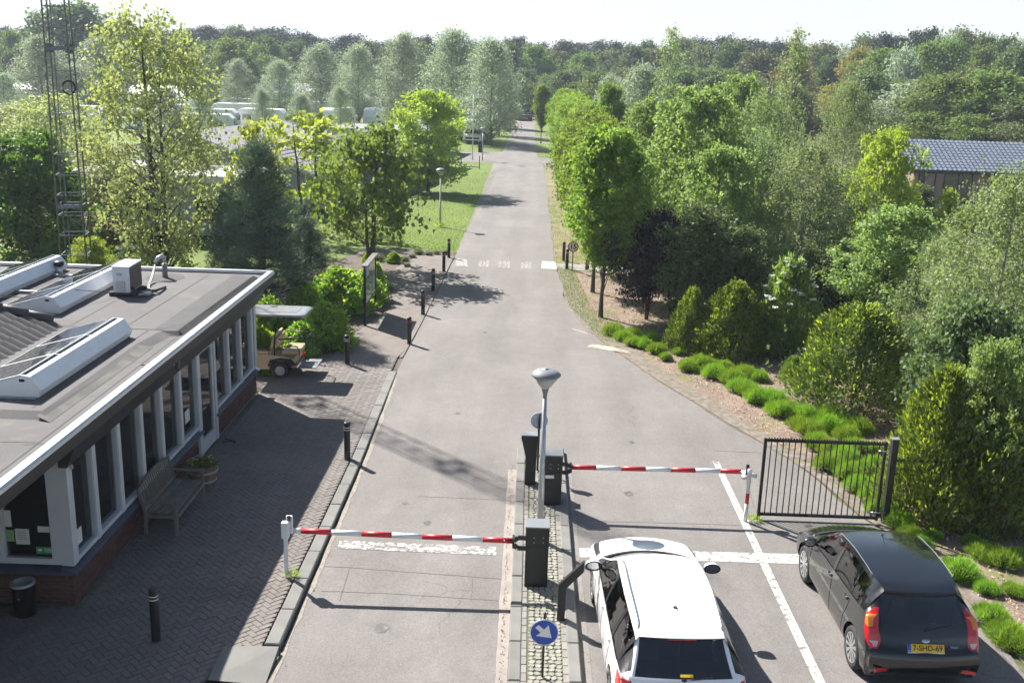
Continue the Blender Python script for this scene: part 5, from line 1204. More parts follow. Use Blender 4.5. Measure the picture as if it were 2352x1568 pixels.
b = MB(); b.tube([(.0,.10,.86),(.08,.10,.875),(.3,.16,.915)], .008, 6); b.bar((.0,.09,.87),(.40,.165,.93),.012,.01); part('rear_wiper', b, M['black'], t)
b = MB(); b.tube([(0,1.92,1.345),(-.02,1.75,1.49)], [.006,.002], 6); b.lathe([(.02,0),(.015,.02)], 8, (0,1.93,1.34)); part('aerial', b, M['black'], t)
b = MB(); b.bx(-.13,.13,.385,.395,1.235,1.25); part('brake_light', b, M['tail'], t)
lens_patch(t, 'tail_light', 1, .62, 1.06, [(.62,40,48),(.68,38,58),(.76,42,67),(.86,50,73),(.96,58,77),(1.06,70,76)], M['tail'], .30, .42)
lens_patch(t, 'tail_light', -1, .62, 1.06, [(.62,40,48),(.68,38,58),(.76,42,67),(.86,50,73),(.96,58,77),(1.06,70,76)], M['tail'], .30, .42)
for s_ in (1,-1):
    lens_patch(t, 'indicator_lens', s_, .86, .99, [(.86,56,68),(.95,62,73)], M['amber'], .30, .42, .016)
    lens_patch(t, 'reversing_lens', s_, .64, .70, [(.64,42,46),(.70,42,52)], M['lensw'], .30, .42, .016)
# ------------------------------------------------------------------ white estate
t = thing('parked_car', 'white estate car with roof rails waiting at the closed barrier', 'car', (2.015,10.57,0), math.radians(1.3))
W = .80
prof = [(.08,.22,.62,0,-.02),(.0,.34,.70,0,-.07),(-.02,.5,.72,0,-.09),(.02,.64,.70,0,-.08),(.06,.74,.66,0,-.07),(.10,.84,.63,0,-.05),
        (.14,.92,.61,0,-.04),(.32,1.10,.555,0,-.04),(.47,1.24,.525,0,-.04),(.43,1.275,.515,.012,-.05),(.52,1.30,.515,.02,-.04),
        (.72,1.32,.525,.02,-.02),(1.4,1.355,.55,.03,0),(2.0,1.345,.55,.035,.02),(2.35,1.30,.535,.035,.05),(2.50,1.265,.53,.03,.07),
        (2.85,1.06,.59,.02,.14),(3.20,.90,.665,.015,.20),(3.27,.885,.675,.015,.20),(3.6,.84,.68,.025,.18),(4.0,.76,.64,.03,.13),(4.2,.66,.57,.02,.10),(4.30,.5,.53,0,.07),(4.31,.32,.52,0,.06),(4.25,.2,.5,0,.05)]
seg = ['bumper','bumper','bumper','tailgate','tailgate','tailgate','rear_window','rear_window','rearlip','spoiler','spoiler','roof','roof','roof','roof','windscreen','windscreen','cowl','bonnet','bonnet','nose','nose','nose','nose']
def belt(y): return float(np.interp(y, [.3,1.0,2.0,3.0,3.3,4.3], [.90,.885,.86,.84,.82,.6]))
gs = [('front_window',1.98,2.98),('rear_door_window',1.10,1.93),('quarter_window',.52,1.05)]
mats = dict(paint=PW, pillar=M['black'], seal=M['silver'], sideglass=sideglass_w, rg=rearglass, ws=M['carglass'], cowl=M['blackrub'])
P, SD, V = build_car(t, prof, seg, {'rear_window':(.955,'rg'),'windscreen':(.93,'ws')}, W, belt, (.72,3.5), .30, mats, gs,
    dict(sill=(.25,4.1), zsill=.20, beltx=W*.95, own={'cowl':('cowl_panel','cowl'),'bonnet':('bonnet','paint'),'roof':('roof','paint'),'spoiler':('spoiler','paint'),'tailgate':('tailgate','paint'),'rearlip':('spoiler_underside','cowl')}))
for y in (.72,3.5):
    for s_ in (1,-1): wheelx(t, s_*(W-.10), y, .30, .30, .19, s_, 10)
seats(t, ((2.25,0),(1.25,0)), W, .40)
b = MB(); b.bx(-.62,.62,2.9,3.25,.6,.82); part('dashboard', b, M['seatfab'], t)
b = MB(); b.bx(-.6,.6,.3,1.0,.55,.60); part('luggage_cover', b, M['seatfab'], t)
b = MB(); b.bar((-.5,2.45,.75),(-.52,2.52,1.0),.04,.1); part('seat_belt_tag', b, mat('pale_cloth', (.4,.5,.48), .8), t)
for s_ in (1,-1):
    mirror_(t, s_*(W+.05), 2.83, .95, s_, PW, 1.15)
    lx = [(s_*np.interp(y,[.6,1.4,2.3],[.505,.53,.515]), y, np.interp(y,[.6,.72,1.4,2.0,2.35],[1.30,1.325,1.357,1.345,1.30])+(.045*math.sin(PI*(y-.55)/1.8)**.35 if .55 < y < 2.35 else 0)) for y in np.linspace(.551,2.349,26)]
    b = MB(); b.tube(lx, [.008]+[.014]*24+[.008], 8); part('roof_rail', b, M['galv'], t, True)
    for y, z in ((1.98,.76),(1.12,.78)): side_patch(t, 'door_handle', [(y,z),(y+.15,z-.008),(y+.15,z+.022),(y,z+.03)], SD, W, s_, PW, .026)
    lens_patch(t, 'tail_light', s_, .64, .88, [(.64,22,60),(.74,20,76),(.88,34,80)], M['tail'], .42, .42)
    for y0, y1 in ((2.02,1.98),(3.02,2.98)): seamline(t, [(y0+(y1-y0)*k/8, .82-.54*k/8) for k in range(9)], SD, W, s_)
    seamline(t, [(1.08,.84),(1.09,.76),(1.12,.66),(1.17,.54),(1.2,.4),(1.2,.28)], SD, W, s_)
b = MB(); b.lathe([(.03,0),(.02,.02),(.004,.03)], 12, (0.0,.98,1.36)); b.tube([(0,.98,1.375),(0,.90,1.40)], [.01,.003], 6); part('aerial', b, M['black'], t, True)
b = MB(); b.bx(-.17,.17,.395,.41,1.253,1.268); part('brake_light', b, M['tail'], t)
st = Matrix.Rotation(-.84+0, 3, 'X')
b = MB(); b.bx(-.075,.075,-.004,0,-.017,.017); o = part('number_sticker', b, M['yellow'], t, label='yellow sticker at the foot of the rear window'); o.location = (.03,.118,.955); o.rotation_euler = (-.84,0,0)
q = link('lettering', text_mesh('22', .026, M['ink'], depth=.0006), o, (.055,-.005,0)); q.rotation_euler = (PI/2,0,0)
b = MB(); b.lathe([(.035,0),(.035,.012),(.01,.02)], 14, (.0,.10,.90), 0, Matrix.Rotation(PI/2,3,'X')); b.bar((0,.09,.9),(.34,.12,.94),.012,.012); part('rear_wiper', b, M['black'], t)
# ================================================================== BACKGROUND BUILDINGS AND CARAVANS
def chalet(name, label, loc, rz, L_, D_, he, hr, wallm, roofm, wins=(), flat=False, floor=.25, trim=None, group=None, boards=True, tiles=False):
    """local: front wall faces -Y, length along X"""
    t = thing(name, label, 'chalet' if not flat else 'building', loc, rz, group)
    x0, x1 = -L_/2, L_/2
    b = MB(); b.bx(x0,x1,0,D_,floor,he); 
    if not flat: b.add([(x0,0,he),(x0,D_,he),(x0,D_/2,hr),(x1,0,he),(x1,D_,he),(x1,D_/2,hr)], [(0,2,1),(3,4,5)])
    part('wall', b, wallm, t)
    b = MB(); b.bx(x0+.1,x1-.1,.1,D_-.1,0,floor); part('plinth', b, M['dark'], t)
    if boards:
        n = int(L_/.3); b = MB()
        for k in range(n+1): b.bx(x0+k*L_/n-.012, x0+k*L_/n+.012, -.015, 0, floor, he)
        part('cladding_batten', b, wallm, t, stuff=True)
    o_ = .35
    if flat:
        b = MB(); b.bx(x0-.2,x1+.2,-.2,D_+.2,he,he+.18); part('roof', b, roofm, t); b = MB(); b.bx(x0-.23,x1+.23,-.23,-.2,he-.05,he+.24); b.bx(x0-.23,x1+.23,D_+.2,D_+.23,he-.05,he+.24); b.bx(x0-.23,x0-.2,-.2,D_+.2,he-.05,he+.24); b.bx(x1+.2,x1+.23,-.2,D_+.2,he-.05,he+.24); part('roof_edge', b, M['alu'], t)
    else:
        sl = (hr-he)/(D_/2)
        for s_ in (0, 1):
            ya, yb = (-o_, D_/2) if s_ == 0 else (D_+o_, D_/2); za, zb = he-o_*sl, hr
            b = MB(); b.add([(x0-o_,ya,za),(x1+o_,ya,za),(x1+o_,yb,zb),(x0-o_,yb,zb),(x0-o_,ya,za+.07),(x1+o_,ya,za+.07),(x1+o_,yb,zb+.07),(x0-o_,yb,zb+.07)], [(0,3,2,1),(4,5,6,7),(0,1,5,4),(1,2,6,5),(2,3,7,6),(3,0,4,7)]); part('roof', b, roofm, t)
            if s_ == 0 and tiles:
                rl_ = math.hypot(yb-ya, zb-za); nr = int(rl_/.36); nc = int((x1-x0+2*o_)/.30); P = []
                b = MB()
                for r in range(nr):
                    f0, f1 = r/nr, (r+1.05)/nr; a0 = (ya+(yb-ya)*f0, za+(zb-za)*f0+.12); a1 = (ya+(yb-ya)*min(f1,1), za+(zb-za)*min(f1,1)+.085)
                    for c in range(nc):
                        xa = x0-o_+c*.30
                        b.add([(xa,a0[0],a0[1]-.03),(xa+.15,a0[0],a0[1]+.022),(xa+.30,a0[0],a0[1]-.03),(xa,a1[0],a1[1]-.03),(xa+.15,a1[0],a1[1]+.022),(xa+.30,a1[0],a1[1]-.03),(xa,a0[0]-.0,a0[1]-.07),(xa+.15,a0[0],a0[1]-.03),(xa+.3,a0[0],a0[1]-.07)], [(0,1,4,3),(1,2,5,4),(6,7,1,0),(7,8,2,1)])
                part('roof_tile_field', b, roofm, t, stuff=True)
        b = MB(); b.bx(x0-o_-.03,x1+o_+.03,-o_-.04,-o_,he-o_*sl-.12,he-o_*sl+.05); part('gutter', b, trim or M['fascia'], t)
        for xx in (x0-o_-.03, x1+o_): b = MB(); b.add([(xx,-o_,he-o_*sl-.1),(xx,D_/2,hr-.1),(xx,D_/2,hr+.1),(xx,-o_,he-o_*sl+.1),(xx+.03,-o_,he-o_*sl-.1),(xx+.03,D_/2,hr-.1),(xx+.03,D_/2,hr+.1),(xx+.03,-o_,he-o_*sl+.1)], [(0,1,2,3),(7,6,5,4),(3,2,6,7),(0,4,5,1)]); part('barge_board', b, trim or M['fascia'], t)
    for (xa, xb, za, zb) in wins:
        f = MB(); w_ = .07; f.bx(xa,xb,-.05,-.016,za,za+w_); f.bx(xa,xb,-.05,-.016,zb-w_,zb); f.bx(xa,xa+w_,-.05,-.016,za+w_,zb-w_); f.bx(xb-w_,xb,-.05,-.016,za+w_,zb-w_)
        if xb-xa > 1.3: f.bx((xa+xb)/2-.04,(xa+xb)/2+.04,-.05,-.016,za+w_,zb-w_)
        fw = part('window', f, trim or M['fascia'], t); g_ = MB(); g_.bx(xa+w_,xb-w_,-.032,-.02,za+w_,zb-w_); part('pane', g_, M['farglass'], fw)
    return t
M['farglass'] = mat('far_window_glass', (.03,.035,.04), .06, spec=.8, coat=1)
M['clad'] = mat('brown_grey_cladding', (.24,.175,.14), .8, var=.12, scale=2); M['bluetile'] = mat('blue_grey_roof_sheet', (.12,.145,.19), .42, var=.12, scale=1.5, spec=.5)
M['greywall'] = mat('grey_blue_cladding', (.22,.245,.28), .7, var=.12); M['lightroof'] = mat('light_grey_roof_tiles', (.20,.197,.21), .6, var=.15, scale=1.2); M['flatroof'] = mat('pale_flat_roof', (.36,.36,.38), .55, var=.1, scale=.5)
M['palewall'] = mat('pale_render', (.42,.44,.46), .7)
ey, ry = 65.5, 69.3
t = chalet('chalet', 'long brown clad chalet with a blue grey tiled roof behind the trees on the right', (30.6,65.9,0), math.radians(-1.2), 12.6, 7.2, 2.25, 3.75, M['clad'], M['bluetile'], [(-4.4,-2.6,.35,2.1),(-1.0+1.6,1.3,.9,2.0),(1.6,3.4,.5,2.05),(-6.0,-5.6,.35,2.0)], tiles=True)
b = MB(); b.bx(-7,7,-2.2,-.4,-.0,.14); part('terrace', b, mat('decking_grey', (.33,.33,.34), .7), t)
b = MB(); b.lathe([(.04,0),(.04,2.2)], 8, (-4.95,-.08,0)); part('downpipe', b, M['black'], t)
# grey chalets and flat buildings left of the road
chalet('chalet', 'grey chalet with a pale tiled roof behind the bare twisted tree', (-9.35,61.5,0), math.radians(80.5), 19, 6.5, 2.2, 3.2, M['greywall'], M['lightroof'], [(-8.5,-7.0,.7,2.0),(-6.2,-5.4,.3,2.0),(-4.0,-2.6,.8,1.9),(0,1.5,.8,1.9),(4,5.5,.8,1.9)], tiles=True, trim=M['palewall'])
chalet('chalet', 'second pale roofed chalet behind the grey one, further up the lawn', (-17.5,72,0), math.radians(78), 14, 6, 2.2, 3.1, M['greywall'], M['lightroof'], [(-5,-3.4,.8,1.9)], tiles=False, trim=M['palewall'])
chalet('sanitary_building', 'low building with a pale flat roof behind the big maple', (-14.9,44.2,0), math.radians(-2), 5.6, 4.6, 2.6, 0, M['palewall'], M['flatroof'], [(-2.6,-1.6,.9,1.9),(.5,2,.9,1.9)], flat=True)
chalet('sanitary_building', 'wide flat roofed building between the mast and the maple', (-20.3,44.5,0), math.radians(-2), 7.2, 5.5, 2.6, 0, M['palewall'], M['flatroof'], [(0,1.5,.9,1.9)], flat=True)
chalet('utility_building', 'long flat grey roofed building below the caravans', (-12.6,88.0,0), math.radians(-6), 9.5, 7, 2.0, 0, M['palewall'], mat('grey_sheet_roof', (.2,.19,.2), .6), [(-3,-2,.8,1.6)], flat=True)
t = chalet('garden_hut', 'small grey wooden hut with a pitched roof at the roadside junction', (-6.4,79.5,0), math.radians(80), 2.6, 2.4, 1.9, 2.5, M['greywall'], M['greywall'], [], trim=M['palewall'])
chalet('chalet', 'pale chalet with a ribbed white roof standing at the back of the caravan field', (-36,150,0), math.radians(-4), 9, 5, 3.0, 4.2, M['greywall'], mat('white_sheet_roof', (.6,.61,.63), .4), [(1,2,1,2.2)])
for k, (x, y) in enumerate(((-52,146),(-70,150),(-20,155),(-88,120))): chalet('chalet', ('white roofed chalet far left behind the pale willows','white roofed chalet at the far left edge of the field','white roofed chalet between the willows near the road end','white roofed chalet low behind the leftmost pale trees')[k], (x,y,0), math.radians(-4+k*3), 9, 5, 2.4, 3.4, M['palewall'], bpy.data.materials['white_sheet_roof'], [(-2,-1,1,2)])
M['cwhite'] = mat('caravan_white', (.74,.75,.76), .35, var=.05); M['cgrey'] = mat('caravan_skirt', (.3,.32,.34), .5)
def caravan(label, loc, rz, L_=5.6, camper=False, group='white caravans on the field'):
    t = thing('caravan' if not camper else 'camper_van', label, 'caravan' if not camper else 'camper van', loc, rz, group if not camper else None)
    H_ = 2.35; W_ = 1.05
    P = [(-L_/2,.45),(-L_/2+.05,1.3),(-L_/2+.45,2.15),(-L_/2+.8,H_),(L_/2-.6,H_),(L_/2-.15,1.95),(L_/2,1.2),(L_/2-.05,.45)]
    b = xz_plate(P, -W_, W_); bevel(part('body', b, M['cwhite'], t), .06)
    b = xz_plate([(-L_/2+.1,.3),(-L_/2+.1,.62),(L_/2-.1,.62),(L_/2-.1,.3)], -W_-.01, W_+.01); part('skirt', b, M['cgrey'], t)
    b = MB(); b.bx(-.6,.0,-.4,.2,H_,H_+.1); part('roof_hatch', b, M['cgrey'], t)
    for s_ in (-1,1):
        for xa, xb in ((-1.9,-.9),(.4,1.6)): b = MB(); b.bx(xa,xb,s_*W_-.01 if s_<0 else W_-.0,s_*W_ if s_<0 else W_+.01,1.15,1.75); b = MB().bx(xa,xb,min(s_*W_,s_*(W_+.012)),max(s_*W_,s_*(W_+.012)),1.15,1.75); part('window', b, M['farglass'], t)
        b = MB(); b.lathe([(.3,-.09),(.3,.09)], 16, (-.1,s_*.95,.3), 0, Matrix.Rotation(PI/2,3,'X')); part('wheel', b, M['tyre'], t)
    b = MB(); b.bx(L_/2-.04,L_/2+.03,-.75,.75,1.2,1.75); b2 = b; part('window', b, M['farglass'], t, label='end window')
    if camper:
        b = xz_plate([(L_/2-.1,.35),(L_/2-.1,1.5),(L_/2+.25,1.45),(L_/2+.75,.98),(L_/2+1.15,.85),(L_/2+1.2,.35)], -W_*.88, W_*.88); bevel(part('cab', b, M['cwhite'], t), .05)
        b = MB(); b.add([(L_/2+.28,-.8,1.42),(L_/2+.28,.8,1.42),(L_/2+.76,.8,1.0),(L_/2+.76,-.8,1.0)], [(0,1,2,3)][::-1]); part('windscreen', b, M['farglass'], t)
        b = MB(); b.bx(L_/2+1.19,L_/2+1.22,-.7,.7,.5,.66); part('radiator_grille', b, M['black'], t)
        b = xz_plate([(L_/2-.2,1.5),(L_/2-.2,H_+.05),(L_/2+.4,H_-.1),(L_/2+.75,1.75),(L_/2+.6,1.5)], -W_, W_); bevel(part('luton', b, M['cwhite'], t), .06)
    else: b = MB(); b.bar((L_/2,-.3,.42),(L_/2+1.1,0,.42),.06,.06); b.bar((L_/2,.3,.42),(L_/2+1.1,0,.42),.06,.06); part('drawbar', b, M['black'], t)
    return t
c0 = caravan('white caravan on the grass right of the big maple, nearest of its row', (-31.5,101,0), math.radians(8))
spots = [((-34,111,0),5,'white caravan with two windows behind the first one beside the maple'),((-29.5,114.5,0),-4,'white caravan on the grass with its rounded end towards the bare tree'),((-41,118,0),12,'white caravan seen through the maple crown'),
 ((-22.6,122,0),75,'white caravan with a blue end left of the flat grey roof'),((-18.4,126,0),80,'white caravan partly behind the bright green round tree'),((-26,133,0),0,'white caravan between two pale willows'),
 ((-45,131,0),0,'white caravan low behind the maple crown on the left'),((-60,110,0),10,'white caravan behind the lattice mast'),((-7.2,113,0),80,'white caravan behind the camper van in the roadside row'),
 ((-7.0,121,0),82,'second caravan behind the camper van in the roadside row'),((-6.6,130,0),84,'third caravan of the roadside row under the willows'),((-6.6,138,0),84,'last caravan of the roadside row before the road end'),
 ((-11.5,116,0),60,'white caravan left of the roadside row'),((-76,95,0),5,'pale caravan at the left edge of the view behind the trees')]
for loc, a, l in spots: dup(c0, loc, math.radians(a), l)
cr_ = random.Random(3)
for row_y, xs in ((96,(-44,-52,-60,-69)),(108,(-39,-47,-56,-66,-75)),(126,(-35,-52,-60,-69,-80)),(140,(-28,-38,-47,-57,-68,-79))):
    for x in xs: dup(c0, (x+cr_.uniform(-1,1), row_y+cr_.uniform(-1.5,1.5), 0), cr_.uniform(-.4,.4)+(1.57 if cr_.random()<.3 else 0), 'white caravan among the pitches far left, in the %s row' % {96:'nearest',108:'second',126:'third',140:'farthest'}[row_y], (cr_.uniform(.9,1.2),1,1))
caravan('white camper van facing the camera on the roadside grass under the willow', (-5.75,107.6,0), math.radians(-92), 4.6, True)
t = caravan('white caravan closing the view at the far end of the road behind dry grass', (-.7,181,0), 0, 6.4)
# ================================================================== VEGETATION
class Leaves:
    def __init__(s): s.c = []; s.d = []; s.n = []; s.L = []; s.W = []
def rand_dirs(r, n): v = r.normal(size=(n,3)); return v/np.linalg.norm(v, axis=1, keepdims=True)
def leaf_obj(name, Cn, r, size, asp, mt, up=.35, droop=0., Dn=None, jit=.3):
    n = len(Cn); d = rand_dirs(r, n)
    if Dn is not None: d = d*.6+Dn
    d[:,2] -= droop; d /= np.linalg.norm(d, axis=1, keepdims=True)
    nr = rand_dirs(r, n); nr[:,2] += up*2.2; s_ = np.cross(d, nr); s_ /= np.linalg.norm(s_, axis=1, keepdims=True)+1e-9
    L_ = size*r.uniform(1-jit, 1+jit, (n,1)); W_ = L_*asp; nn = np.cross(s_, d)
    V = np.empty((n,4,3)); V[:,0] = Cn-d*L_/2; V[:,1] = Cn+s_*W_/2+nn*W_*.12; V[:,2] = Cn+d*L_/2-nn*L_*.1; V[:,3] = Cn-s_*W_/2+nn*W_*.12
    me = bpy.data.meshes.new(name); me.vertices.add(n*4); me.vertices.foreach_set('co', V.reshape(-1).astype(np.float32))
    me.loops.add(n*4); me.loops.foreach_set('vertex_index', np.arange(n*4, dtype=np.int32)); me.polygons.add(n)
    me.polygons.foreach_set('loop_start', np.arange(0, n*4, 4, dtype=np.int32)); me.polygons.foreach_set('loop_total', np.full(n, 4, dtype=np.int32))
    me.materials.append(mt); me.update(calc_edges=True); return me
def gen_tree(seed, H, R, base, shape, nl, nsub, npl, sig, size, asp, barkm, leafm, up=.5, droop=0., tr=.12, trunks=1, spread=.0, weep=0, lean=.0, dense_in=.55, leafup=.35, sq=1.0, bare=0.):
    """trunk and limbs as tapered tubes; leaf clumps along the twigs. shape(f): crown radius share at height share f"""
    r = np.random.default_rng(seed); wood = MB(); CC = []
    for tk in range(trunks):
        a0 = 2*PI*tk/trunks+r.uniform(0,1); sp = spread*R if trunks > 1 else 0; Ht = H*(1 if tk == 0 else r.uniform(.8,.97))
        pts = []; n = 8
        for k in range(n+1):
            f = k/n; pts.append(Vector((math.cos(a0)*sp*f**.8*(1-.3*f)+lean*H*f+r.normal()*.012*H*f*(1-f)*2, math.sin(a0)*sp*f**.8*(1-.3*f)+r.normal()*.012*H*f*(1-f)*2, Ht*f*.985-.05)))
        rads = [tr*(1-.93*(k/n)**.9)+.004 for k in range(n+1)]; rads[0] *= 1.25; wood.tube(pts, rads, 9, 0, False)
        def onT(f): q = f*n; i = min(int(q), n-1); return pts[i].lerp(pts[i+1], q-i)
        m_ = nl//trunks
        for i in range(m_):
            f = base+(1-base)*((i+r.uniform(0,1))/m_)**.92*.97; f0 = max(.06, f-(1-base)*(.10+.28*up)*(1-(f-base)/(1-base+1e-6))-.02)
            az = 2.399*i+r.uniform(-.5,.5)+tk; rad = R*shape((f-base)/(1-base))*r.uniform(.58,1.15)
            c0_ = onT(min(f0,.985)); tip = Vector((onT(f).x*1.0+math.cos(az)*rad, onT(f).y+math.sin(az)*rad*sq, f*H+rad*r.uniform(-.12,.18)*(1-up)+(-.25*rad if weep else 0)))
            mid = c0_.lerp(tip, .5)+Vector((r.normal()*.04*rad, r.normal()*.04*rad, (.10+.05*r.normal())*rad*(1-up*.8)-(up*.12*rad) + (.22*rad if weep else 0)))
            lr = tr*(.34*(1-f)+.08)
            wood.tube([c0_, c0_.lerp(mid,.55)+Vector((0,0,.02*rad)), mid, mid.lerp(tip,.55), tip], [lr, lr*.75, lr*.5, lr*.3, .004], 5, 0, False)
            path = [c0_.lerp(mid,.6), mid, mid.lerp(tip,.4), mid.lerp(tip,.7), tip]
            for s_ in range(nsub):
                u = (dense_in+(1-dense_in)*(s_+r.uniform(.2,1))/nsub)*(len(path)-1)*.999; k = int(u); p = path[k].lerp(path[k+1], u-k)
                dl = rad*.30*r.uniform(.5,1.2)+sig; dd = Vector(r.normal(size=3)); dd.z = dd.z*.6+up*.8; dd.normalize(); q = p+dd*dl
                if r.uniform() < .6: wood.tube([p, p.lerp(q,.5)+Vector(r.normal(size=3))*.06*dl, q], [lr*.22+.003, lr*.15+.003, .002], 3, 0, False)
                if r.uniform() < bare: continue
                m2 = int(npl*r.uniform(.5,1.5))
                if weep:
                    ns = max(2, m2//9)
                    for w_ in range(ns):
                        o_ = np.array(q)+r.normal(size=3)*sig*.8; ln = weep*r.uniform(.4,1.25); t_ = r.uniform(0,1,9)
                        pp = o_+np.stack([r.normal()*.10*ln*t_, r.normal()*.10*ln*t_, -ln*t_], 1)+r.normal(size=(9,3))*size*.45; CC.append(pp)
                else:
                    e = r.normal(size=(m2,3))*sig*np.array([1,1,.7]); CC.append(np.array(q)+e); 
                    m3 = m2//5; tt_ = r.uniform(0,1,(m3,1)); CC.append(np.array(p)*(1-tt_)+np.array(q)*tt_+r.normal(size=(m3,3))*sig*.5)
    Cn = np.concatenate(CC); Cn = Cn[Cn[:,2] > .15]
    wm = wood.mesh('trunk', barkm, True); lm = leaf_obj('crown', Cn, r, size, asp, leafm, leafup, droop)
    return wm, lm, H, R
oval = lambda f: max(.05, math.sin(PI*min(1, max(0, f*.92+.06)))**.7)
col_ = lambda f: max(.06, (1-(2*f-.85)**2*.75))*(1 if f < .7 else max(.05, (1-f)/.3)**.6)
cone = lambda f: max(.04, (1-f)**.75)*(1 if f > .1 else .6+4*f)
dome = lambda f: max(.08, math.sqrt(max(0, 1-(f*.98)**2)))
flame = lambda f: max(.05, math.sin(PI*min(1, (f*.93+.05))**.62)**.85)
top_ = lambda f: max(.1, math.sin(PI*min(1, f*.75+.22)))
LM = dict(
 maple=leafmat('leaf_olive_maple', (.125,.142,.06), (.185,.20,.10), .42, .5),
 mapled=leafmat('leaf_dark_maple', (.035,.085,.018), (.075,.14,.03), .35, .35),
 catalpa=leafmat('leaf_catalpa', (.12,.15,.035), (.20,.225,.05), .5, .35),
 linden=leafmat('leaf_shade_tree', (.055,.10,.022), (.12,.16,.04), .42, .35),
 willow=leafmat('leaf_grey_willow', (.13,.158,.11), (.21,.238,.175), .4, .5, .5, (1.1,1.2,.95)),
 hornbeam=leafmat('leaf_hornbeam', (.072,.118,.022), (.125,.172,.038), .5, .3),
 lime=leafmat('leaf_lime', (.13,.18,.03), (.20,.25,.045), .5, .3),
 birch=leafmat('leaf_birch', (.075,.11,.048), (.15,.19,.095), .44, .6, .4),
 oak=leafmat('leaf_oak', (.038,.060,.026), (.070,.095,.040), .35, .4),
 oakb=leafmat('leaf_bronze', (.10,.09,.03), (.15,.12,.04), .4, .3),
 grove=leafmat('leaf_grove', (.078,.122,.038), (.145,.19,.07), .46, .6, .4),
 limefar=leafmat('leaf_far_fresh', (.052,.085,.026), (.095,.125,.042), .4, .3),
 dull=leafmat('leaf_dull', (.055,.07,.036), (.09,.10,.052), .35, .3),
 plum=leafmat('leaf_plum', (.014,.013,.018), (.028,.022,.027), .2, .3),
 pine=leafmat('needle_blue', (.028,.05,.034), (.055,.085,.055), .15, .3),
 farpine=leafmat('needle_far', (.020,.027,.027), (.038,.047,.045), .12, .2),
 laurel=leafmat('leaf_laurel', (.035,.065,.016), (.085,.125,.025), .32, .55, .35),
 laurelt=leafmat('leaf_laurel_tip', (.11,.15,.015), (.18,.215,.022), .42, .4),
 bramble=leafmat('leaf_bright_shrub', (.08,.155,.018), (.15,.23,.035), .48, .35),
 lav=leafmat('lavender_blade', (.085,.15,.014), (.15,.225,.03), .35, .25),
 grass=leafmat('grass_blade', (.062,.098,.010), (.09,.135,.018), .4, .3),
)
PR = {}
def proto(kind, **k): PR.setdefault(kind, []).append(gen_tree(**k))
B_, BL, BB = M['bark'], M['barkl'], M['birchbark']
proto('maple', seed=1, H=9, R=2.75, base=.12, shape=oval, nl=60, nsub=8, npl=22, sig=.24, size=.14, asp=.85, barkm=B_, leafm=LM['maple'], up=.75, tr=.17, trunks=2, spread=.22, dense_in=.3)
proto('mapled', seed=2, H=5, R=2.3, base=.1, shape=dome, nl=46, nsub=9, npl=46, sig=.18, size=.16, asp=.8, barkm=B_, leafm=LM['mapled'], up=.4, tr=.12)
proto('catalpa', seed=3, H=4.9, R=2.2, base=.28, shape=top_, nl=26, nsub=7, npl=13, sig=.16, size=.21, asp=.85, barkm=B_, leafm=LM['catalpa'], up=.6, tr=.09, trunks=3, spread=.35, dense_in=.6, bare=.25, droop=.3)
proto('catalpag', seed=31, H=5.2, R=2.4, base=.25, shape=top_, nl=34, nsub=7, npl=24, sig=.22, size=.19, asp=.85, barkm=B_, leafm=LM['linden'], up=.45, lean=.05, tr=.10, trunks=3, spread=.3, dense_in=.45, droop=.25)
for s_ in (4, 5): proto('willow', seed=s_, H=9.5, R=2.6, base=.14, shape=flame, nl=60, nsub=8, npl=24, sig=.34, size=.20, asp=.45, barkm=BL, leafm=LM['willow'], up=.8, tr=.15, dense_in=.3)
for s_ in (6, 7, 8): proto('hornbeam', seed=s_, H=5.6, R=1.35, base=.36, shape=oval, nl=62, nsub=9, npl=36, sig=.12, size=.115, asp=.6, barkm=B_, leafm=LM['hornbeam'], up=.85, tr=.075, dense_in=.25)
proto('lime', seed=9, H=5.6, R=2.1, base=.12, shape=oval, nl=46, nsub=9, npl=36, sig=.16, size=.145, asp=.7, barkm=B_, leafm=LM['lime'], up=.65, tr=.09, dense_in=.3)
for s_ in (10, 11): proto('birch', seed=s_, H=9.5, R=2.5, base=.10, shape=oval, nl=60, nsub=8, npl=56, sig=.24, size=.10, asp=.75, barkm=BB, leafm=LM['birch'], up=.35, tr=.11, weep=1.0, dense_in=.3, droop=.5)
proto('birchtop', seed=12, H=10, R=2.0, base=.2, shape=cone, nl=44, nsub=7, npl=13, sig=.20, size=.13, asp=.75, barkm=BB, leafm=LM['birch'], up=.6, tr=.10, dense_in=.3, bare=.2)
for s_ in (13, 14): proto('grove', seed=s_, H=7.5, R=2.6, base=.08, shape=oval, nl=60, nsub=9, npl=36, sig=.17, size=.15, asp=.75, barkm=B_, leafm=LM['grove'], up=.6, tr=.12, dense_in=.3)
for s_ in (15, 16, 17): proto('oak', seed=s_, H=13, R=4.8, base=.1, shape=dome if s_ != 16 else oval, nl=40, nsub=9, npl=34, sig=.48, size=.40, asp=.8, barkm=B_, leafm=LM['oak'], up=.3, tr=.28, dense_in=.45)
for k, nm in enumerate(('oakb', 'dull', 'limefar', 'willowfar')): 
    lm_ = {'oakb':'oakb','dull':'dull','limefar':'limefar','willowfar':'willow'}[nm]; proto(nm, seed=20+k, H=12, R=4.0, base=.1, shape=oval, nl=38, nsub=8, npl=28, sig=.55, size=.38, asp=.7, barkm=B_, leafm=LM[lm_], up=.5, tr=.22, dense_in=.4, weep=1.6 if nm == 'willowfar' else 0)
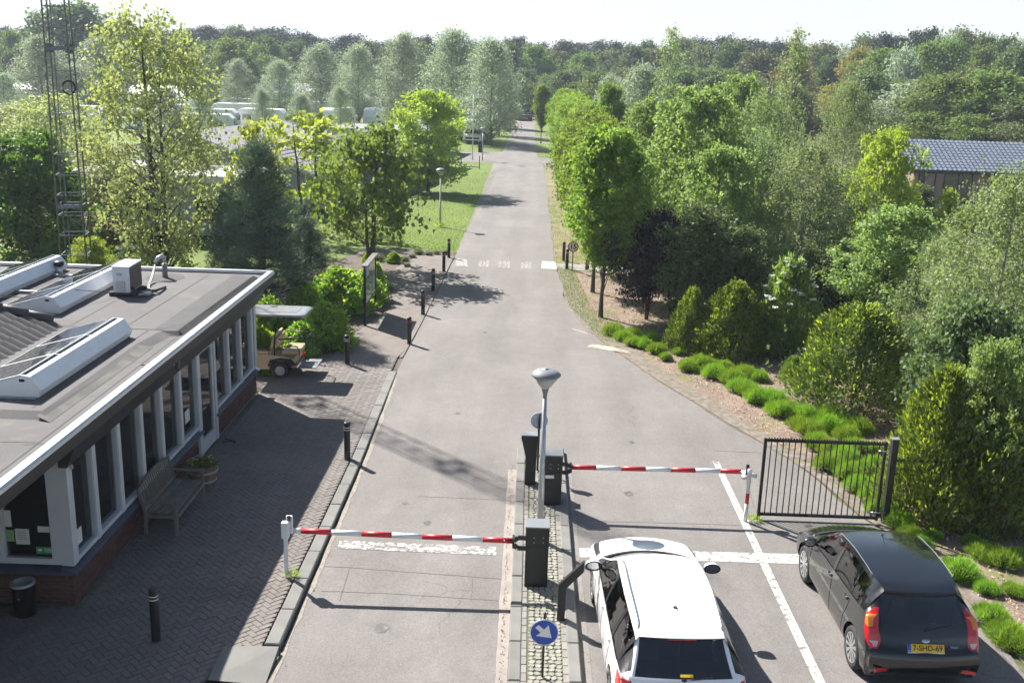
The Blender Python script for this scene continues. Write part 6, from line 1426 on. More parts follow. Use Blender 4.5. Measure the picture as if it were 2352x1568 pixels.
for s_ in (25, 26): proto('farpine', seed=s_, H=14, R=3.8, base=.32, shape=lambda f: .55+.5*math.sin(PI*min(1,f*.8+.15)), nl=28, nsub=8, npl=44, sig=.55, size=.42, asp=.5, barkm=B_, leafm=LM['farpine'], up=.1, tr=.24, dense_in=.5)
proto('plum', seed=27, H=3.5, R=1.7, base=.25, shape=oval, nl=42, nsub=8, npl=40, sig=.17, size=.11, asp=.7, barkm=mat('red_bark', (.13,.055,.035), .8), leafm=LM['plum'], up=.3, tr=.07, trunks=3, spread=.25, dense_in=.3)
proto('smalloak', seed=28, H=6.2, R=1.6, base=.06, shape=oval, nl=44, nsub=8, npl=34, sig=.2, size=.14, asp=.75, barkm=B_, leafm=LM['oak'], up=.55, tr=.07, dense_in=.25)
cnt_tree = 0
def tree(kind, u, Y, vt, wpx, label, name='tree', cat='tree', group=None, var=None, wmul=1.0):
    """crown centre bearing u, distance Y, top at bearing vt, half width wpx (photo units)"""
    global cnt_tree
    X, _, Z = PY(u, vt, Y); wm, lm, H, R = PR[kind][(var if var is not None else cnt_tree) % len(PR[kind])]; cnt_tree += 1
    rd = wpx*math.hypot(Y, CAMH)/FPX; t = thing(name, label, cat, (X, Y, 0), 0 if False else random.Random(cnt_tree*7).uniform(0, 6.28), group)
    t.scale = (rd/R*wmul, rd/R*wmul, Z/H); link('trunk', wm, t); link('crown', lm, t); return t
# ---- left side, near
tree('maple', 335, 34, 28, 150, 'tall olive green maple with two stems rising behind the roof left of centre')
tree('mapled', 55, 38, 318, 125, 'dark green bushy maple left of the lattice mast')
tree('catalpa', 705, 47, 262, 135, 'twisted half bare tree with yellow green leaves in front of the grey chalet')
tree('catalpag', 850, 38.8, 292, 118, 'leafy multi stemmed tree whose shadow falls on the road')
tree('lime', 985, 64, 214, 88, 'bright green round tree on the lawn beside the pale lamp post')
tree('catalpa', 580, 44, 288, 70, 'small yellow green tree standing just behind the dark pine', var=0)
tree('maple', 120, 50, 215, 110, 'pale brown green tree behind the lattice mast', name='tree')
tree('maple', 25, 56, 235, 90, 'thin pale tree at the left edge above the dark maple')
tree('maple', 440, 48, 330, 80, 'thin brownish tree under the right side of the big maple')
tree('maple', 250, 44, 330, 90, 'low spreading pale tree right of the lattice mast')
tree('lime', 205, 33.5, 548, 52, 'light green bush showing over the roof edge below the mast', name='shrub', cat='shrub')
tree('lime', 95, 31, 600, 36, 'small yellow green bush at the left behind the roof edge', name='shrub', cat='shrub')
tree('smalloak', 300, 37, 560, 34, 'dark small bush at the foot of the big maple', name='shrub', cat='shrub')
tree('oakb', 470, 46, 500, 60, 'brown leaved thicket behind the maple at the lawn edge', name='shrub', cat='shrub')
tree('oakb', 120, 41, 470, 90, 'brownish thicket behind the dark maple', name='shrub', cat='shrub')
tree('oakb', 270, 42, 500, 70, 'brown twiggy thicket left of the big maple stems', name='shrub', cat='shrub')
# ---- row of grey willows
for u, Y, vt, w_, l in ((1132,104,92,66,'tall grey green willow at the roadside above the camper van'),(1040,112,70,74,'tallest grey willow, second from the road'),(925,120,78,60,'slender grey willow third from the road'),(822,128,104,50,'grey willow fourth from the road above the blue caravan'),
   (735,134,102,58,'grey willow fifth from the road'),(640,138,140,44,'small grey willow behind the far caravans'),(543,132,138,40,'narrow grey willow right of the big maple'),(160,120,150,60,'grey willow behind the lattice mast to its right'),(85,118,84,66,'tall grey willow left of the mast'),(225,125,88,70,'grey willow half hidden by the big maple'),
   (5,110,170,44,'grey willow cut by the left edge'),(1150,118,120,40,'grey willow behind the roadside one, close to the road'),(1160,132,160,34,'small grey willow near the far road end')): tree('willow', u, Y, vt, w_, l)
tree('limefar', 530, 150, 92, 66, 'round fresh green oak standing out before the dark pines'); tree('limefar', 600, 170, 105, 50, 'light green tree between round oak and willows'); tree('oak', 165, 165, 14, 95, 'big oak crown rising highest at the upper left')
for u, Y, vt, w_, l in ((385,86,205,42,'pale loose tree among the caravans behind the big maple'),(455,92,200,38,'pale loose tree between the first caravans'),(600,100,205,30,'small pale tree right of the first caravans'),(690,96,215,34,'pale tree standing above the pale tiled roofs'),(780,104,200,30,'pale slim tree left of the blue caravan')): tree('willow', u, Y, vt, w_, l)
# ---- hornbeam row on the right of the road
hb = [(2.45,32.5,290,.98),(2.4,36.3,262,.95),(2.4,40.4,248,.95),(2.5,44.6,238,1),(2.5,48.6,232,1),(2.6,52.8,226,1),(2.6,57,222,1),(2.65,61.2,219,1),(2.7,65.5,214,1),(2.75,70,211,1),(2.8,74.5,209,1),(2.8,79,208,1),(2.9,91,208,1),(2.9,96,208,1),(3.0,101,206,1)]
ordw = ['first','second','third','fourth','fifth','sixth','seventh','eighth','ninth','tenth','eleventh','twelfth','thirteenth','fourteenth','last']
for i, (x, y, vt, s_) in enumerate(hb):
    u = proj((x, y, 4))[0]; X, _, Z = PY(u, vt+0, y); Z = min(Z, 6.0); wm, lm, H, R = PR['hornbeam'][i % 3]
    t = thing('hornbeam', '%s upright bright green hornbeam of the row right of the road, counted from the camera' % ordw[i], 'tree', (x, y, 0), i*1.3, 'upright hornbeams in a row right of the road'); t.scale = (.97*s_, .97*s_, Z/H); link('trunk', wm, t); link('crown', lm, t)
tree('hornbeam', 1247, 108, 196, 17, 'single narrow columnar tree beside the far end of the road', wmul=1.2)
tree('hornbeam', 1404, 62, 196, 40, 'bright green tree top showing behind the hornbeam row')
# ---- woodland on the right
L_ = [('willowfar',1430,92,190,60,'grey green willow behind the hornbeam row'),('birchtop',1545,62,58,62,'tall thin birch with a wispy top against the sky'),('willow',1480,70,150,70,'grey green willow left of the tall thin birch'),
 ('grove',1600,38,196,125,'large pale green tree in the middle of the right woodland'),('grove',1500,46,230,90,'pale green tree just right of the hornbeams'),('grove',1700,50,170,80,'light green tree with upright shoots behind the large pale one'),
 ('birchtop',1832,44,62,75,'tall silvery birch with a thin spike above the skyline'),('birch',1770,40,190,90,'silvery birch left of the spike topped birch'),('birch',1870,34,300,115,'dark weeping birch with a white stem over the path'),
 ('birch',1760,36,290,75,'dark hanging birch crown behind the purple tree'),('birch',1960,50,170,80,'grey leaved birch right of the spike topped one'),('grove',1660,34,330,100,'broad green tree above the purple leaved one'),
 ('lime',2048,40,306,80,'yellow green tree left of the blue roofed chalet'),('grove',2060,30,470,120,'broad leafed green tree below the yellow green one'),('grove',1950,33,560,80,'broad leafed low green tree behind the large clipped shrub'),
 ('birch',2345,21.5,372,165,'big weeping birch filling the right edge'),('birch',2420,24,420,150,'second weeping birch at the right edge behind the first'),('birch',2200,27,520,110,'weeping birch left of the big one at the right edge'),
 ('lime',2185,38,440,30,'small yellow green tree in front of the chalet wall'),('smalloak',2120,46,425,40,'dark green small tree in front of the chalet corner'),('birch',2390,32,385,90,'pale birch crown before the chalet roof at the right edge'),
 ('smalloak',1615,30.6,470,85,'dark green slim tree behind the purple leaved one'),('smalloak',1700,31,520,70,'dark leafy young tree right of the purple leaved one'),('oak',1650,58,330,90,'dark oak inside the right woodland'),
 ('oak',1560,42,430,60,'dark oak low behind the hornbeam trunks'),('oak',1950,42,430,110,'dark oak in the shade of the right woodland'),('oak',2100,36,560,90,'dark oak below the chalet'),('grove',2230,31,470,70,'leafy green tree under the chalet terrace'),
 ('oak',2250,19.5,700,110,'dark shade tree low at the right edge'),('grove',2300,17.5,780,90,'leafy shade tree low at the right edge beside the clipped shrub'),('oak',1900,31.5,575,80,'dark thicket tree behind the clipped cone shrubs'),('willow',1400,84,175,46,'pale willow behind the middle of the hornbeam row')]
for k_, u, Y, vt, w_, l in L_: tree(k_, u, Y, vt, w_, l)
tree('plum', 1500, 32.4, 490, 80, 'purple leaved plum tree with red brown stems over the bark mulch', wmul=1.0)
# ---- forest along the skyline
fr = random.Random(11); k_ = 0
left_v = lambda u: np.interp(u, [0,60,200,330,480,640,720,900,1100,1180,1300,1450,1600,1720,1850,1950,2020,2100,2160,2230,2352], [72,56,40,80,72,70,96,88,104,96,100,98,96,88,112,104,78,88,72,84,82])
def fkind(u, band):
    if band == 0: return fr.choice(['farpine','farpine','farpine','oak'] if u < 1800 else ['oak','limefar','willowfar','dull','farpine'])
    if band == 1: return fr.choice(['oak','oak','dull','limefar','dull'] if u < 1800 else ['oak','limefar','limefar','willowfar','oakb'])
    return fr.choice(['oak','limefar','oak','dull'])
fl = {'farpine':'dark blue green pine in the forest line along the skyline','oak':'mid green oak in the forest line','limefar':'fresh green tree in the forest line','dull':'dull brownish green tree in the forest line','willowfar':'grey green drooping tree in the forest line','oakb':'bronze leaved tree in the forest line'}
fg = {'farpine':'dark pines of the far forest','oak':'oaks of the far forest','limefar':'fresh green trees of the far forest','dull':'dull green trees of the far forest','willowfar':'grey drooping trees of the far forest','oakb':'bronze trees of the far forest'}
ZN = ((110,'left of the lattice mast'),(230,'between mast and big maple'),(470,'behind the big maple'),(620,'above the left caravans'),(800,'above the slender willows'),(1000,'behind the tall willows'),(1180,'left of the road end'),(1300,'right above the road end'),(1480,'over the hornbeam row'),(1650,'around the wispy thin birch'),(1820,'left of the spike topped birch'),(1960,'behind the spike topped birch'),(2100,'left above the chalet'),(2230,'above the chalet roof'),(9999,'at the right edge of the view'))
for band, (Y, st, off, w0) in enumerate(((205,46,0,34),(178,58,16,36),(158,66,62,34))):
    u = -40
    while u < 2400:
        Yy = Y*(1 if u < 1500 else np.interp(u, [1500,2352], [1,.66]))+fr.uniform(-8,8); kd = fkind(u, band); vt = left_v(u)+off*(1 if u < 1700 else 1.6)+fr.uniform(-9,14)
        if band == 2 and 1170 < u < 1275: vt = max(vt, 172)
        ww = w0*fr.uniform(.85,1.4)*(1 if u < 1500 else 1.3); z_ = next(z for lim, z in ZN if u < lim); bn = ('on the skyline','just below the skyline','at the forest foot')[band]; tree(kd, u, Yy, vt, ww, fl[kd].split(' in the forest')[0]+' '+bn+' '+z_, name='forest_tree', group=fg[kd]); u += st*fr.uniform(.7,1.2)*(1 if u < 1700 else 1.15)
# foot of the forest on the right , nearer trees between chalet and skyline
for u, Y, vt, w_, kd in ((2000,105,170,70,'oak'),(2085,98,190,75,'willowfar'),(2180,92,178,90,'limefar'),(2290,90,170,95,'limefar'),(2345,86,230,80,'oak'),(2120,86,262,60,'limefar'),(2230,84,268,70,'limefar'),(1930,110,200,60,'oakb'),(2050,90,270,55,'oak'),(2330,82,290,60,'dull'),(1300,150,166,44,'oak'),(1370,140,170,52,'limefar'),(1210,168,160,40,'oak'),(1460,125,165,60,'dull'),(1560,120,170,60,'oak'),(1650,112,176,60,'oak'),(1735,108,190,60,'dull'),(1820,112,200,60,'oak')):
    tree(kd, u, Y, vt, w_, {'oak':'dark green oak','willowfar':'grey weeping tree','limefar':'fresh green tree','oakb':'bronze coloured tree','dull':'dull green tree'}[kd]+(' low' if vt > 220 else ' high')+' in the middle distance '+next(z for lim, z in ZN if u < lim), name='forest_tree', group='middle distance trees before the forest')
# understorey mass
r = np.random.default_rng(5); Cs = []
for k in range(520):
    x = r.uniform(-150,130); y = r.uniform(165,200)*(1 if x < 15 else 1-.3*min(1,(x-15)/70)); h = r.uniform(2,6); n = 26; Cs.append(np.array([x,y,h*.5])+r.normal(size=(n,3))*np.array([2.2,1.2,h*.4]))
o = link('forest_undergrowth', leaf_obj('forest_undergrowth', np.concatenate(Cs), r, .9, .8, LM['oak'])); o['kind'] = 'stuff'; o['label'] = 'shadowy undergrowth at the foot of the far forest'
Cs = []
for k in range(420):
    x = r.uniform(5.5,26); y = r.uniform(24,60)
    if x < 5.5+max(0,(42-y))*.12 or (x < 7.5 and y < 34): continue
    h = r.uniform(.3,1.1); n = 60; Cs.append(np.array([x,y,h*.5])+r.normal(size=(n,3))*np.array([.5,.5,h*.35]))
Cn = np.concatenate(Cs); Cn = Cn[Cn[:,2] > .02]; o = link('woodland_undergrowth', leaf_obj('woodland_undergrowth', Cn, r, .14, .7, LM['oak'])); o['kind'] = 'stuff'; o['label'] = 'low leafy undergrowth beneath the right woodland'
# ---- foreground pine
def gen_pine(seed, H, R):
    r = np.random.default_rng(seed); wood = MB(); Cc = []; Dd = []
    wood.tube([(0,0,-.05),(.03,0,H*.4),(0,.03,H*.8),(0,0,H)], [.13,.095,.04,.008], 9, 0, False)
    z = .45
    while z < H*.97:
        f = z/H; nb = 7 if f < .75 else 5; rad = R*(1-f)**.62*(1.0 if f > .12 else .8)
        for k in range(nb):
            a = 2*PI*k/nb+r.uniform(-.4,.4); ln = rad*r.uniform(.75,1.1); tip = Vector((math.cos(a)*ln, math.sin(a)*ln, z+ln*(.15+.5*f)+r.normal()*.05)); b0 = Vector((0,0,z)); mid = b0.lerp(tip,.5)-Vector((0,0,.05*ln)); wood.tube([b0,mid,tip], [.028*(1-f)+.008,.018*(1-f)+.006,.004], 4, 0, False)
            for s_ in range(int(4+9*ln/R)):
                u = r.uniform(.3,1.02); p = (b0.lerp(mid,u*2) if u < .5 else mid.lerp(tip,u*2-1)); q = p+Vector(r.normal(size=3))*.13*ln**.5; dn = Vector((math.cos(a)*.6,math.sin(a)*.6,.75)).normalized()
                m_ = 34; e = r.normal(size=(m_,3))*.095; Cc.append(np.array(q)+e); Dd.append(np.tile(np.array(dn), (m_,1))+e*6)
        z += .24+.1*(1-f)
    Cn = np.concatenate(Cc); Dn = np.concatenate(Dd); return wood.mesh('trunk', M['bark'], True), leaf_obj('crown', Cn, r, .17, .10, LM['pine'], .2, 0, Dn*.9)
wm, lm = gen_pine(3, 5.6, 1.75)
t = thing('pine_tree', 'dark blue green pine behind the far corner of the reception roof', 'tree', (PY(597,500,30.3)[0],30.3,0)); Z = PY(592,328,30.3)[2]; t.scale = (1.02,1.02,Z/5.6); link('trunk', wm, t); link('crown', lm, t)
t = thing('pine_tree', 'smaller dark pine low behind the first pine towards the map board', 'tree', (PY(700,560,33.5)[0],33.5,0), 1.2); t.scale = (.72,.72,.50); link('trunk', wm, t); link('crown', lm, t)
t = thing('pine_tree', 'young pine left of the first pine beside the lawn', 'tree', (PY(520,500,34)[0],34,0), 2.2); t.scale = (.55,.55,.62); link('trunk', wm, t); link('crown', lm, t)
# ---- clipped shrubs
def gen_shrub(seed, H, R, n, shape, size, asp, m1, m2, tipf=.35, droop=0, la=1.0):
    r = np.random.default_rng(seed); 
    a = r.uniform(0,2*PI,n); f = r.uniform(0,1,n)**.9; 
    lump = 1+.11*np.sin(a*2+f*5+seed*1.7)+.10*np.sin(a*5-f*9+seed)+.09*np.sin(a*9+f*17+seed*3)+.07*np.sin(a*17-f*31); lump = 1+(lump-1)*la
    rad = np.array([shape(q) for q in f])*R*lump; dep = r.uniform(0,1,n)**1.7*.42; rad *= (1-dep)
    Cn = np.stack([np.cos(a)*rad, np.sin(a)*rad, f*H*(1+.05*np.sin(a*5))], 1)+r.normal(size=(n,3))*size*.4
    Dn = np.stack([np.cos(a)*.5, np.sin(a)*.5, np.full(n,.7)], 1); Cn[:,2] = np.maximum(Cn[:,2], .04)
    tip = r.uniform(0,1,n) < tipf*(.35+.9*(.5+.5*np.sin(a*9+f*17)*np.sin(f*13+a*2)))
    st = MB()
    for k in range(5): q = r.uniform(0,6.28); st.tube([(0,0,0),(math.cos(q)*R*.2,math.sin(q)*R*.2,H*.4),(math.cos(q)*R*.3,math.sin(q)*R*.3,H*.8)], [.03,.02,.006], 5, 0, False)
    return leaf_obj('foliage', Cn[~tip], r, size, asp, m1, .3, droop, Dn[~tip]), leaf_obj('young_shoot', Cn[tip]*np.array([1.03,1.03,1.03]), r, size*1.15, asp*.7, m2, .3, 0, Dn[tip]*1.6), st.mesh('stem', M['bark'])
cshape = lambda f: (max(.02, 1-f**1.25))**.58*(1 if f > .25 else .82+.72*f)
dshape = lambda f: math.sqrt(max(.01, 1-f**1.9))*(1 if f > .2 else .85+.75*f)
sh = [gen_shrub(1,2.0,1.15,15000,cshape,.085,.5,LM['laurel'],LM['laurelt']), gen_shrub(2,2.0,1.15,15000,dshape,.085,.5,LM['laurel'],LM['laurelt'],.22)]
def shrub(k, x, y, h, R, label, rz=0):
    t = thing('shrub', label, 'shrub', (x,y,0), rz); t.scale = (R/1.15,R/1.15,h/2.0); a, b_, c_ = sh[k]; link('foliage', a, t); ob = link('young_shoot', b_, t); link('stem', c_, t); return t
def shrub_px(k, u, vb, vt, w_, label, dy=0, rz=0):
    x, y = G(u, vb); y += dy; h = PY(u, vt, y)[2]; x = PY(u, (vb+vt)/2, y)[0]; return shrub(k, x, y, h, w_*math.hypot(y,7)/FPX, label, rz)
shrub_px(0, 1588, 815, 668, 58, 'narrow clipped evergreen cone, leftmost of the clipped shrubs', .6, .5); shrub_px(0, 1686, 832, 655, 90, 'pointed clipped evergreen beside the narrow one', .8, 1.5)
shrub_px(1, 1965, 975, 712, 142, 'broad domed clipped evergreen in the middle of the bed', 1.3, .2); shrub_px(0, 2160, 1230, 862, 142, 'tall pointed evergreen behind the gate post', .9, 2.6)
shrub_px(1, 2270, 1240, 880, 150, 'dark evergreen mass right of the gate post at the edge of the view', .9, .9); shrub_px(1, 1822, 880, 820, 30, 'small yellow green shrub left of the broad dome', .2, 4); shrub_px(0, 1730, 760, 640, 60, 'dark evergreen behind the two clipped cones', 2.5, 3)
shrub_px(1, 2330, 1130, 820, 120, 'dark evergreen further back at the right edge', 2.2, 2)
# bright shrubs behind the golf cart
br2 = [gen_shrub(6,2.0,1.15,6500,dshape,.16,.75,LM['bramble'],LM['lime'],.3,.3,1.8)]
sh.append(br2[0]); 
def bsh(u, vb, vt, w_, label, dy=.3): return shrub_px(2, u, vb, vt, w_, label, dy, u*.01)
bsh(775,720,622,70,'bright green shrub left of the map board'); bsh(745,800,704,62,'darker round shrub behind the golf cart roof'); bsh(700,760,660,46,'leafy bright shrub at the foot of the pine'); bsh(620,800,690,44,'bright shrub behind the golf cart at the building corner')
bsh(835,700,628,44,'bright shrub touching the map board'); bsh(600,860,760,46,'green shrub beside the front seat of the golf cart'); bsh(690,822,745,40,'low willow leaved shrub behind the cart step'); bsh(868,690,610,16,'tuft of bright leaves right of the map board'); bsh(905,606,580,14,'small grey green bush at the bed behind the board')
bsh(845,610,580,12,'small green bush near the stems of the leafy tree'); bsh(545,640,575,30,'green bush at the edge of the lawn left of the pine'); bsh(425,628,590,14,'small bush on the lawn behind the roof edge')
# elder with white flower heads
el = gen_shrub(8,2.0,1.15,7000,lambda f: .75*math.sin(PI*min(1,f*.85+.12))+.2,.13,.6,LM['linden'],LM['grove'],.4,.2); sh.append(el)
t = shrub_px(3, 1812, 812, 606, 68, 'elder shrub with white flower heads between the clipped shrubs', -.2)
wf = mat('elder_flower', (.62,.62,.54), .7)
for k in range(28):
    a = fr.uniform(3.0,6.5); z = fr.uniform(1.1,2.08); q = 1.28*(.75*math.sin(PI*min(1,z/2*.85+.12))+.2); b = MB(); p = Vector((math.cos(a)*q, math.sin(a)*q, z+.04))
    for i in range(12): b.lathe([(.042,0),(.03,.014)], 6, (p.x+fr.uniform(-.09,.09), p.y+fr.uniform(-.09,.09), p.z+fr.uniform(-.01,.02)))
    part('flower_head', b, wf, t)
# ---- lavender
def gen_lav(seed, R=.36, H=.38, n=1500, mt=None):
    r = np.random.default_rng(seed); a = r.uniform(0,2*PI,n); ph = np.arccos(r.uniform(.05,1,n)); d = np.stack([np.sin(ph)*np.cos(a)*.75, np.sin(ph)*np.sin(a)*.75, np.cos(ph)*.8+.45], 1); d /= np.linalg.norm(d,axis=1,keepdims=True)
    k = 1+.12*np.sin(a*4+seed)+.08*np.sin(a*9); p = np.stack([np.sin(ph)*np.cos(a)*R*k, np.sin(ph)*np.sin(a)*R*k, np.cos(ph)*H*k*.78+.03], 1)*r.uniform(.72,1.0,(n,1))
    d += r.normal(size=(n,3))*.16; L_ = r.uniform(.07,.15,(n,1)); s_ = np.cross(d, r.normal(size=(n,3))); s_ /= np.linalg.norm(s_,axis=1,keepdims=True); V = np.empty((n,3,3)); V[:,0] = p-s_*.006; V[:,1] = p+s_*.006; V[:,2] = p+d*L_
    me = bpy.data.meshes.new('lavender_plant'); me.vertices.add(n*3); me.vertices.foreach_set('co', V.reshape(-1).astype(np.float32)); me.loops.add(n*3); me.loops.foreach_set('vertex_index', np.arange(n*3,dtype=np.int32)); me.polygons.add(n); me.polygons.foreach_set('loop_start', np.arange(0,n*3,3,dtype=np.int32)); me.polygons.foreach_set('loop_total', np.full(n,3,dtype=np.int32)); me.materials.append(mt or LM['lav']); me.update(calc_edges=True)
    return me
lavs = [gen_lav(s_, n=2600) for s_ in range(4)]
core = MB(); core.lathe([(.20,0),(.27,.06),(.26,.15),(.17,.24),(.04,.28)], 12); corem = core.mesh('twig_core', mat('lavender_twigs', (.045,.06,.018), .95, var=.3, scale=12), True)
LV = [(1410,770,24),(1432,782,22),(1455,775,18),(1478,800,22),(1455,795,22),(1495,785,20),(1508,812,22),(1530,828,14),(1560,815,16),(1582,852,24),(1610,845,24),(1640,868,26),(1665,850,20),(1640,845,18),(1680,880,28),(1712,868,24),(1745,875,20),(1700,900,28),(1740,925,30),(1775,930,28),(1722,908,22),(1790,955,26),(1815,945,22),
 (1835,985,26),(1862,1000,30),(1900,990,28),(1935,985,26),(1975,995,28),(1850,960,24),(1905,965,26),(1945,1010,26),(1880,1030,28),(1910,1045,30),(1940,1060,28),(1965,1040,26),(1905,1080,30),(1950,1100,32),(1985,1090,28),(2010,1075,24),(1975,1130,30),(2005,1150,30),(2030,1120,26),(2020,1180,28),(2048,1165,24),(1950,1065,28),(2010,1040,20),
 (2070,1215,30),(2095,1240,28),(2120,1265,26),(2060,1190,24),(2150,1240,18),(2205,1330,44),(2262,1285,34),(2310,1300,38),(2345,1290,26),(2272,1365,26),(2285,1430,36),(2335,1370,26),(2320,1480,42),(2345,1500,36),(2140,1290,18),(2240,1255,20)]
for i, (u, v, w_) in enumerate(LV):
    x, y = G(u, v); y += .12; sc = w_*math.hypot(y,7.84)/FPX/.42*rr.uniform(1.1,1.36); sparse = u > 2130
    zl = 'in the first short row near the sand spill' if u < 1570 else 'in front of the clipped cones' if u < 1830 and v < 890 else 'between the cones and the broad domed evergreen' if u < 1830 else 'before the broad domed evergreen, above the gate' if v < 1012 else 'seen through the upper gate bars' if v < 1110 else 'seen through the lower gate bars' if u < 2060 else 'at the foot of the gate post'
    zl = ('smaller' if w_ < 24 else 'larger')+' lavender clump '+(zl if not sparse else 'on bare soil '+('near the gate post' if u < 2200 else 'level with the black roof' if v < 1340 else 'beside the rear of the black car'))
    t = thing('lavender_plant', zl, 'lavender', (x,y,0), i*1.1, 'lavender clumps along the road edge' if not sparse else 'lavender clumps beside the black car'); t.scale = (sc,sc,sc*(1.0 if not sparse else .85))
    link('blades', lavs[i%4], t); link('twigs', corem, t)
M['lavg'] = leafmat('grey_herb_blade', (.07,.09,.045), (.12,.14,.08), .25)
lg = gen_lav(9, n=900, mt=M['lavg'])
for i, (u, v, w_) in enumerate(((890,668,17),(897,602,12),(930,600,10),(962,584,11),(985,586,9),(1003,584,9),(948,592,8),(868,598,14),(1022,583,8),(935,612,8))):
    x, y = G(u, v); sc = w_*y/FPX/.42*1.3; t = thing('herb_clump', 'small grey green herb clump in the bed between lawn and footway' if i else 'round grey green herb clump right of the map board', 'plant', (x,y,0), i, 'grey herb clumps in the left bed'); t.scale = (sc,)*3; link('blades', lg, t); link('twigs', corem, t)
# weeds
wd_ = gen_lav(12, R=.1, H=.08, n=120, mt=LM['lime'])
for u, v, s_, l in ((1732,1196,1.0,'small weed growing at the foot of the far barrier post'),(672,1335,.9,'small weed at the foot of the near barrier post'),(1011,521,2.0,'grass tuft round the foot of the lamp on the lawn')): x, y = G(u,v); tag(link('weed', wd_, None, (x,y,PZ if u < 700 else 0)), l, 'weed').scale = (s_,s_,s_*.8)
# ---- grass and chips as stuff
def blades(name, n, fn, h, wdt, mt, label, seed):
    r = np.random.default_rng(seed); P = []
    while len(P) < n:
        q = fn(r)
        if q is not None: P.append(q)
    P = np.array(P); n = len(P); d = r.normal(size=(n,3))*.35; d[:,2] = 1; L_ = h*r.uniform(.5,1.3,(n,1)); s_ = rand_dirs(r,n); s_[:,2] = 0; V = np.empty((n,3,3)); V[:,0] = P-s_*wdt; V[:,1] = P+s_*wdt; V[:,2] = P+d*L_
    me = bpy.data.meshes.new(name); me.vertices.add(n*3); me.vertices.foreach_set('co', V.reshape(-1).astype(np.float32)); me.loops.add(n*3); me.loops.foreach_set('vertex_index', np.arange(n*3,dtype=np.int32)); me.polygons.add(n); me.polygons.foreach_set('loop_start', np.arange(0,n*3,3,dtype=np.int32)); me.polygons.foreach_set('loop_total', np.full(n,3,dtype=np.int32)); me.materials.append(mt); me.update(calc_edges=True)
    o = link(name, me); o['kind'] = 'stuff'; o['label'] = label; return o
LP = [(-3.1,43.6),(-2.75,60),(-2.5,78),(-7,79),(-11,50),(-7.5,44.8)]
blades('lawn_grass', 26000, lambda r: (lambda x,y: (x,y,0) if inpoly(x,y,LP) else None)(r.uniform(-11,-2.4), 43.5+34*r.uniform(0,1)**1.6), .05, .012, LM['grass'], 'short mown grass of the roadside lawn', 21)
DP = [(1.1,41),(1.05,60),(2.2,80),(4,80),(4.4,42)]
M['dryblade'] = leafmat('dry_grass_blade', (.2,.17,.07), (.16,.2,.04), .3)
blades('dry_grass', 9000, lambda r: (lambda x,y: (x,y,0) if inpoly(x,y,DP) else None)(r.uniform(1,4.4), 41.5+38*r.uniform(0,1)**1.5), .06, .012, M['dryblade'], 'sparse dry grass of the verge under the hornbeams', 22)
EP = [(1.45,34),(1.25,41),(1.9,41),(2.2,34),(3.3,29),(2.3,29.5)]
blades('verge_grass', 5000, lambda r: (lambda x,y: (x,y,0) if inpoly(x,y,EP) else None)(r.uniform(1.2,3.3), r.uniform(29,41)), .05, .008, LM['grass'], 'thin grass along the edge of the bark mulch', 23)
def chips(name, n, fn, size, mt, label, seed):
    r = np.random.default_rng(seed); P = []
    while len(P) < n:
        q = fn(r)
        if q is not None: P.append(q)
    o = link(name, leaf_obj(name, np.array(P), r, size, .45, mt, 1.6)); o['kind'] = 'stuff'; o['label'] = label
M['chip'] = mat('wood_chip', (.38,.26,.18), .9, rnd=.35)
MP = [(1.6,34),(1.35,41),(7,41),(10,30),(12,20),(12,8),(7.5,8),(7.35,14),(6.6,18),(4.2,25.8),(2.5,30.6)]
def mf(r):
    y = 9+32*r.uniform(0,1); x = r.uniform(1.4,10.5); return (x,y,.004+r.uniform(0,.02)) if inpoly(x,y,MP) else None
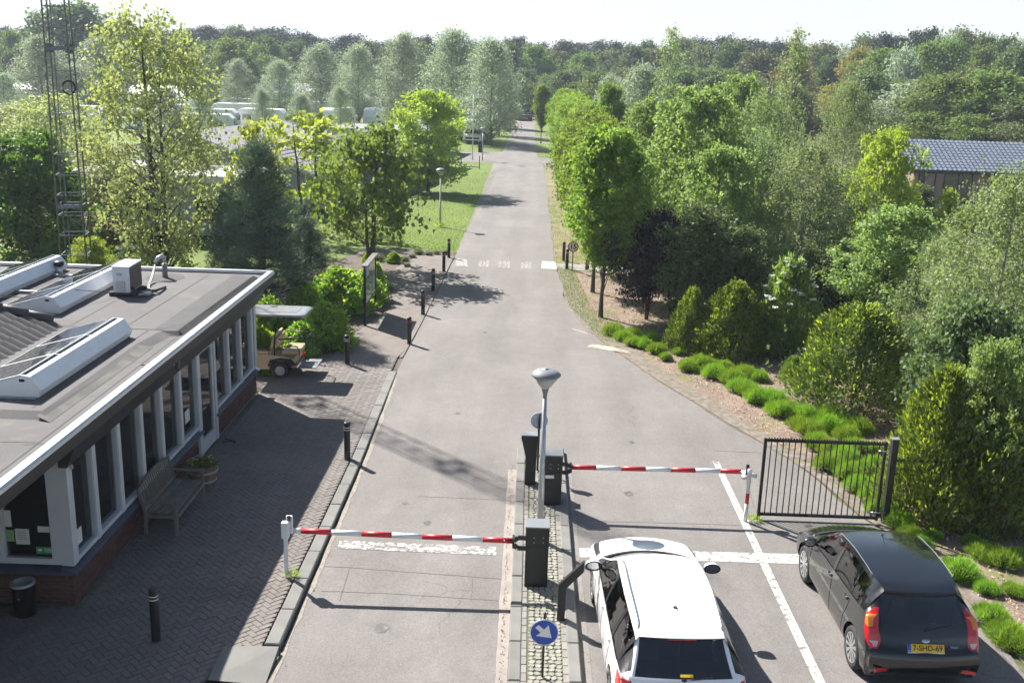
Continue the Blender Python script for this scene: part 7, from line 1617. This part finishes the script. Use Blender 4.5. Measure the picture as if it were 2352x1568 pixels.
chips('bark_chips', 16000, mf, .055, M['chip'], 'loose bark chips covering the bed', 31)
M['dleaf'] = mat('fallen_leaf', (.17,.10,.05), .8, rnd=.4)
def gf(r):
    k = r.uniform()
    if k < .5: return (-.16+abs(r.normal())*.03-.03, r.uniform(8,19.4), .016)
    if k < .7: return (.97+r.normal()*.04, r.uniform(8,19.4), .016)
    if k < .85: return (6.9+r.normal()*.12-max(0,(1 if False else 0)), r.uniform(12,16.5), .012)
    return (-3.1+r.normal()*.05, r.uniform(11.5,25), .014)
chips('gutter_litter', 700, gf, .03, M['dleaf'], 'small dry leaves and litter in the gutters', 32)
def ff(r):
    return (lambda x,y: (x,y,PZf(y)+.006))(r.uniform(-6.3,-3.5), r.uniform(9,25))
chips('paving_litter', 160, ff, .028, M['dleaf'], 'scattered bits of leaf on the brick paving', 33)
# dry reeds in front of the last caravan and hedge at the road end
r = np.random.default_rng(9); P = np.stack([r.uniform(-2.2,2.6,900), r.uniform(174,176,900), r.uniform(.1,2.4,900)], 1)
tag(link('reed_bed', leaf_obj('reed_bed', P, r, .8, .12, mat('dry_reed', (.24,.17,.13), .9), 0, 0, np.tile([0,0,1.],(900,1)))), 'clump of dry brown reeds at the far road end before the caravan', 'reeds')
P = np.stack([r.uniform(-5.4,-3.2,900), r.uniform(168,172,900), r.uniform(.1,3.4,900)], 1)
tag(link('hedge', leaf_obj('hedge', P, r, .5, .7, LM['lime'], .3)), 'yellow green hedge left of the far road end', 'hedge')
# ------------------------------------------------------------------ haze
HAZE = .00045
if HAZE:
    hz = MB(); hz.bx(-260,260,-12,420,-1.0,22); m = bpy.data.materials.new('haze'); m.use_nodes = True; t_ = m.node_tree; t_.nodes.clear()
    pv = t_.nodes.new('ShaderNodeVolumePrincipled'); pv.inputs['Color'].default_value = (.74,.87,1,1); pv.inputs['Density'].default_value = HAZE; pv.inputs['Anisotropy'].default_value = .2
    t_.links.new(pv.outputs[0], t_.nodes.new('ShaderNodeOutputMaterial').inputs['Volume']); o = link('haze', hz.mesh('haze', m)); o['kind'] = 'stuff'
